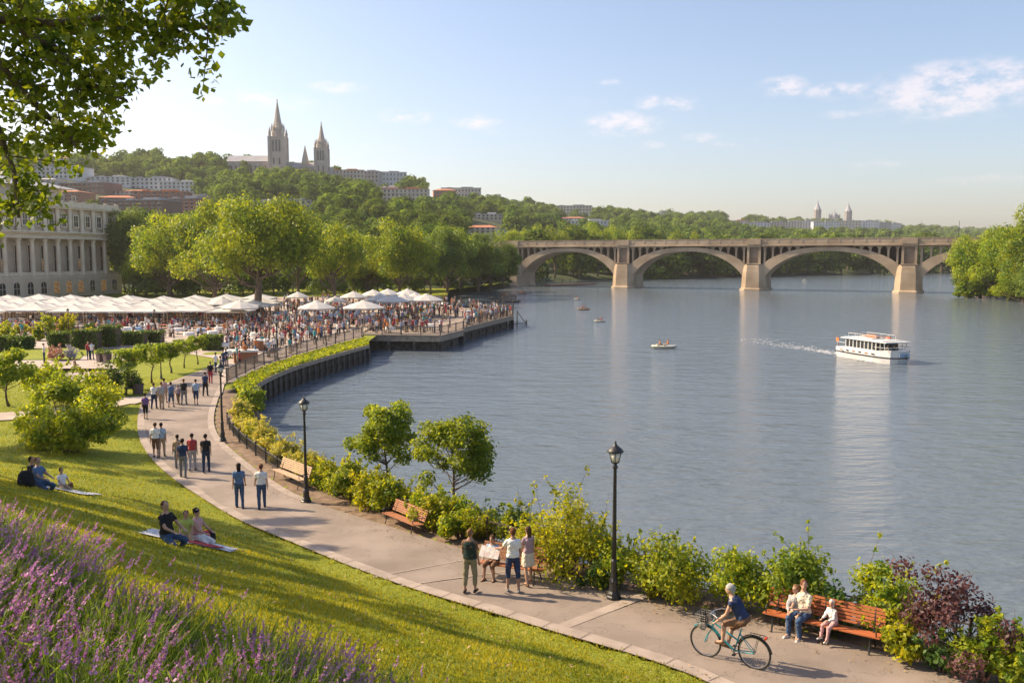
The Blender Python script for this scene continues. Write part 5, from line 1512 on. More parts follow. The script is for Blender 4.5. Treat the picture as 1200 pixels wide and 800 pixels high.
# --- cyclist
def bicycle():
    a = Vector(pw(827, 768)); b = Vector(pw(884, 783))
    d = a-b; L_ = d.length; rz = math.atan2(d.y, d.x)-PI/2
    r = .345; t = empty('bicycle', (b.x, b.y, b.z), rz, 'teal city bicycle with a front basket ridden along the path', 'bicycle')
    t.rotation_euler = (math.asin((a.z-b.z)/L_), 0, rz)
    M['teal'] = mat('teal_paint', (.03,.30,.36), .3, spec=.6); M['rubber'] = mat('rubber', (.018,.018,.018), .7); M['chrome'] = mat('chrome', (.6,.6,.6), .3, metal=.9); M['saddle'] = mat('saddle', (.03,.022,.02), .5); M['basket'] = mat('basket', (.30,.27,.24), .7); M['reflector'] = mat('reflector', (.6,.06,.02), .3)
    def wheel(y):
        w = MB(); n = 40
        w.tube([(0, y+r*math.cos(2*PI*k/n), r+r*math.sin(2*PI*k/n)) for k in range(n+1)], .019, 7, cap=False)
        o = w.build('wheel', M['rubber'], t, True)
        w = MB(); w.tube([(0, y+(r-.028)*math.cos(2*PI*k/n), r+(r-.028)*math.sin(2*PI*k/n)) for k in range(n+1)], .009, 5, cap=False); w.build('rim', M['chrome'], o)
        w = MB(); 
        for k in range(28):
            an = 2*PI*k/28; w.tube([(.03*(-1)**k, y, r), (0, y+(r-.03)*math.cos(an), r+(r-.03)*math.sin(an))], .0016, 3)
        w.tube([(-.05,y,r),(.05,y,r)], .022, 8); w.build('spokes', M['chrome'], o)
    wheel(0); wheel(L_)
    F0 = (0, 0, r); BB = (0, .44, .29); ST = (0, .28, .80); HTt = (0, L_-.20, .86); HB = (0, L_-.15, .66); FW = (0, L_, r)
    m = MB()
    m.tube([HB, BB], .021, 8); m.tube([(0,HTt[1]+.015,.80), (0,.33,.52)], .018, 8); m.tube([BB, ST], .017, 8); m.tube([HTt, HB], .021, 8)
    for s in (-.055, .055): m.tube([F0 if 0 else (s,0,r), (s*.4,.42,.29)], .010, 6); m.tube([(s,0,r),(s*.3,.31,.68)], .009, 6)
    m.build('frame', M['teal'], t)
    m = MB()
    for s in (-.05, .05): m.tube([(s*.5,HB[1]+.02,.62),(s,L_-.05,.50),(s,L_,r)], .011, 6)
    m.build('fork', M['teal'], t)
    m = MB(); m.tube([(0,HTt[1],.86),(0,HTt[1]-.02,1.00),(0,HTt[1]+.04,1.03)], .014, 6); m.tube([(-.29,HTt[1]-.20,1.04),(-.22,HTt[1]-.08,1.06),(-.1,HTt[1]+.04,1.03),(.1,HTt[1]+.04,1.03),(.22,HTt[1]-.08,1.06),(.29,HTt[1]-.20,1.04)], .012, 7)
    m.build('handlebar', M['chrome'], t)
    m = MB(); m.tube([(0,ST[1],.78),(0,ST[1]-.02,.90)], .013, 6); o = m.build('seatpost', M['chrome'], t)
    m = MB(); loft(m, [(Vector((0,.16,.93)), .02,.012,Matrix.Rotation(PI/2,3,'X')), (Vector((0,.24,.93)), .09,.03,Matrix.Rotation(PI/2,3,'X')),(Vector((0,.34,.935)), .05,.025,Matrix.Rotation(PI/2,3,'X')),(Vector((0,.44,.935)), .02,.015,Matrix.Rotation(PI/2,3,'X'))], 12); m.build('saddle', M['saddle'], t, True)
    m = MB(); n = 24; m.tube([(.05, .44+.09*math.cos(2*PI*k/n), .29+.09*math.sin(2*PI*k/n)) for k in range(n+1)], .006, 5, cap=False); m.tube([(.05,.44,.37),(.045,.02,r+.035)], .004, 4); m.tube([(.05,.44,.21),(.045,.02,r-.035)], .004, 4)
    m.build('chain', M['iron'], t)
    m = MB(); m.tube([(.06,.44,.29),(.075,.50,.13)], .010, 6); m.tube([(-.06,.44,.29),(-.075,.38,.45)], .010, 6); m.box((.12,.50,.13), (.09,.07,.018)); m.box((-.12,.38,.45), (.09,.07,.018)); m.build('crank', M['iron'], t)
    for y0, nm in ((0., 'mudguard'), (L_, 'mudguard')):
        m = MB(); a0, a1 = (PI*.10, PI*.95) if y0 == 0 else (PI*.25, PI*.95)
        m.tube([(0, y0+(r+.035)*math.cos(a0+(a1-a0)*k/14), r+(r+.035)*math.sin(a0+(a1-a0)*k/14)) for k in range(15)], .014, 5); m.build(nm, M['teal'] if y0 else M['iron'], t)
    m = MB()
    for s in (-.06, .06): m.tube([(s,.12,.74),(s,-.22,.74)], .007, 5); m.tube([(s,0,r),(s,-.10,.74)], .006, 5)
    for k in range(5): m.tube([(-.06,.08-.07*k,.74),(.06,.08-.07*k,.74)], .005, 4)
    m.build('rear_rack', M['iron'], t)
    MB().box((0,-.25,.72), (.10,.04,.05)).build('rear_reflector', M['reflector'], t)
    m = MB(); by = L_+.05
    for zz in np.linspace(.70,.97,6):
        k = .85+.5*(zz-.7); m.tube([(-.17*k,by-.12*k,zz),(.17*k,by-.12*k,zz),(.17*k,by+.12*k,zz),(-.17*k,by+.12*k,zz),(-.17*k,by-.12*k,zz)], .006, 4)
    for q in range(16):
        an = 2*PI*q/16; m.tube([(.14*math.cos(an)*1.05,by+.10*math.sin(an)*1.05,.70),(.165*math.cos(an)*1.1,by+.12*math.sin(an)*1.1,.97)], .004, 4)
    m.tube([(-.14,by-.05,.70),(.14,by+.05,.70)], .08, 6)
    m.build('basket', M['basket'], t)
    # rider
    ct = Vector((0, .25, 0)); rot = Matrix.Rotation(rz, 3, 'Z'); p = b+rot @ ct
    human('person', 'white-haired person in a navy tank top and brown shorts riding the teal bicycle', (p.x, p.y, p.z+.0), (math.cos(rz+PI/2), math.sin(rz+PI/2)), 1.72, 1.0/1.72*1.75-.0, lean=32, legs=((48,36,3),(72,68,3)), arms=((34,10,12,2),(34,10,12,2)), head=(8,-4), top='navy', sleeve=.12, bottom='brown', blen=.46, shoe='brown', hair='hairwhite', skin=0, vox=.012)
    q = b+rot @ Vector((0, L_+.05, .72)); bag('handbag', (q.x, q.y, q.z), 'black', .5, 'small black bag carried in the bicycle basket')
bicycle()

# ------------------------------------------------------------------ street lamps
def lamp(px, py, hh, label, z=None, grp='black lantern lamps along the path', small=False):
    if z is None: x, y, z = pw(px, py)
    else: x, y, _ = onz(px, py, z)
    t = empty('street_lamp', (x, y, z), .4, label, 'street lamp', grp)
    k = hh/4.1
    m = MB(); m.lathe([(.20*k,0),(.20*k,.06*k),(.165*k,.09*k),(.165*k,.14*k),(.125*k,.20*k),(.115*k,.42*k),(.13*k,.46*k),(.085*k,.54*k),(.078*k,.95*k),(.095*k,1.0*k),(.06*k,1.06*k)], (0,0,0), 8); m.build('base', M['iron'], t)
    m = MB(); m.lathe([(.060*k,1.04*k),(.052*k,2.2*k),(.042*k,3.42*k),(.065*k,3.45*k),(.07*k,3.50*k),(.045*k,3.54*k),(.05*k,3.60*k)], (0,0,0), 12); m.build('pole', M['iron'], t, True)
    if small and 0: return t
    ln = MB(); z0 = 3.58*k
    ln.lathe([(.07*k,0),(.11*k,.02*k),(.115*k,.045*k)], (0,0,z0), 8); 
    for q in range(6):
        a = q*PI/3; ln.tube([(.11*k*math.cos(a), .11*k*math.sin(a), z0+.04*k), (.175*k*math.cos(a), .175*k*math.sin(a), z0+.30*k)], .010*k, 4)
    ln.build('lantern_frame', M['iron'], t)
    g = MB().lathe([(.100*k,.045*k),(.163*k,.30*k)], (0,0,z0), 12); g.build('lantern_glass', M['lamp_glass'], t, True)
    c = MB().lathe([(.215*k,.295*k),(.22*k,.315*k),(.18*k,.37*k),(.10*k,.44*k),(.05*k,.47*k),(.045*k,.50*k),(.02*k,.52*k),(.028*k,.55*k),(.008*k,.59*k)], (0,0,z0), 16); c.build('lantern_cap', M['iron'], t, True)
    return t
lamp(719, 700, 4.1, 'tall black street lamp nearest the viewer, in front of the shrubs')
lamp(359, 588, 4.15, 'black street lamp beside the pale bench, second from the right')
lamp(261, 517, 4.25, 'black street lamp at the bend of the path by the small railing')
x, y, z = hit(189, 444, 30, 120)
def lamp_at(x, y, z, hh, label, grp): 
    global pw
    o = pw; pw = lambda a, b: (x, y, z)
    try: return lamp(0, 0, hh, label, None, grp)
    finally: pw = o
lamp_at(x, y, z, (444-404)/1000*y, 'lamp standing among the clipped trees on the small lawn', 'black lantern lamps along the path')
for (px, py, top, lb) in [(182,397,362,'pale terrace lamp post in front of the canopies'),(204,396,372,'lower terrace lamp post right of the pale one'),(306,408,366,'lamp post on the terrace in the middle of the crowd'),(325,422,372,'tall terrace lamp post by the promenade rail'),
                      (268,444,414,'lamp post where the path meets the promenade'),(81,398,361,'pale lamp post between the cone shrubs and the canopies'),(290,396,366,'lamp post in the crowd left of the big tree')]:
    x, y, _ = onz(px, py, 2.03)
    lamp_at(x, y, 2.03, (py-top)/1000*y, lb, 'lamp posts on the terrace')

# ------------------------------------------------------------------ railings
def railing(name, P, zf, h, label, step, bar=.12, col='iron', grp=None, th=.012, solid=None):
    P = resample(np.asarray(P), max(2, int(np.hypot(*np.diff(np.asarray(P), axis=0).T).sum()/step)+1))
    o = (P[0][0], P[0][1], zf(P[0])); t = empty(name, o, 0, label, 'railing', grp)
    Lc = lambda p, z: (p[0]-o[0], p[1]-o[1], zf(p)+z-o[2])
    r = MB()
    for z in (h-.04, .12): r.tube([Lc(p, z) for p in P], th*1.3, 5)
    r.build('rail', M[col], t)
    b = MB()
    for p, q in zip(P[:-1], P[1:]):
        L_ = math.hypot(*(q-p)); n = max(1, int(L_/bar))
        for k in range(1, n):
            s = p+(q-p)*k/n; b.tube([Lc(s, .12), Lc(s, h-.04)], th*.55, 4, cap=False)
    b.build('bars', M[col], t)
    pm = MB().box((0, 0, h/2+.02), (th*3.2, th*3.2, h+.06)).box((0,0,h+.07), (th*4.5, th*4.5, .04)).mesh(M[col])
    for p in P: link('post', pm, t, Lc(p, 0), 0)
off = offset(RR, -LEFT*.75); zr = lambda p: zpath(p[1])
ii = lambda y0, y1: off[(off[:, 1] > y0) & (off[:, 1] < y1)]
railing('low_railing', ii(36.5, 51), zr, .62, 'low dark railing along the planting by the bend of the path', 1.9, .13, th=.022)
off2 = offset(RR, -LEFT*1.0); jj = off2[(off2[:, 1] > 12) & (off2[:, 1] < 33)]
railing('low_railing', jj, zr, .78, 'low iron railing half hidden in the shrubs along the near path', 2.0, .14, col='iron_brown', th=.017)
M['rail_brown'] = mat('rail_brown', (.13,.10,.085), .6)
railing('promenade_railing', FENCE2, lambda p: 2.03, 1.15, 'brown railing curving along the promenade above the wall', 2.6, .16, 'rail_brown', th=.035)
# second kerb board below
# ------------------------------------------------------------------ embankment wall, grass strip and piers
def wall_strip():
    Wd = resample(WALL, 40); Fd = resample(FENCE2, 40); fo = offset(Fd, -LEFT*.35)
    strip('grass_strip', fo, Wd, lambda p: 1.86, M['grass'], 0, False)['kind'] = 'structure'
    strip('terrace_edge', offset(Fd, LEFT*.6), fo, lambda p: 2.05, M['kerb'], 0, False)['kind'] = 'structure'
    o = (Wd[0][0], Wd[0][1], 0)
    t = empty('embankment_wall', o, 0, 'curved timber-piled embankment wall under the promenade grass', 'retaining wall')
    m = MB(); A = Wd; B = offset(Wd, -LEFT*.5)
    def loc(p, z): return (p[0]-o[0], p[1]-o[1], z)
    # cap beam and recessed dark back wall
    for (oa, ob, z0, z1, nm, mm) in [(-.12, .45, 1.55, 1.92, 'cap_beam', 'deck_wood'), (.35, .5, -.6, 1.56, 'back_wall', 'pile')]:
        P1 = offset(Wd, oa); P2 = offset(Wd, ob)
        m = MB(); n = len(Wd); vs = [loc(p, z0) for p in P1]+[loc(p, z1) for p in P1]+[loc(p, z0) for p in P2]+[loc(p, z1) for p in P2]; fs = []
        for k in range(n-1): fs += [(k, k+1, n+k+1, n+k), (2*n+k, 3*n+k, 3*n+k+1, 2*n+k+1), (n+k, n+k+1, 3*n+k+1, 3*n+k), (k, 2*n+k, 2*n+k+1, k+1)]
        fs += [(0, n, 3*n, 2*n), (n-1, 3*n-1, 4*n-1, 2*n-1)]
        m.add(vs, fs); m.build(nm, M[mm], t)
    P = resample(WALL, 26)
    pm = MB().lathe([(.17,-1),(.16,1.56)], (0,0,0), 8).mesh(M['pile'], True)
    for p in offset(P, 0)[1:]: link('pile', pm, t, loc(p, 0), 0)
# the sign of "outwards" from the wall is to the river
wall_strip()
def platform(name, pts, z, label, pile_edges, th=.45):
    o = pts[0]; t = empty(name, (o[0], o[1], 0), 0, label, 'jetty')
    L_ = [(p[0]-o[0], p[1]-o[1]) for p in pts]
    a = sum(L_[i][0]*L_[(i+1) % len(L_)][1]-L_[(i+1) % len(L_)][0]*L_[i][1] for i in range(len(L_)))
    if a < 0: L_ = L_[::-1]; rev = True
    else: rev = False
    MB().prism(L_, z-.14, z).build('deck', M['deck_wood'], t)
    c = np.mean(L_, axis=0); inn = [tuple(np.array(p)+(c-np.array(p))*.012) for p in L_]
    MB().prism(inn, z-th-.25, z-.145).build('edge_beam', M['deck_wood'], t)
    pm = MB().lathe([(.20,-1),(.19,z-th-.2)], (0,0,0), 8).mesh(M['pile'], True)
    for (i, j) in pile_edges:
        a = np.array([pts[i][0]-o[0], pts[i][1]-o[1]]); b = np.array([pts[j][0]-o[0], pts[j][1]-o[1]])
        n = max(2, int(np.hypot(*(b-a))/3.2))
        for k in range(n+1):
            p = a+(b-a)*k/n; p = p+(c-p)*.02; link('pile', pm, t, (p[0], p[1], 0), 0)
            p = p+(c-p)*.35; link('pile', pm, t, (p[0], p[1], 0), 0)
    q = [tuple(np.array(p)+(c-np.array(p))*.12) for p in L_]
    MB().prism(q, -.6, z-th-.26).build('dark_underside', M['pile'], t)  # solid dark block standing in for the shade beneath the deck
D1 = [onz(424,392,2)[:2], onz(516.5,393,2)[:2], onz(544,386.2,2)[:2], onz(543,383,2)[:2], (-17.5,140), (-19.4,112)]
D2 = [onz(543.5,383.6,2)[:2], onz(602,369.5,2)[:2], onz(600,364,2)[:2], (-15.6,172), (-16.6,140)]
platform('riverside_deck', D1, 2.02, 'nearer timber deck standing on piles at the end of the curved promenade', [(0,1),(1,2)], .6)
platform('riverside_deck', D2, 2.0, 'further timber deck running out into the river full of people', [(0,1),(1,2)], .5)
E = lambda a, b, k=.25: [np.array(a)*(1-0)+0, np.array(b)]
def inset(pts, k):
    c = np.mean(np.array(pts), axis=0); return [tuple(np.array(p)+(c-np.array(p))*k) for p in pts]
i1 = inset(D1, .02); i2 = inset(D2, .02)
railing('deck_railing', [np.array(i1[0]), np.array(i1[1])], lambda p: 2.02, 1.1, 'railing along the front edge of the nearer deck', 2.4, .3, 'rail_brown', th=.035)
railing('deck_railing', [np.array(i1[1]), np.array(i1[2])], lambda p: 2.02, 1.1, 'railing along the river end of the nearer deck', 2.6, .3, 'rail_brown', th=.04)
railing('deck_railing', [np.array(i2[0]), np.array(i2[1])], lambda p: 2.0, 1.1, 'railing along the long river edge of the further deck', 3.2, .4, 'rail_brown', th=.04)
# rough growth on the grass strip above the wall
Wd = resample(WALL, 60); Fd = offset(resample(FENCE2, 60), -LEFT*.4); gr = np.random.default_rng(31)
k = gr.integers(0, 59, 9000); t1 = gr.random((9000, 1)); t2 = gr.random((9000, 1))**.8
P = (Fd[k]*(1-t1)+Fd[k+1]*t1)*(1-t2)+(Wd[k]*(1-t1)+Wd[k+1]*t1)*t2
V, F = leaves(np.column_stack([P, np.full(len(P), 1.98)]), np.column_stack([np.full(len(P), .1)]*2+[.14+.12*gr.random(len(P))]), 12000, .30, gr, asp=.4)
V[:, 2] = np.maximum(V[:, 2], 1.88)
tag(link('strip_growth', arrmesh(V, F, M['leaf_shrub'])), 'rough yellow-green growth along the top of the embankment wall', 'ground cover', None, 'stuff')
# tall mooring posts at the end of the further deck
mp_ = MB().lathe([(.13,-1.5),(.12,4.2),(.14,4.25),(.02,4.4)], (0,0,0), 7).mesh(M['pile'], True)
for k, (px, py) in enumerate([(586,372.5),(594,371),(601,369),(597,366.5),(590,366),(583,367),(576,369)]):
    x, y, _ = onz(px, py, 2.0)
    o = link('mooring_post', mp_, None, (x, y, .3*(k % 3)-.6)); tag(o, 'dark timber post standing at the river end of the further deck', 'post', 'timber posts at the end of the further deck')
x, y, _ = onz(606, 381, 0)
t = empty('timber_mooring', (x, y, 0), .3, 'leaning timber mooring frame in the water beyond the deck end', 'mooring')
MB().tube([(0,0,-1),(0,0,2.6)], .09, 6).build('upright', M['pile'], t); MB().tube([(0,0,2.4),(1.7,0,.15)], .06, 6).build('brace', M['pile'], t); MB().tube([(1.7,0,-1),(1.7,0,.9)], .12, 6).build('stake', M['pile'], t); MB().tube([(-.9,0,.25),(1.9,0,.25)], .05, 6).build('crossbar', M['pile'], t)
# boulder bank and landing stage near the bridge
x0 = onz(640,335,0); x1 = onz(695,333,0)
t = empty('landing_stage', (x0[0], x0[1], 0), math.atan2(x1[1]-x0[1], x1[0]-x0[0]), 'long orange-brown landing stage floating under the left bridge arch', 'landing stage')
Lx = math.hypot(x1[0]-x0[0], x1[1]-x0[1])
M['stage'] = mat('stage', (.42,.24,.13), .8, (.50,.32,.2), .5)
MB().box((Lx/2,0,.45), (Lx,4,.5)).build('deck', M['stage'], t); MB().box((Lx/2,0,.12), (Lx*.96,3.4,.3)).build('floats', M['pile'], t)
for k in range(6): MB().lathe([(.15,-1),(.15,2.6)], (Lx*(k+.5)/6,2.2,0), 6).build('post', M['pile'], t)

# ------------------------------------------------------------------ boats
def tour_boat():
    x, y, _ = onz(1021, 421, 0)
    hd = R(-72); t = empty('tour_boat', (x, y, 0), hd, 'white river tour boat with a long canopy roof heading towards the viewer', 'boat')
    Lh, Bh = 4.35, 1.9
    def ring(z, k, bow=0.): 
        pts = []
        for q in range(9): 
            a = q/8; xx = -Lh+a*2*Lh
            w = Bh*k*(1-.28*max(0, (a-.72)/.28)**2)*(.80+.20*min(1, a/.3))
            pts.append((xx+(.25*bow if a > .9 else 0), w))
        p = [(a_, -b_, z+.35*max(0, (a_/Lh-.0))**2*(z > .8)) for a_, b_ in pts]+[(Lh+.45*k+.25*bow, -Bh*.35*k, z+.35*(z > .8)), (Lh+.45*k+.25*bow, Bh*.35*k, z+.35*(z > .8))]+[(a_, b_, z+.35*max(0, (a_/Lh))**2*(z > .8)) for a_, b_ in pts[::-1]]
        return p
    def skin(rings, m, nm, par=t, capit=True):
        mb = MB(); n = len(rings[0]); vs = sum(rings, []); fs = []
        for i in range(len(rings)-1):
            for k in range(n): k2 = (k+1) % n; fs.append((i*n+k, i*n+k2, i*n+n+k2, i*n+n+k))
        if capit: fs.append(tuple((len(rings)-1)*n+k for k in range(n))); fs.append(tuple(range(n-1, -1, -1)))
        mb.add(vs, fs); return mb.build(nm, m, par)
    skin([ring(-.3, .80), ring(.0, .88), ring(.62, .98, .5)], M['white'], 'hull')
    M['stripe'] = mat('stripe', (.02,.02,.03), .4)
    skin([ring(.60, 1.0, .55), ring(.74, 1.012, .6)], M['stripe'], 'rubbing_strake')
    skin([ring(.74, .985, .6), ring(1.18, 1.0, .8)], M['white'], 'bulwark')
    M['hullblue'] = mat('hull_blue', (.25,.36,.52), .5)
    b = MB(); b.box((Lh+.80, 0, 1.0), (.04, 1.35, .32)); b.build('bow_panel', M['hullblue'], t)
    # marks along the side, portholes
    for k in range(6):
        MB().box((-2.9+k*1.05, -Bh*.995-.03, .97), (.42, .05, .13)).build('porthole', M['stripe'] if k % 2 else M['wood'], t)
    # cabin
    c0, c1 = -2.6, 2.4
    m = MB(); m.box(((c0+c1)/2, 0, 1.22), (c1-c0, 3.1, .26)); m.build('cabin_base', M['white'], t)
    m = MB()
    for s in (-1, 1):
        for k in range(9): m.box((c0+(c1-c0)*k/8, s*1.5, 1.80), (.10, .08, 1.0))
    for s in (-1, 0, 1): m.box((c0, s*.9, 1.8), (.08, .1, 1.0))
    m.build('window_frame', M['white'], t)
    for s in (-1, 1):
        for k in range(8): MB().box((c0+(c1-c0)*(k+.5)/8, s*1.47, 1.78), ((c1-c0)/8-.12, .03, .86)).build('window', M['dark_glass'], t)
    MB().box((c1, 0, 1.8), (.03, 2.8, .86)).build('windscreen', M['dark_glass'], t)
    m = MB(); m.box(((c0+c1)/2+.55, 0, 2.36), (c1-c0+2.5, 3.5, .10)); m.box(((c0+c1)/2+.2, 0, 2.44), (c1-c0+1.4, 2.9, .08)); m.box((-.2, 0, 2.52), (2.6, 1.8, .10)); m.build('roof', M['white'], t)
    m = MB()
    for s in (-1, 1): m.tube([(Lh-.55, s*1.45, 1.3), (Lh-.65, s*1.55, 2.34)], .045, 6); m.tube([(3.1, s*1.55, 1.2), (3.1, s*1.55, 2.34)], .03, 6)
    m.build('canopy_post', M['white'], t)
    m = MB()
    for s in (-1, 1):
        m.tube([(2.4, s*1.75, 1.75), (Lh, s*1.5, 1.80), (Lh+.5, s*.5, 1.85), (Lh+.5, 0, 1.85)], .025, 5)
        for xx, yy in ((2.6,1.75),(3.4,1.65),(Lh,1.5),(Lh+.5,.5)): m.tube([(xx, s*yy, 1.2), (xx, s*yy, 1.8)], .02, 5)
        m.tube([(-2.6, s*1.6, 1.75), (-Lh+.1, s*1.4, 1.75)], .025, 5); m.tube([(-Lh+.1, s*1.4, 1.1), (-Lh+.1, s*1.4, 1.75)], .025, 5)
    m.build('handrail', M['white'], t)
    M['ringorange'] = mat('life_ring', (.75,.18,.04), .5)
    for (xx, yy) in ((-1.6,.4),(1.6,.9)):
        m = MB(); m.tube([(xx+.24*math.cos(2*PI*k/16), yy+.24*math.sin(2*PI*k/16), 2.66) for k in range(17)], .07, 7, cap=False); m.build('life_ring', M['ringorange'], t)
    MB().tube([(-1.4,.4,2.66),(1.6,.9,2.72)], .03, 5).build('roof_pole', M['wood'], t)
    m = MB(); rp = [(-2.4,-1.35,0),(2.2,-1.35,0),(2.2,1.35,0),(-2.4,1.35,0),(-2.4,-1.35,0)]
    m.tube([(a_, b_, 2.95) for a_, b_, _ in rp], .025, 5)
    for a_, b_ in [(-2.4+1.15*q, s*1.35) for q in range(5) for s in (-1, 1)]: m.tube([(a_, b_, 2.45), (a_, b_, 2.95)], .02, 5)
    m.build('roof_rail', M['white'], t)
    MB().box((.2, 0, 2.62), (1.5, .5, .12)).box((.2, -.22, 2.80), (1.5, .06, .3)).build('roof_bench', M['wood'], t)
    MB().tube([(-2.3,0,2.4),(-2.3,0,3.2)], .02, 5).build('mast', M['iron'], t); MB().tube([(2.6,0.3,2.4),(2.6,.3,3.0)], .02, 5).build('aerial', M['iron'], t)
    o = MB().tube([(-Lh-.1,-1.0,1.1),(-Lh-.2,-1.0,2.2)], .03, 5).build('flagpole', M['wood'], t)
    f = MB(); f.box((-Lh-.42,-1.0,1.95), (.42,.03,.42)); f.build('flag', M['ringorange'], o)
    # anchor on the bow
    an = MB(); xb = Lh+1.06
    an.tube([(xb,.0,1.12),(xb+.02,.0,.62)], .035, 6); an.tube([(xb,-.2,.82),(xb+.04,-.14,.66),(xb+.04,0,.60),(xb+.04,.14,.66),(xb,.2,.82)], .035, 6); an.tube([(xb,-.12,1.02),(xb,.12,1.02)], .03, 6); an.build('anchor', M['iron'], t)
    # passengers at the front
    M2 = Matrix.Rotation(hd, 3, 'Z')
    for k, (xx, yy, c) in enumerate([(3.2,-.6,'green'),(3.5,.5,'navy'),(2.9,.9,'grey'),(3.7,-.1,'black')]):
        v = M2 @ Vector((xx, yy, 0)); o = link('person', crowd_mesh('sit', c, k), None, (x+v.x, y+v.y, .74), hd-1.2+k)
        tag(o, ['passenger in green seated at the bow of the tour boat', 'passenger in navy seated at the bow of the tour boat', 'passenger in grey seated under the bow canopy of the tour boat', 'passenger in black seated in the middle of the tour boat bow'][k], 'person')
    return x, y, hd

# low-poly figures for people a few pixels tall
_cmesh = {}; _cm_src = {}
def crowd_mesh(pose, top, v=0):
    key = (pose, top, v % 3)
    if key in _cmesh: return _cmesh[key]
    m = MB(); bt = ['darkjeans','tan','black'][v % 3]; hr = ['hairdark','hairbrown','hairfair'][v % 3]
    mats = [SKIN[[0,1,1][v % 3]], cm(top), cm(bt), cm(hr)]
    if pose == 'sit': hz = .48
    elif pose == 'kid': hz = .52
    else: hz = .90
    sw = .12 if pose == 'walk' else .0
    k = .62 if pose == 'kid' else 1.
    tz = hz+.5*k
    m.lathe([(.14*k,-.05),(.155*k,.05),(.13*k,.2*k),(.165*k,.40*k),(.15*k,.50*k),(.06*k,.55*k)], (0,0,hz), 8, 1, 1, .68)
    m.tube([(0,0,tz),(0,.01,tz+.10*k)], .05*k, 6, 0)
    m.ell((0,.01,tz+.20*k), (.08*k,.095*k,.115*k), 8, 6, 0); m.ell((0,-.015,tz+.235*k), (.088*k,.10*k,.095*k), 8, 5, 3)
    for s in (-1, 1):
        if pose == 'sit':
            m.tube([(s*.09,0,hz),(s*.10,.40,hz-.02),(s*.10,.42,.08)], [.085,.065,.045], 6, 2); m.box((s*.10,.48,.05), (.09,.22,.08), mi=3)
            m.tube([(s*.19,0,hz+.45),(s*.22,.10,hz+.2),(s*.12,.32,hz+.18)], [.05,.042,.03], 5, 1 if v % 2 else 0)
        else:
            y1 = s*sw
            m.tube([(s*.08*k,0,hz),(s*.09*k,y1*.6,hz*.52),(s*.09*k,y1,.07)], [.085*k,.06*k,.042*k], 6, 2); m.box((s*.09*k,y1+.05,.04), (.09*k,.24*k,.08), mi=3)
            m.tube([(s*.18*k,0,hz+.46*k),(s*.22*k,-y1*.5+.02,hz+.22*k),(s*.21*k,-y1+.06,hz)], [.05*k,.04*k,.03*k], 5, 0)
            m.tube([(s*.18*k,0,hz+.46*k),(s*.205*k,-y1*.25+.01,hz+.33*k)], [.06*k,.058*k], 5, 1)
    _cm_src[key] = (m, mats); _cmesh[key] = m.mesh(mats, True); return _cmesh[key]
TB = tour_boat()
# wake: broken foam sheets on the water behind and beside the hull
M['foam'] = mat('foam', (.62,.64,.66), .6)
nt = M['foam'].node_tree; bs = nt.nodes['Principled BSDF']; tc = nt.nodes.new('ShaderNodeTexCoord'); nn = nt.nodes.new('ShaderNodeTexNoise'); nn.inputs['Scale'].default_value = 2.6; nn.inputs['Detail'].default_value = 6
rr_ = nt.nodes.new('ShaderNodeValToRGB'); rr_.color_ramp.elements[0].position = .42; rr_.color_ramp.elements[1].position = .56; rr_.color_ramp.elements[0].color = (0,0,0,1); rr_.color_ramp.elements[1].color = (.8,.8,.8,1)
nt.links.new(tc.outputs['Object'], nn.inputs[0]); nt.links.new(nn.outputs[0], rr_.inputs[0]); nt.links.new(rr_.outputs[0], bs.inputs['Alpha'])
def wake():
    x, y, hd = TB; rng = np.random.default_rng(8); Q = []
    c, s = math.cos(hd), math.sin(hd)
    def add(lx, ly, r, rx=1.): 
        n = 7; 
        for _ in range(1):
            a0 = rng.random()*6
            Q.append([(x+c*(lx+r*rx*math.cos(a0+2*PI*k/n)*(.7+.5*rng.random()))-s*(ly+r*math.sin(a0+2*PI*k/n)*(.7+.5*rng.random())), y+s*(lx+r*rx*math.cos(a0+2*PI*k/n))+c*(ly+r*math.sin(a0+2*PI*k/n)), .02+.003*len(Q)/60) for k in range(n)])
    for i in range(420):
        d = rng.random()**1.7*22; sp = .6+d*.16
        add(-4.6-d, rng.normal()*sp*.5, .10+.30*rng.random()*math.exp(-d/8), 2.0)
    for i in range(90):
        d = rng.random()*8.5; add(4.6-d, (-1 if i % 3 else 1)*(1.75+.12*d*.2+rng.normal()*.08), .07+.12*rng.random(), 2.5)
    m = MB()
    for q in Q: m.add(q, [tuple(range(len(q)))])
    o = m.build('wake_foam', M['foam'])
    tag(o, 'white foam of the wake spreading behind the tour boat', 'foam', None, 'stuff')
wake()
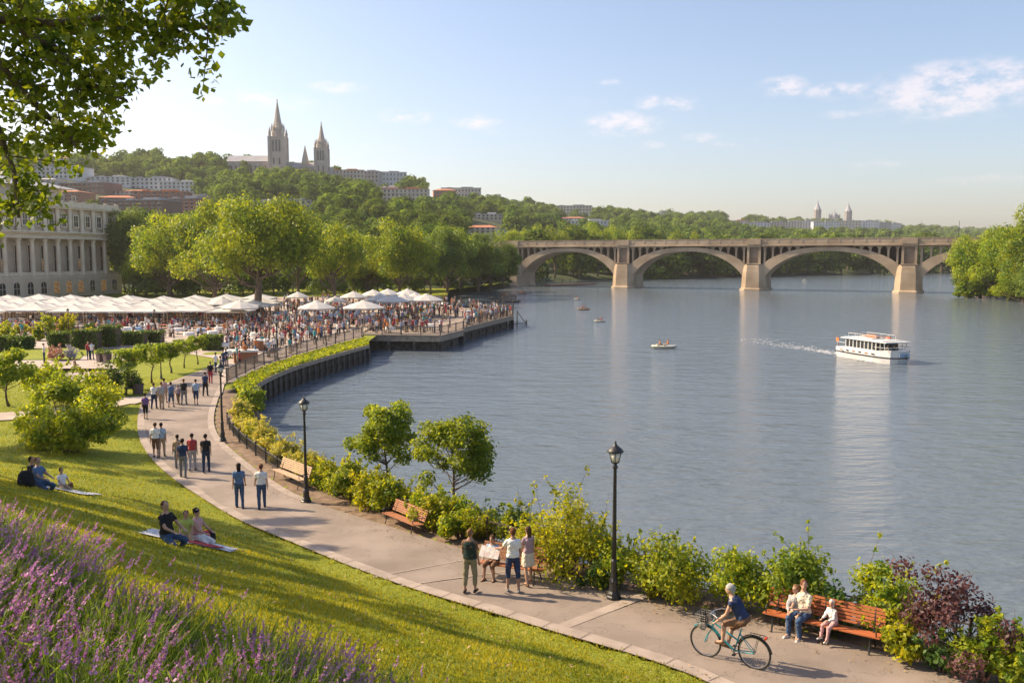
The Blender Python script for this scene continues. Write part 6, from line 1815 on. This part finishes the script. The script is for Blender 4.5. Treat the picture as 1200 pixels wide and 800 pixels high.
def pedal_boat(px, py, Lpx, c, label, n, cols, hd=0., first=[None]):
    x, y, _ = onz(px, py, 0); s = Lpx/1000*y/3.6
    t = empty('pedal_boat', (x, y, 0), hd, label, 'boat', 'small boats on the river')
    m = MB(); vs = []; fs = []; prof = [(-.12,.55,.72),(.12,.85,.97),(.32,1.,1.),(.36,.96,.97)]
    for z, kw, kl in prof:
        for k in range(16):
            a = 2*PI*k/16; ex = math.copysign(abs(math.cos(a))**.7, math.cos(a)); vs.append((1.8*s*kl*ex, .8*s*kw*math.sin(a), z*s+.10*s*abs(ex)**4))
    for i in range(3):
        for k in range(16): k2 = (k+1) % 16; fs.append((16*i+k, 16*i+k2, 16*i+16+k2, 16*i+16+k))
    fs.append(tuple(48+k for k in range(16)))
    m.add(vs, fs); m.build('hull', M[c], t, True)
    m = MB(); m.tube([(1.82*s*.99*math.cos(a)*1, .82*s*math.sin(a), .30*s) for a in np.linspace(0, 2*PI, 25)], .05*s, 5, cap=False); m.build('rim', M['boat_trim'], t)
    MB().box((0,0,.45*s), (.35*s,1.1*s,.25*s)).box((-.9*s,0,.45*s), (.3*s,1.0*s,.22*s)).build('seat', M['boat_trim'], t)
    for k in range(n):
        lx = (-.8+1.6*k/max(1, n-1))*s*.75 if n > 1 else 0
        X = x+math.cos(hd)*lx-math.sin(hd)*.1; Yp = y+math.sin(hd)*lx
        o = link('person', crowd_mesh('sit', cols[k], k), None, (X, Yp, .30*s-.15), hd+(PI/2 if k % 2 else -PI/2))
        o.scale = (max(.8, s*.9),)*3
        tag(o, '%s figure seated in the %s' % (['left', 'right', 'middle', 'rear'][k], label), 'person')
    return t
M['boat_white'] = mat('boat_white', (.62,.60,.50), .5); M['boat_wood'] = mat('boat_wood', (.30,.14,.07), .6); M['boat_dark'] = mat('boat_dark', (.10,.07,.06), .6); M['boat_trim'] = mat('boat_trim', (.35,.30,.20), .6)
pedal_boat(778,408,30,'boat_white','pale pedal boat closest to the tour boat',2,['orange','orange'],.05)
pedal_boat(703,377,14,'boat_white','small pale boat in the middle of the river',2,['brown','red'],.1)
pedal_boat(684,363,15,'boat_wood','brown rowing boat further up the river',3,['orange','red','brown'],-.1)
pedal_boat(677,351,10,'boat_white','little boat nearest the bridge pier',1,['orange'],.5)
pedal_boat(601,354,19,'boat_dark','dark low boat moored off the far deck',2,['brown','black'],.05)
pedal_boat(592,348,9,'boat_wood','leftmost of the small boats gathered below the bridge abutment',2,['red','orange'],.1)
pedal_boat(602,347,9,'boat_wood','boat in the middle of the cluster below the bridge abutment',2,['orange','brown'],-.1)
pedal_boat(612,344,11,'boat_wood','reddish boat with a standing figure in the boat cluster',3,['orange','red','red'],.0)
pedal_boat(622,343,9,'boat_white','rightmost boat of the cluster below the bridge abutment',1,['red'],.2)
pedal_boat(575,350,10,'boat_dark','small boat close behind the crowded deck',2,['brown','tan'],.2)
pedal_boat(585,354,7,'boat_dark','tiny boat left of the dark low boat',1,['tan'],.1)
pedal_boat(943,329,6,'boat_white','tiny white boat far upstream under the third arch',1,['white'],.0)

# ------------------------------------------------------------------ terrace: canopies, parasols, tables, crowd
Z0 = 2.03
def canopy_proto():
    t = empty('cafe_canopy', (0,0,0), 0, '', 'canopy', 'white cafe canopies in rows in front of the columned building')
    m = MB(); w = 2.75; n = 6; vs = []; fs = []
    # sagging pyramid cloth with a valance
    for i in range(n+1):
        f = i/n; z = 2.55+.95*(1-f)**1.3
        for (sx, sy) in ((-1,-1),(1,-1),(1,1),(-1,1)): 
            vs.append((sx*w*max(f, .02), sy*w*max(f, .02), z))
    for i in range(n):
        for k in range(4): k2 = (k+1) % 4; fs.append((4*i+k, 4*i+k2, 4*i+4+k2, 4*i+4+k))
    b = 4*n; 
    for (sx, sy) in ((-1,-1),(1,-1),(1,1),(-1,1)): vs.append((sx*w*1.0, sy*w*1.0, 2.33))
    for k in range(4): k2 = (k+1) % 4; fs.append((b+k, b+k2, b+4+k2, b+4+k))
    m.add(vs, fs); m.box((0,0,3.52), (.28,.28,.10)); m.build('canopy', M['canvas'], t)
    for sx in (-1, 1):
        for sy in (-1, 1): MB().box((sx*(w-.12), sy*(w-.12), 1.2), (.14,.14,2.4)).build('post', M['post'], t)
    return t
proto = canopy_proto(); first = True; rng = np.random.default_rng(4)
rows = [(123,-78,-40.5),(129.2,-82,-41.5),(135.4,-86,-41),(141.6,-90,-42),(148,-94,-44),(154.5,-97,-46)]
names = ['front', 'second', 'third', 'fourth', 'fifth', 'sixth', 'last']
for r_, (Y, x0, x1) in enumerate(rows):
    n = int((x1-x0)/5.65)
    for k in range(n+1):
        x = x1-5.65*k
        if x/Y < -.62-.03: continue
        lb = 'white pyramid canopy in the %s row before the columned building' % names[r_]
        if r_ == 0: lb = 'white canopy of the front row, ' + ['the right-most one', 'second from its right end', 'third from its right end', 'fourth from its right end', 'fifth from its right end', 'sixth from its right end', 'seventh from its right end','eighth from its right end'][min(k,7)]
        c = proto if first else copy_tree(proto)
        first = False
        c.location = (x, Y+rng.normal()*.1, Z0); c['label'] = lb; c.scale = (1, 1, .86+.04*rng.normal())
def parasol_proto():
    t = empty('parasol', (0,0,0), 0, '', 'parasol', 'round cream parasols on the terrace')
    m = MB(); m.lathe([(2.0,2.35),(2.05,2.52),(1.2,2.95),(.35,3.3),(.3,3.36),(.02,3.5)], (0,0,0), 10); m.build('shade', M['canvas'], t)
    MB().tube([(0,0,0),(0,0,3.5)], .05, 6).build('pole', M['post'], t); MB().lathe([(.32,0),(.32,.08),(.08,.16)], (0,0,0), 10).build('base', M['grey'], t)
    return t
pp = parasol_proto(); first = True
for (px, py, s, lb) in [(283,353,1.25,'cream parasol left of the big terrace tree, nearer the canopies'),(262,352,1.1,'cream parasol just right of the last canopy'),(372,352,1.3,'large cream parasol right of the big tree trunk'),(394,350,.9,'small cream parasol beside the large one right of the tree'),
                    (427,348,1.45,'widest cream parasol in the middle of the terrace'),(446,346,1.2,'cream parasol right of the widest one'),(461,345,1.3,'cream parasol third right of the widest one'),(474,344,1.3,'cream parasol in the middle of the overlapping row'),
                    (487,343,1.3,'cream parasol near the river end of the row'),(500,343,1.35,'last cream parasol at the river end of the row'),(415,343,1.2,'cream parasol behind the widest one'),(438,341,1.2,'small cream parasol at the back of the row'),(455,340,1.2,'rear cream parasol under the trees'),
                    (350,345,1.0,'cream parasol in the shade right of the big tree'),(478,340,1.2,'cream parasol at the very back near the river')]:
    Y = (CAMZ-Z0-2.9*s)/(py-300)*1000; x = atY(px, Y)[0]
    c = pp if first else copy_tree(pp); first = False
    c.location = (x, Y, Z0); c.scale = (s, s, s if s < 1.2 else 1.1); c['label'] = lb
# tables
tm = {}
for nm, c in (('white',(.70,.68,.65)),('blue',(.25,.38,.55)),('wood',(.40,.24,.14)),('red',(.50,.14,.07)),('stone',(.5,.45,.4))):
    m = MB(); m.lathe([(.62,.70),(.64,.75),(.60,.765)], (0,0,0), 12, 0); m.lathe([(.05,.02),(.05,.70)], (0,0,0), 6, 1); m.lathe([(.3,0),(.28,.04)], (0,0,0), 8, 1)
    if nm in ('white', 'blue'): m.lathe([(.72,.38),(.655,.74),(.60,.772)], (0,0,0), 12, 0)
    tm[nm] = m.mesh([mat('table_'+nm, c, .7), M['iron']])
m = MB(); m.box((0,0,.45), (.44,.44,.05)); m.box((0,-.2,.72), (.44,.04,.45))
for sx in (-.19,.19):
    for sy in (-.19,.19): m.box((sx,sy,.215), (.04,.04,.43), mi=1)
chm = m.mesh([M['wood'], M['iron']])
def inpoly(px, py, poly):
    c = False; n = len(poly)
    for i in range(n):
        x1, y1 = poly[i]; x2, y2 = poly[(i+1) % n]
        if (y1 > py) != (y2 > py) and px < (x2-x1)*(py-y1)/(y2-y1)+x1: c = not c
    return c
# terrace crowd zones, given as polygons on the ground seen in the photograph, with how many people stand and sit
def zone(poly, n, sitp, rng, mind=.8):
    P = [onz(a, b, Z0)[:2] for a, b in poly]; xs = [p[0] for p in P]; ys = [p[1] for p in P]; out = []
    # weight evenly over the picture of the zone, so near and far parts look equally full
    pxs = [a for a, b in poly]; pys = [b for a, b in poly]; tries = 0
    while len(out) < n and tries < 6000:
        tries += 1
        a, b = rng.uniform(min(pxs), max(pxs)), rng.uniform(min(pys), max(pys))
        if not inpoly(a, b, poly): continue
        x, y, _ = onz(a, b, Z0)
        if all((x-q[0])**2+(y-q[1])**2 > mind**2 for q in out): out.append((x, y, rng.random() < sitp))
    return out
rng = np.random.default_rng(42)
tops = ['white','white','navy','blue','red','pink','black','lightblue','orange','grey','cream','tan','teal','brown','red','white']
cnt = 0
GL = {k: ('small figure in %s in the crowd on the riverside terrace' % k, 'people in %s in the terrace crowd' % k) for k in PAL}
def person_at(x, y, z, pose, top, v, rz, gl=None):
    global cnt
    o = link('person', crowd_mesh(pose, top, v), None, (x, y, z), rz); g = gl or GL[top]
    tag(o, g[0], 'person', g[1]); s = 1+rng.normal()*.04; o.scale = (s*1.08, s*1.08, s); cnt += 1
zones = [([(266,440),(300,426),(345,413),(420,393),(420,389),(330,402),(264,424)], 24, .05), ([(330,352),(425,350),(510,354),(540,352+6),(595,366),(560,372),(520,376),(430,382),(350,376),(325,368)], 100, .25),
         ([(262,372),(330,372),(425,384),(510,384),(425,389),(345,406),(265,420),(262,400)], 44, .2),
         ([(545,372),(598,366),(601,369),(545,383)], 12, .2), ([(430,383),(505,380),(535,384),(515,391),(430,391)], 10, .4),
         ([(0,384),(140,384),(260,378),(260,392),(140,398),(0,396)], 34, .85), ([(140,360),(330,358),(330,372),(140,374)], 26, .8)]
for zi, (poly, n, sp) in enumerate(zones):
    for (x, y, s) in zone(poly, n, sp, rng):
        pose = 'sit' if s else ('walk' if rng.random() < .4 else ('kid' if rng.random() < .12 else 'stand'))
        top = tops[rng.integers(len(tops))]
        person_at(x, y, Z0, pose, top, int(rng.integers(3)), rng.random()*6.28)
        if s:
            o = link('cafe_chair', chm, None, (x, y-.02, Z0), rng.random()*6.28); tag(o, 'small cafe chair with a seated guest on the terrace', 'chair', 'cafe chairs on the terrace')
tz = [([(0,376),(260,372),(325,366),(325,376),(260,396),(140,398),(0,396)], 64), ([(330,356),(510,352),(590,366),(520,374),(420,382),(340,380)], 34), ([(262,382),(330,380),(400,392),(345,405),(266,422)], 16), ([(440,384),(510,382),(510,390),(440,390)], 5)]
ks = ['white','white','blue','wood','red','white','stone']
for poly, n in tz:
    for (x, y, s) in zone(poly, n, 0, rng, 1.7):
        k = ks[rng.integers(len(ks))]
        o = link('cafe_table', tm[k], None, (x, y, Z0), 0)
        tag(o, {'white':'round cafe table under a white cloth on the terrace','blue':'round cafe table under a blue cloth on the terrace','wood':'round wooden cafe table on the terrace','red':'round reddish cafe table on the terrace','stone':'round pale stone cafe table on the terrace'}[k], 'table', '%s cafe tables on the terrace' % k)
# people on the garden plaza and upper path
for (px, py, pose, top, lb) in [(104,421,'walk','red','person in red in the middle of the garden plaza'),(108,421,'walk','white','person in white beside the one in red on the garden plaza'),(253,436,'walk','white','person in white at the terrace end of the path'),(259,441,'stand','grey','person in grey leaning by the promenade lamp'),
                              (262,432,'walk','navy','person in navy behind the promenade lamp'),(315,418,'stand','lightblue','person in pale blue by the promenade rail'),(155,462,'sit','black','person in black seated at the side path'),(52,424,'stand','white','person in white at the left of the flower sculpture'),
                              (470,391.4,'stand','blue','person in blue at the front rail of the nearer deck'),(88,437,'sit','brown','person in brown seated on the garden plaza edge')]:
    x, y, z = (hit(px, py, 30, 110) if py > 444 else onz(px, py, 2.35 if px < 150 else Z0))
    o = link('person', crowd_mesh(pose, top, 0), None, (x, y, z), px*.7); tag(o, lb, 'person')
# round flower sculpture and small planters
M['bloom_r'] = leafmat('bloom_r', (.45,.12,.10), (.62,.45,.30), .2, 3., 9., tr=(1,1,1)); M['bloom_w'] = leafmat('bloom_w', (.55,.50,.55), (.70,.66,.66), .2, 3., 9., tr=(1,1,1))
for (px, py, w, h, mm, lb) in [(66,422,20,17,'bloom_r','mound of orange and red flowers on the garden lawn'),(82,421,11,16,'bloom_w','white and blue flower mound right of the orange one')]:
    x, y, _ = onz(px, py, 2.33); make_shrub('flower_mound', px, w/1000*y, h/1000*y, 900, .2, M[mm], (x, y, 2.33), lb, 'flowers', ncl=9)
sheet('garden_lawn', [T2(20,426), T2(26,412), T2(92,412), T2(97,422), T2(92,426)], 2.37, M['grass'])
M['plum'] = mat('planter', (.10,.07,.07), .7)
for (px, py, lb) in [(118,424,'dark square planter on the plaza, left one'),(126,425,'dark square planter on the plaza, right one'),(162,462,'dark litter bin beside the side path')]:
    x, y, z = onz(px, py, 2.34) if py < 440 else hit(px, py, 30, 90)
    t = empty('planter', (x, y, z), .2, lb, 'planter'); MB().lathe([(.34,0),(.40,.7),(.44,.72),(.44,.8)], (0,0,0), 4).build('tub', M['plum'], t)
    V, F = leaves([(0,0,.9)], [.35], 160, .2, rng); link('plant', arrmesh(V, F, M['hedge']), t)
# large market table stacks beside the promenade (pale canvas covered stall)
for (px, py, w, lb) in [(288,424,30,'pale covered stall table with reddish side beside the promenade'),(304,410,22,'second covered stall table further along the promenade')]:
    x, y, _ = onz(px, py, Z0); ww = w/1000*y
    t = empty('market_stall', (x, y, Z0), .35, lb, 'stall'); MB().box((0,0,1.05), (ww,1.8,.10)).box((0,-.1,1.13), (ww*.9,1.4,.06)).build('top', M['canvas'], t); MB().box((0,0,.5), (ww*.9,1.4,1.0)).build('counter', M['wood'], t)
# people on the promenade by the far bank under the bridge
for k in range(16):
    x, y, _ = onz(612+rng.random()*50, 330.8, 1.0); 
# riverside stalls by the far bank: white low boats / floats
for k, px in enumerate((706, 575)):
    pass
# the crowd beyond the individually built people, one mass
rng = np.random.default_rng(99)
allp = []
for poly, n, sp in [([(335,351),(510,351),(540,356),(592,366),(560,371),(520,375),(430,381),(335,376)], 330, .1), ([(0,378),(320,364),(320,380),(260,394),(140,396),(0,392)], 260, .8), ([(264,380),(425,378),(425,388),(350,402),(266,418)], 150, .25), ([(545,373),(597,366),(600,369),(546,382)], 60, .1), ([(435,383),(505,380),(535,383),(515,390),(430,390)], 50, .3)]:
    allp += [(q, 'sit' if q[2] else 'stand') for q in zone(poly, n, sp, rng, .55)]
VV = {}; 
big = MB(); bm_ = []; bmi = {}
for (q, pose) in allp:
    top = tops[rng.integers(len(tops))]; v = int(rng.integers(3)); crowd_mesh(pose, top, v); m, mats = _cm_src[(pose, top, v)]
    a = rng.random()*6.28; c, s = math.cos(a), math.sin(a); n0 = len(big.v)
    for mt in mats:
        if mt.name not in bmi: bmi[mt.name] = len(bm_); bm_.append(mt)
    big.v += [(q[0]+p[0]*c-p[1]*s, q[1]+p[0]*s+p[1]*c, Z0+p[2]) for p in m.v]
    big.f += [tuple(i+n0 for i in f) for f in m.f]; big.m += [bmi[mats[i].name] for i in m.m]
tag(big.build('crowd', bm_), 'packed crowd filling the middle of the riverside terrace', 'crowd', None, 'stuff')
print('crowd', cnt)

# ------------------------------------------------------------------ lavender and foreground plants
def lav_proto(seed, dens=1., pinkish=.75, h=.95, w=1.15):
    rng = np.random.default_rng(seed)
    st = MB(); 
    V = []; F = []; FV = []; FF = []
    n = int(210*dens); nb = 0
    SV = []; 
    for i in range(n):
        an = rng.random()*2*PI; r = rng.random()**.6
        b = np.array([math.cos(an)*r*.22*w, math.sin(an)*r*.22*w, 0])
        L_ = h*(.62+.45*rng.random())*(1-.25*r)
        tip = b+np.array([math.cos(an)*r*.55*w+rng.normal()*.05, math.sin(an)*r*.55*w+rng.normal()*.05, L_])
        mid = (b+tip)/2+np.array([0, 0, .08*L_])
        # stem as two thin crossed blades
        for q in range(2):
            a2 = rng.random()*PI; d = np.array([math.cos(a2), math.sin(a2), 0])*.0035
            SV.append([b-d, b+d, mid+d*.9, mid-d*.9]); SV.append([mid-d*.9, mid+d*.9, tip+d*.5, tip-d*.5])
        # narrow leaves up the stem
        for q in range(11):
            t = .06+.72*rng.random(); p = (b+(mid-b)*t*2) if t < .5 else (mid+(tip-mid)*(t*2-1))
            u = rng.normal(size=3); u[2] = abs(u[2])*.8+.5; u /= np.linalg.norm(u); s = np.cross(u, rng.normal(size=3)); s /= np.linalg.norm(s)
            l = .06+.07*rng.random(); SV.append([p, p+u*l*.5+s*.006, p+u*l, p+u*l*.5-s*.006])
        if rng.random() < pinkish:
            k = int(14+14*rng.random()); sl = .09+.12*rng.random(); dr_ = (tip-mid); dr_ /= np.linalg.norm(dr_)
            for q in range(k):
                t = q/k; p = tip-dr_*sl*(1-t)+rng.normal(size=3)*.008*(1.2-t)
                u = rng.normal(size=3); u /= np.linalg.norm(u); s = np.cross(u, rng.normal(size=3)); s /= np.linalg.norm(s)
                a = (.0135-.006*t)*(.7+.6*rng.random()); FV.append([p-u*a, p+s*a*.8, p+u*a, p-s*a*.8])
    V = np.array(SV).reshape(-1, 3); F = np.arange(len(V)).reshape(-1, 4)
    t = empty('lavender_bush', (0,0,0), 0, 'bushy purple-flowered lavender in the foreground bed', 'lavender', 'lavender bushes in the foreground')
    link('stems', arrmesh(V, F, M['stem']), t)
    if not FV: t['label'] = 'green lavender bush not yet in flower in the foreground bed'; t['group'] = 'green lavender bushes in the foreground'; return t
    V = np.array(FV).reshape(-1, 3); F = np.arange(len(V)).reshape(-1, 4); link('flowers', arrmesh(V, F, M['lavender']), t)
    return t
LP = [lav_proto(1, 1., .5), lav_proto(2, 1.3, .0), lav_proto(3, 1., .75), lav_proto(4, 1.2, .22)]
used = [False]*4
# outline of the bed in the picture: px -> py of the flower tops
TOPX = [-40, 0, 40, 90, 150, 200, 235, 300, 330, 400, 450, 520]
TOPY = [575, 590, 622, 655, 668, 690, 735, 740, 742, 770, 800, 850]
placed = 0
for Y in np.arange(2.6, 15.0, .42):
    for x in np.arange(-9.0, 1.0, .42):
        xx = x+rng.normal()*.10; yy = Y+rng.normal()*.10
        g = H(xx, yy); hh = .95
        # project the top of the bush
        fwd = yy*math.cos(TH)-(g+hh*.95-CAMZ)*math.sin(TH)
        if fwd < 1.2: continue
        upc = yy*math.sin(TH)+(g+hh*.95-CAMZ)*math.cos(TH)
        px = 600+1000*xx/fwd; py = 400-1000*upc/fwd
        if px < -170 or px > 470 or py > 980: continue
        lim = np.interp(px, TOPX, TOPY)
        if py < lim or fwd > 9.5: continue
        v = int(rng.choice(4, p=[.3,.2,.3,.2] if px < 120 or py < lim+45 else [.15,.42,.08,.35]))
        if 90 < px < 260 and py > 690: v = 1 if rng.random() < .7 else v
        c = LP[v] if not used[v] else copy_tree(LP[v]); used[v] = True
        s = .85+.3*rng.random()
        c.location = (xx, yy, g-.03); c.rotation_euler = (rng.normal()*.08, rng.normal()*.08, rng.random()*6.28); c.scale = (s, s, s*(.9+.2*rng.random())); placed += 1
print('lavender', placed)
for v in range(4):
    if not used[v]:
        for ch in list(LP[v].children): bpy.data.objects.remove(ch)
        bpy.data.objects.remove(LP[v])
# grass blades on the near lawn
n = 260000
u = rng.random((n, 2)); 
# denser towards the camera
Y = 6+64*u[:, 0]**1.7; X = (-.66+.95*u[:, 1])*Y
P = np.column_stack([X, Y]); dl, _, _ = sdist(P, LW); P = P[(dl*LEFT > rng.normal(size=len(P))*.05) & ((P[:, 1] < 60) | (dl*LEFT < 14))]; n = len(P)
z = Hn(P); a = rng.random(n)*6.28; hgt = (.03+.05*rng.random(n)); wd = .006+.006*rng.random(n)+P[:, 1]*.0003
cx, sy = np.cos(a), np.sin(a); ln = rng.normal(size=(n, 2))*.025
V = np.zeros((n, 3, 3)); V[:, 0] = np.column_stack([P[:, 0]-cx*wd, P[:, 1]-sy*wd, z-.005]); V[:, 1] = np.column_stack([P[:, 0]+cx*wd, P[:, 1]+sy*wd, z-.005]); V[:, 2] = np.column_stack([P[:, 0]+ln[:, 0], P[:, 1]+ln[:, 1], z+hgt])
M['blade'] = leafmat('blade', (.11,.15,.013), (.31,.29,.03), .45, .5, 30., gain=1.15)
tag(link('grass_blades', arrmesh(V.reshape(-1, 3), np.arange(n*3).reshape(-1, 3), M['blade'])), 'short mown grass on the sloping lawn', 'grass', None, 'stuff')
# leaf litter and grit along the soil strip
n = 5000; k = rng.integers(0, len(RR)-1, n); t_ = rng.random(n)[:, None]
base = RR[k]*(1-t_)+RR[k+1]*t_; T_ = RR[k+1]-RR[k]; T_ /= np.linalg.norm(T_, axis=1)[:, None]; nn_ = np.column_stack([-T_[:, 1], T_[:, 0]])*LEFT
P = base+nn_*(rng.random(n)[:, None]**1.5*1.2-.12); P = P[P[:, 1] < 45]; n = len(P)
V, F = leaves(np.column_stack([P, np.interp(P[:, 1], ZP_Y, ZP_Z)+.03]), np.full(n, .01), n, .05, rng, flat=2.)
n2_ = 1100; Yl = 8+34*rng.random(n2_); Xl = (-.62+.9*rng.random(n2_))*Yl; Pl = np.column_stack([Xl, Yl]); dl_, _, _ = sdist(Pl, LW); Pl = Pl[(dl_*LEFT > -.5)]
V2_, F2_ = leaves(np.column_stack([Pl, Hn(Pl)+.07]), np.full(len(Pl), .01), len(Pl), .075, rng, flat=2.); F = np.vstack([F, F2_+len(V)]); V = np.vstack([V, V2_])
M['litter'] = mat('litter', (.26,.15,.07), .9, (.36,.26,.12), 4)
tag(link('leaf_litter', arrmesh(V, F, M['litter'])), 'dry leaf litter along the soil edge under the shrubs', 'leaves', None, 'stuff')

# ------------------------------------------------------------------ sun, sky, haze, camera
SUN_EL = R(36); SX, SYd = -.955, .295     # the sun stands to the left and a little in front
w = bpy.data.worlds.new('World'); sc.world = w; w.use_nodes = True
nt = w.node_tree; N = nt.nodes; L = nt.links
bg = N['Background']; bg.inputs['Strength'].default_value = SKY_STR
sky = N.new('ShaderNodeTexSky'); sky.sky_type = 'NISHITA'; sky.sun_disc = False; sky.sun_elevation = SUN_EL; sky.sun_rotation = math.atan2(SX, SYd); sky.altitude = 0; sky.air_density = 1.0; sky.dust_density = DUST; sky.ozone_density = OZ
# small fair-weather clouds, each at its own direction, with broken edges
tc = N.new('ShaderNodeTexCoord'); mpn = N.new('ShaderNodeMapping'); mpn.inputs['Scale'].default_value = (1, 1, 2.2)
L.new(tc.outputs['Generated'], mpn.inputs[0])
nz = N.new('ShaderNodeTexNoise'); nz.inputs['Scale'].default_value = 34; nz.inputs['Detail'].default_value = 9; nz.inputs['Roughness'].default_value = .66; L.new(mpn.outputs[0], nz.inputs[0])
acc = None
CL = [(1118,106,92,30,1.15),(1165,92,46,20,.9),(1070,110,36,12,.9),(917,102,26,11,.9),(980,107,32,9,.9),(760,119,15,9,.8),(797,120,20,9,.8),(730,146,44,14,.8),(698,145,14,8,.6),(715,96,13,4,.7),(822,161,26,6,.6),(757,170,22,5,.6),(865,168,30,5,.6),(985,134,22,5,.5),(1030,193,38,5,.5),(1140,210,60,6,.5),
      (474,137,32,9,.7),(556,142,30,9,.7),(395,102,34,7,.6),(305,115,30,9,.7),(250,118,16,5,.7),(168,117,14,4,.5),(330,120,60,10,.4),(600,155,40,6,.3),(680,120,30,5,.3)]
for (px, py, sx, sy, st) in CL:
    x, y, z = ray(px, py); v = Vector((x, y, z)).normalized(); rt_ = Vector((v.y, -v.x, 0)).normalized(); up_ = rt_.cross(v).normalized()
    if up_.z < 0: up_ = -up_
    outs = []
    for ax, s in ((rt_, sx), (up_, sy)):
        d = N.new('ShaderNodeVectorMath'); d.operation = 'DOT_PRODUCT'; L.new(tc.outputs['Generated'], d.inputs[0]); d.inputs[1].default_value = ax
        m = N.new('ShaderNodeMath'); m.operation = 'MULTIPLY'; L.new(d.outputs['Value'], m.inputs[0]); m.inputs[1].default_value = 1000/s*.93
        q = N.new('ShaderNodeMath'); q.operation = 'MULTIPLY'; L.new(m.outputs[0], q.inputs[0]); L.new(m.outputs[0], q.inputs[1]); outs.append(q)
    a = N.new('ShaderNodeMath'); a.operation = 'ADD'; L.new(outs[0].outputs[0], a.inputs[0]); L.new(outs[1].outputs[0], a.inputs[1])
    r = N.new('ShaderNodeMath'); r.operation = 'MULTIPLY_ADD'; L.new(a.outputs[0], r.inputs[0]); r.inputs[1].default_value = -.5*st; r.inputs[2].default_value = st*(.62 if px > 1000 else .74)
    c = N.new('ShaderNodeMath'); c.operation = 'MAXIMUM'; L.new(r.outputs[0], c.inputs[0]); c.inputs[1].default_value = 0
    if acc is None: acc = c
    else:
        mx = N.new('ShaderNodeMath'); mx.operation = 'MAXIMUM'; L.new(acc.outputs[0], mx.inputs[0]); L.new(c.outputs[0], mx.inputs[1]); acc = mx
nm = N.new('ShaderNodeMapRange'); L.new(nz.outputs[0], nm.inputs[0]); nm.inputs[1].default_value = .34; nm.inputs[2].default_value = .66; nm.inputs[3].default_value = -.85; nm.inputs[4].default_value = .6
ad = N.new('ShaderNodeMath'); ad.operation = 'MULTIPLY_ADD'; L.new(acc.outputs[0], ad.inputs[0]); ad.inputs[1].default_value = 1.7
gate = N.new('ShaderNodeMath'); gate.operation = 'MULTIPLY'; L.new(acc.outputs[0], gate.inputs[0]); L.new(nm.outputs[0], gate.inputs[1])
g2_ = N.new('ShaderNodeMath'); g2_.operation = 'MULTIPLY'; L.new(gate.outputs[0], g2_.inputs[0]); g2_.inputs[1].default_value = 2.1
L.new(g2_.outputs[0], ad.inputs[2])
cl = N.new('ShaderNodeMapRange'); cl.interpolation_type = 'SMOOTHSTEP'; L.new(ad.outputs[0], cl.inputs[0]); cl.inputs[1].default_value = .05; cl.inputs[2].default_value = 1.6; cl.inputs[3].default_value = 0; cl.inputs[4].default_value = .48
mixc = N.new('ShaderNodeMix'); mixc.data_type = 'RGBA'; L.new(cl.outputs[0], mixc.inputs[0]); L.new(sky.outputs[0], mixc.inputs[6]); mixc.inputs[7].default_value = (*CLOUD, 1)
tint = N.new('ShaderNodeMix'); tint.data_type = 'RGBA'; tint.blend_type = 'MULTIPLY'; tint.inputs[0].default_value = 1; L.new(mixc.outputs[2], tint.inputs[6]); tint.inputs[7].default_value = (1.07, .99, .97, 1)
L.new(tint.outputs[2], bg.inputs[0])
sl = bpy.data.lights.new('sun', 'SUN'); sl.energy = SUN_STR; sl.angle = R(.55); sl.color = SUN_COL
so = bpy.data.objects.new('sun', sl); COL.objects.link(so)
sd = Vector((SX*math.cos(SUN_EL), SYd*math.cos(SUN_EL), math.sin(SUN_EL))); so.rotation_euler = sd.to_track_quat('Z', 'Y').to_euler(); so.location = (0, 0, 100)
if HAZE > 0:
    hz = MB().box((1250, 1770, 98.5), (7600, 3900, 213)).build('haze', []) if False else None
    m = bpy.data.materials.new('haze'); m.use_nodes = True; N2 = m.node_tree.nodes; N2.remove(N2['Principled BSDF'])
    pv = N2.new('ShaderNodeVolumePrincipled'); pv.inputs['Color'].default_value = (*HAZE_COL, 1); pv.inputs['Density'].default_value = HAZE; pv.inputs['Anisotropy'].default_value = .3
    m.node_tree.links.new(pv.outputs[0], N2['Material Output'].inputs['Volume'])
    hb = MB().box((1250, 1810, 95), (7700, 3880, 210)).build('haze', m); hb['kind'] = 'stuff'
cd = bpy.data.cameras.new('camera'); cd.sensor_width = 36; cd.lens = 30; cd.clip_end = 9000; cd.clip_start = .05
co = bpy.data.objects.new('camera', cd); COL.objects.link(co); co.location = (0, 0, CAMZ); co.rotation_euler = (PI/2-TH, 0, 0); sc.camera = co
for _o in bpy.data.objects:
    if 'label' in _o and len(_o['label'].split()) > 16: print('LONG', _o['label'])
sc.render.engine = 'CYCLES'
sc.cycles.max_bounces = 6; sc.cycles.diffuse_bounces = 2; sc.cycles.glossy_bounces = 2; sc.cycles.transmission_bounces = 3; sc.cycles.transparent_max_bounces = 6; sc.cycles.volume_bounces = 0
sc.view_settings.view_transform = 'Standard'; sc.view_settings.look = 'None'; sc.view_settings.gamma = 1; sc.view_settings.exposure = EXPO
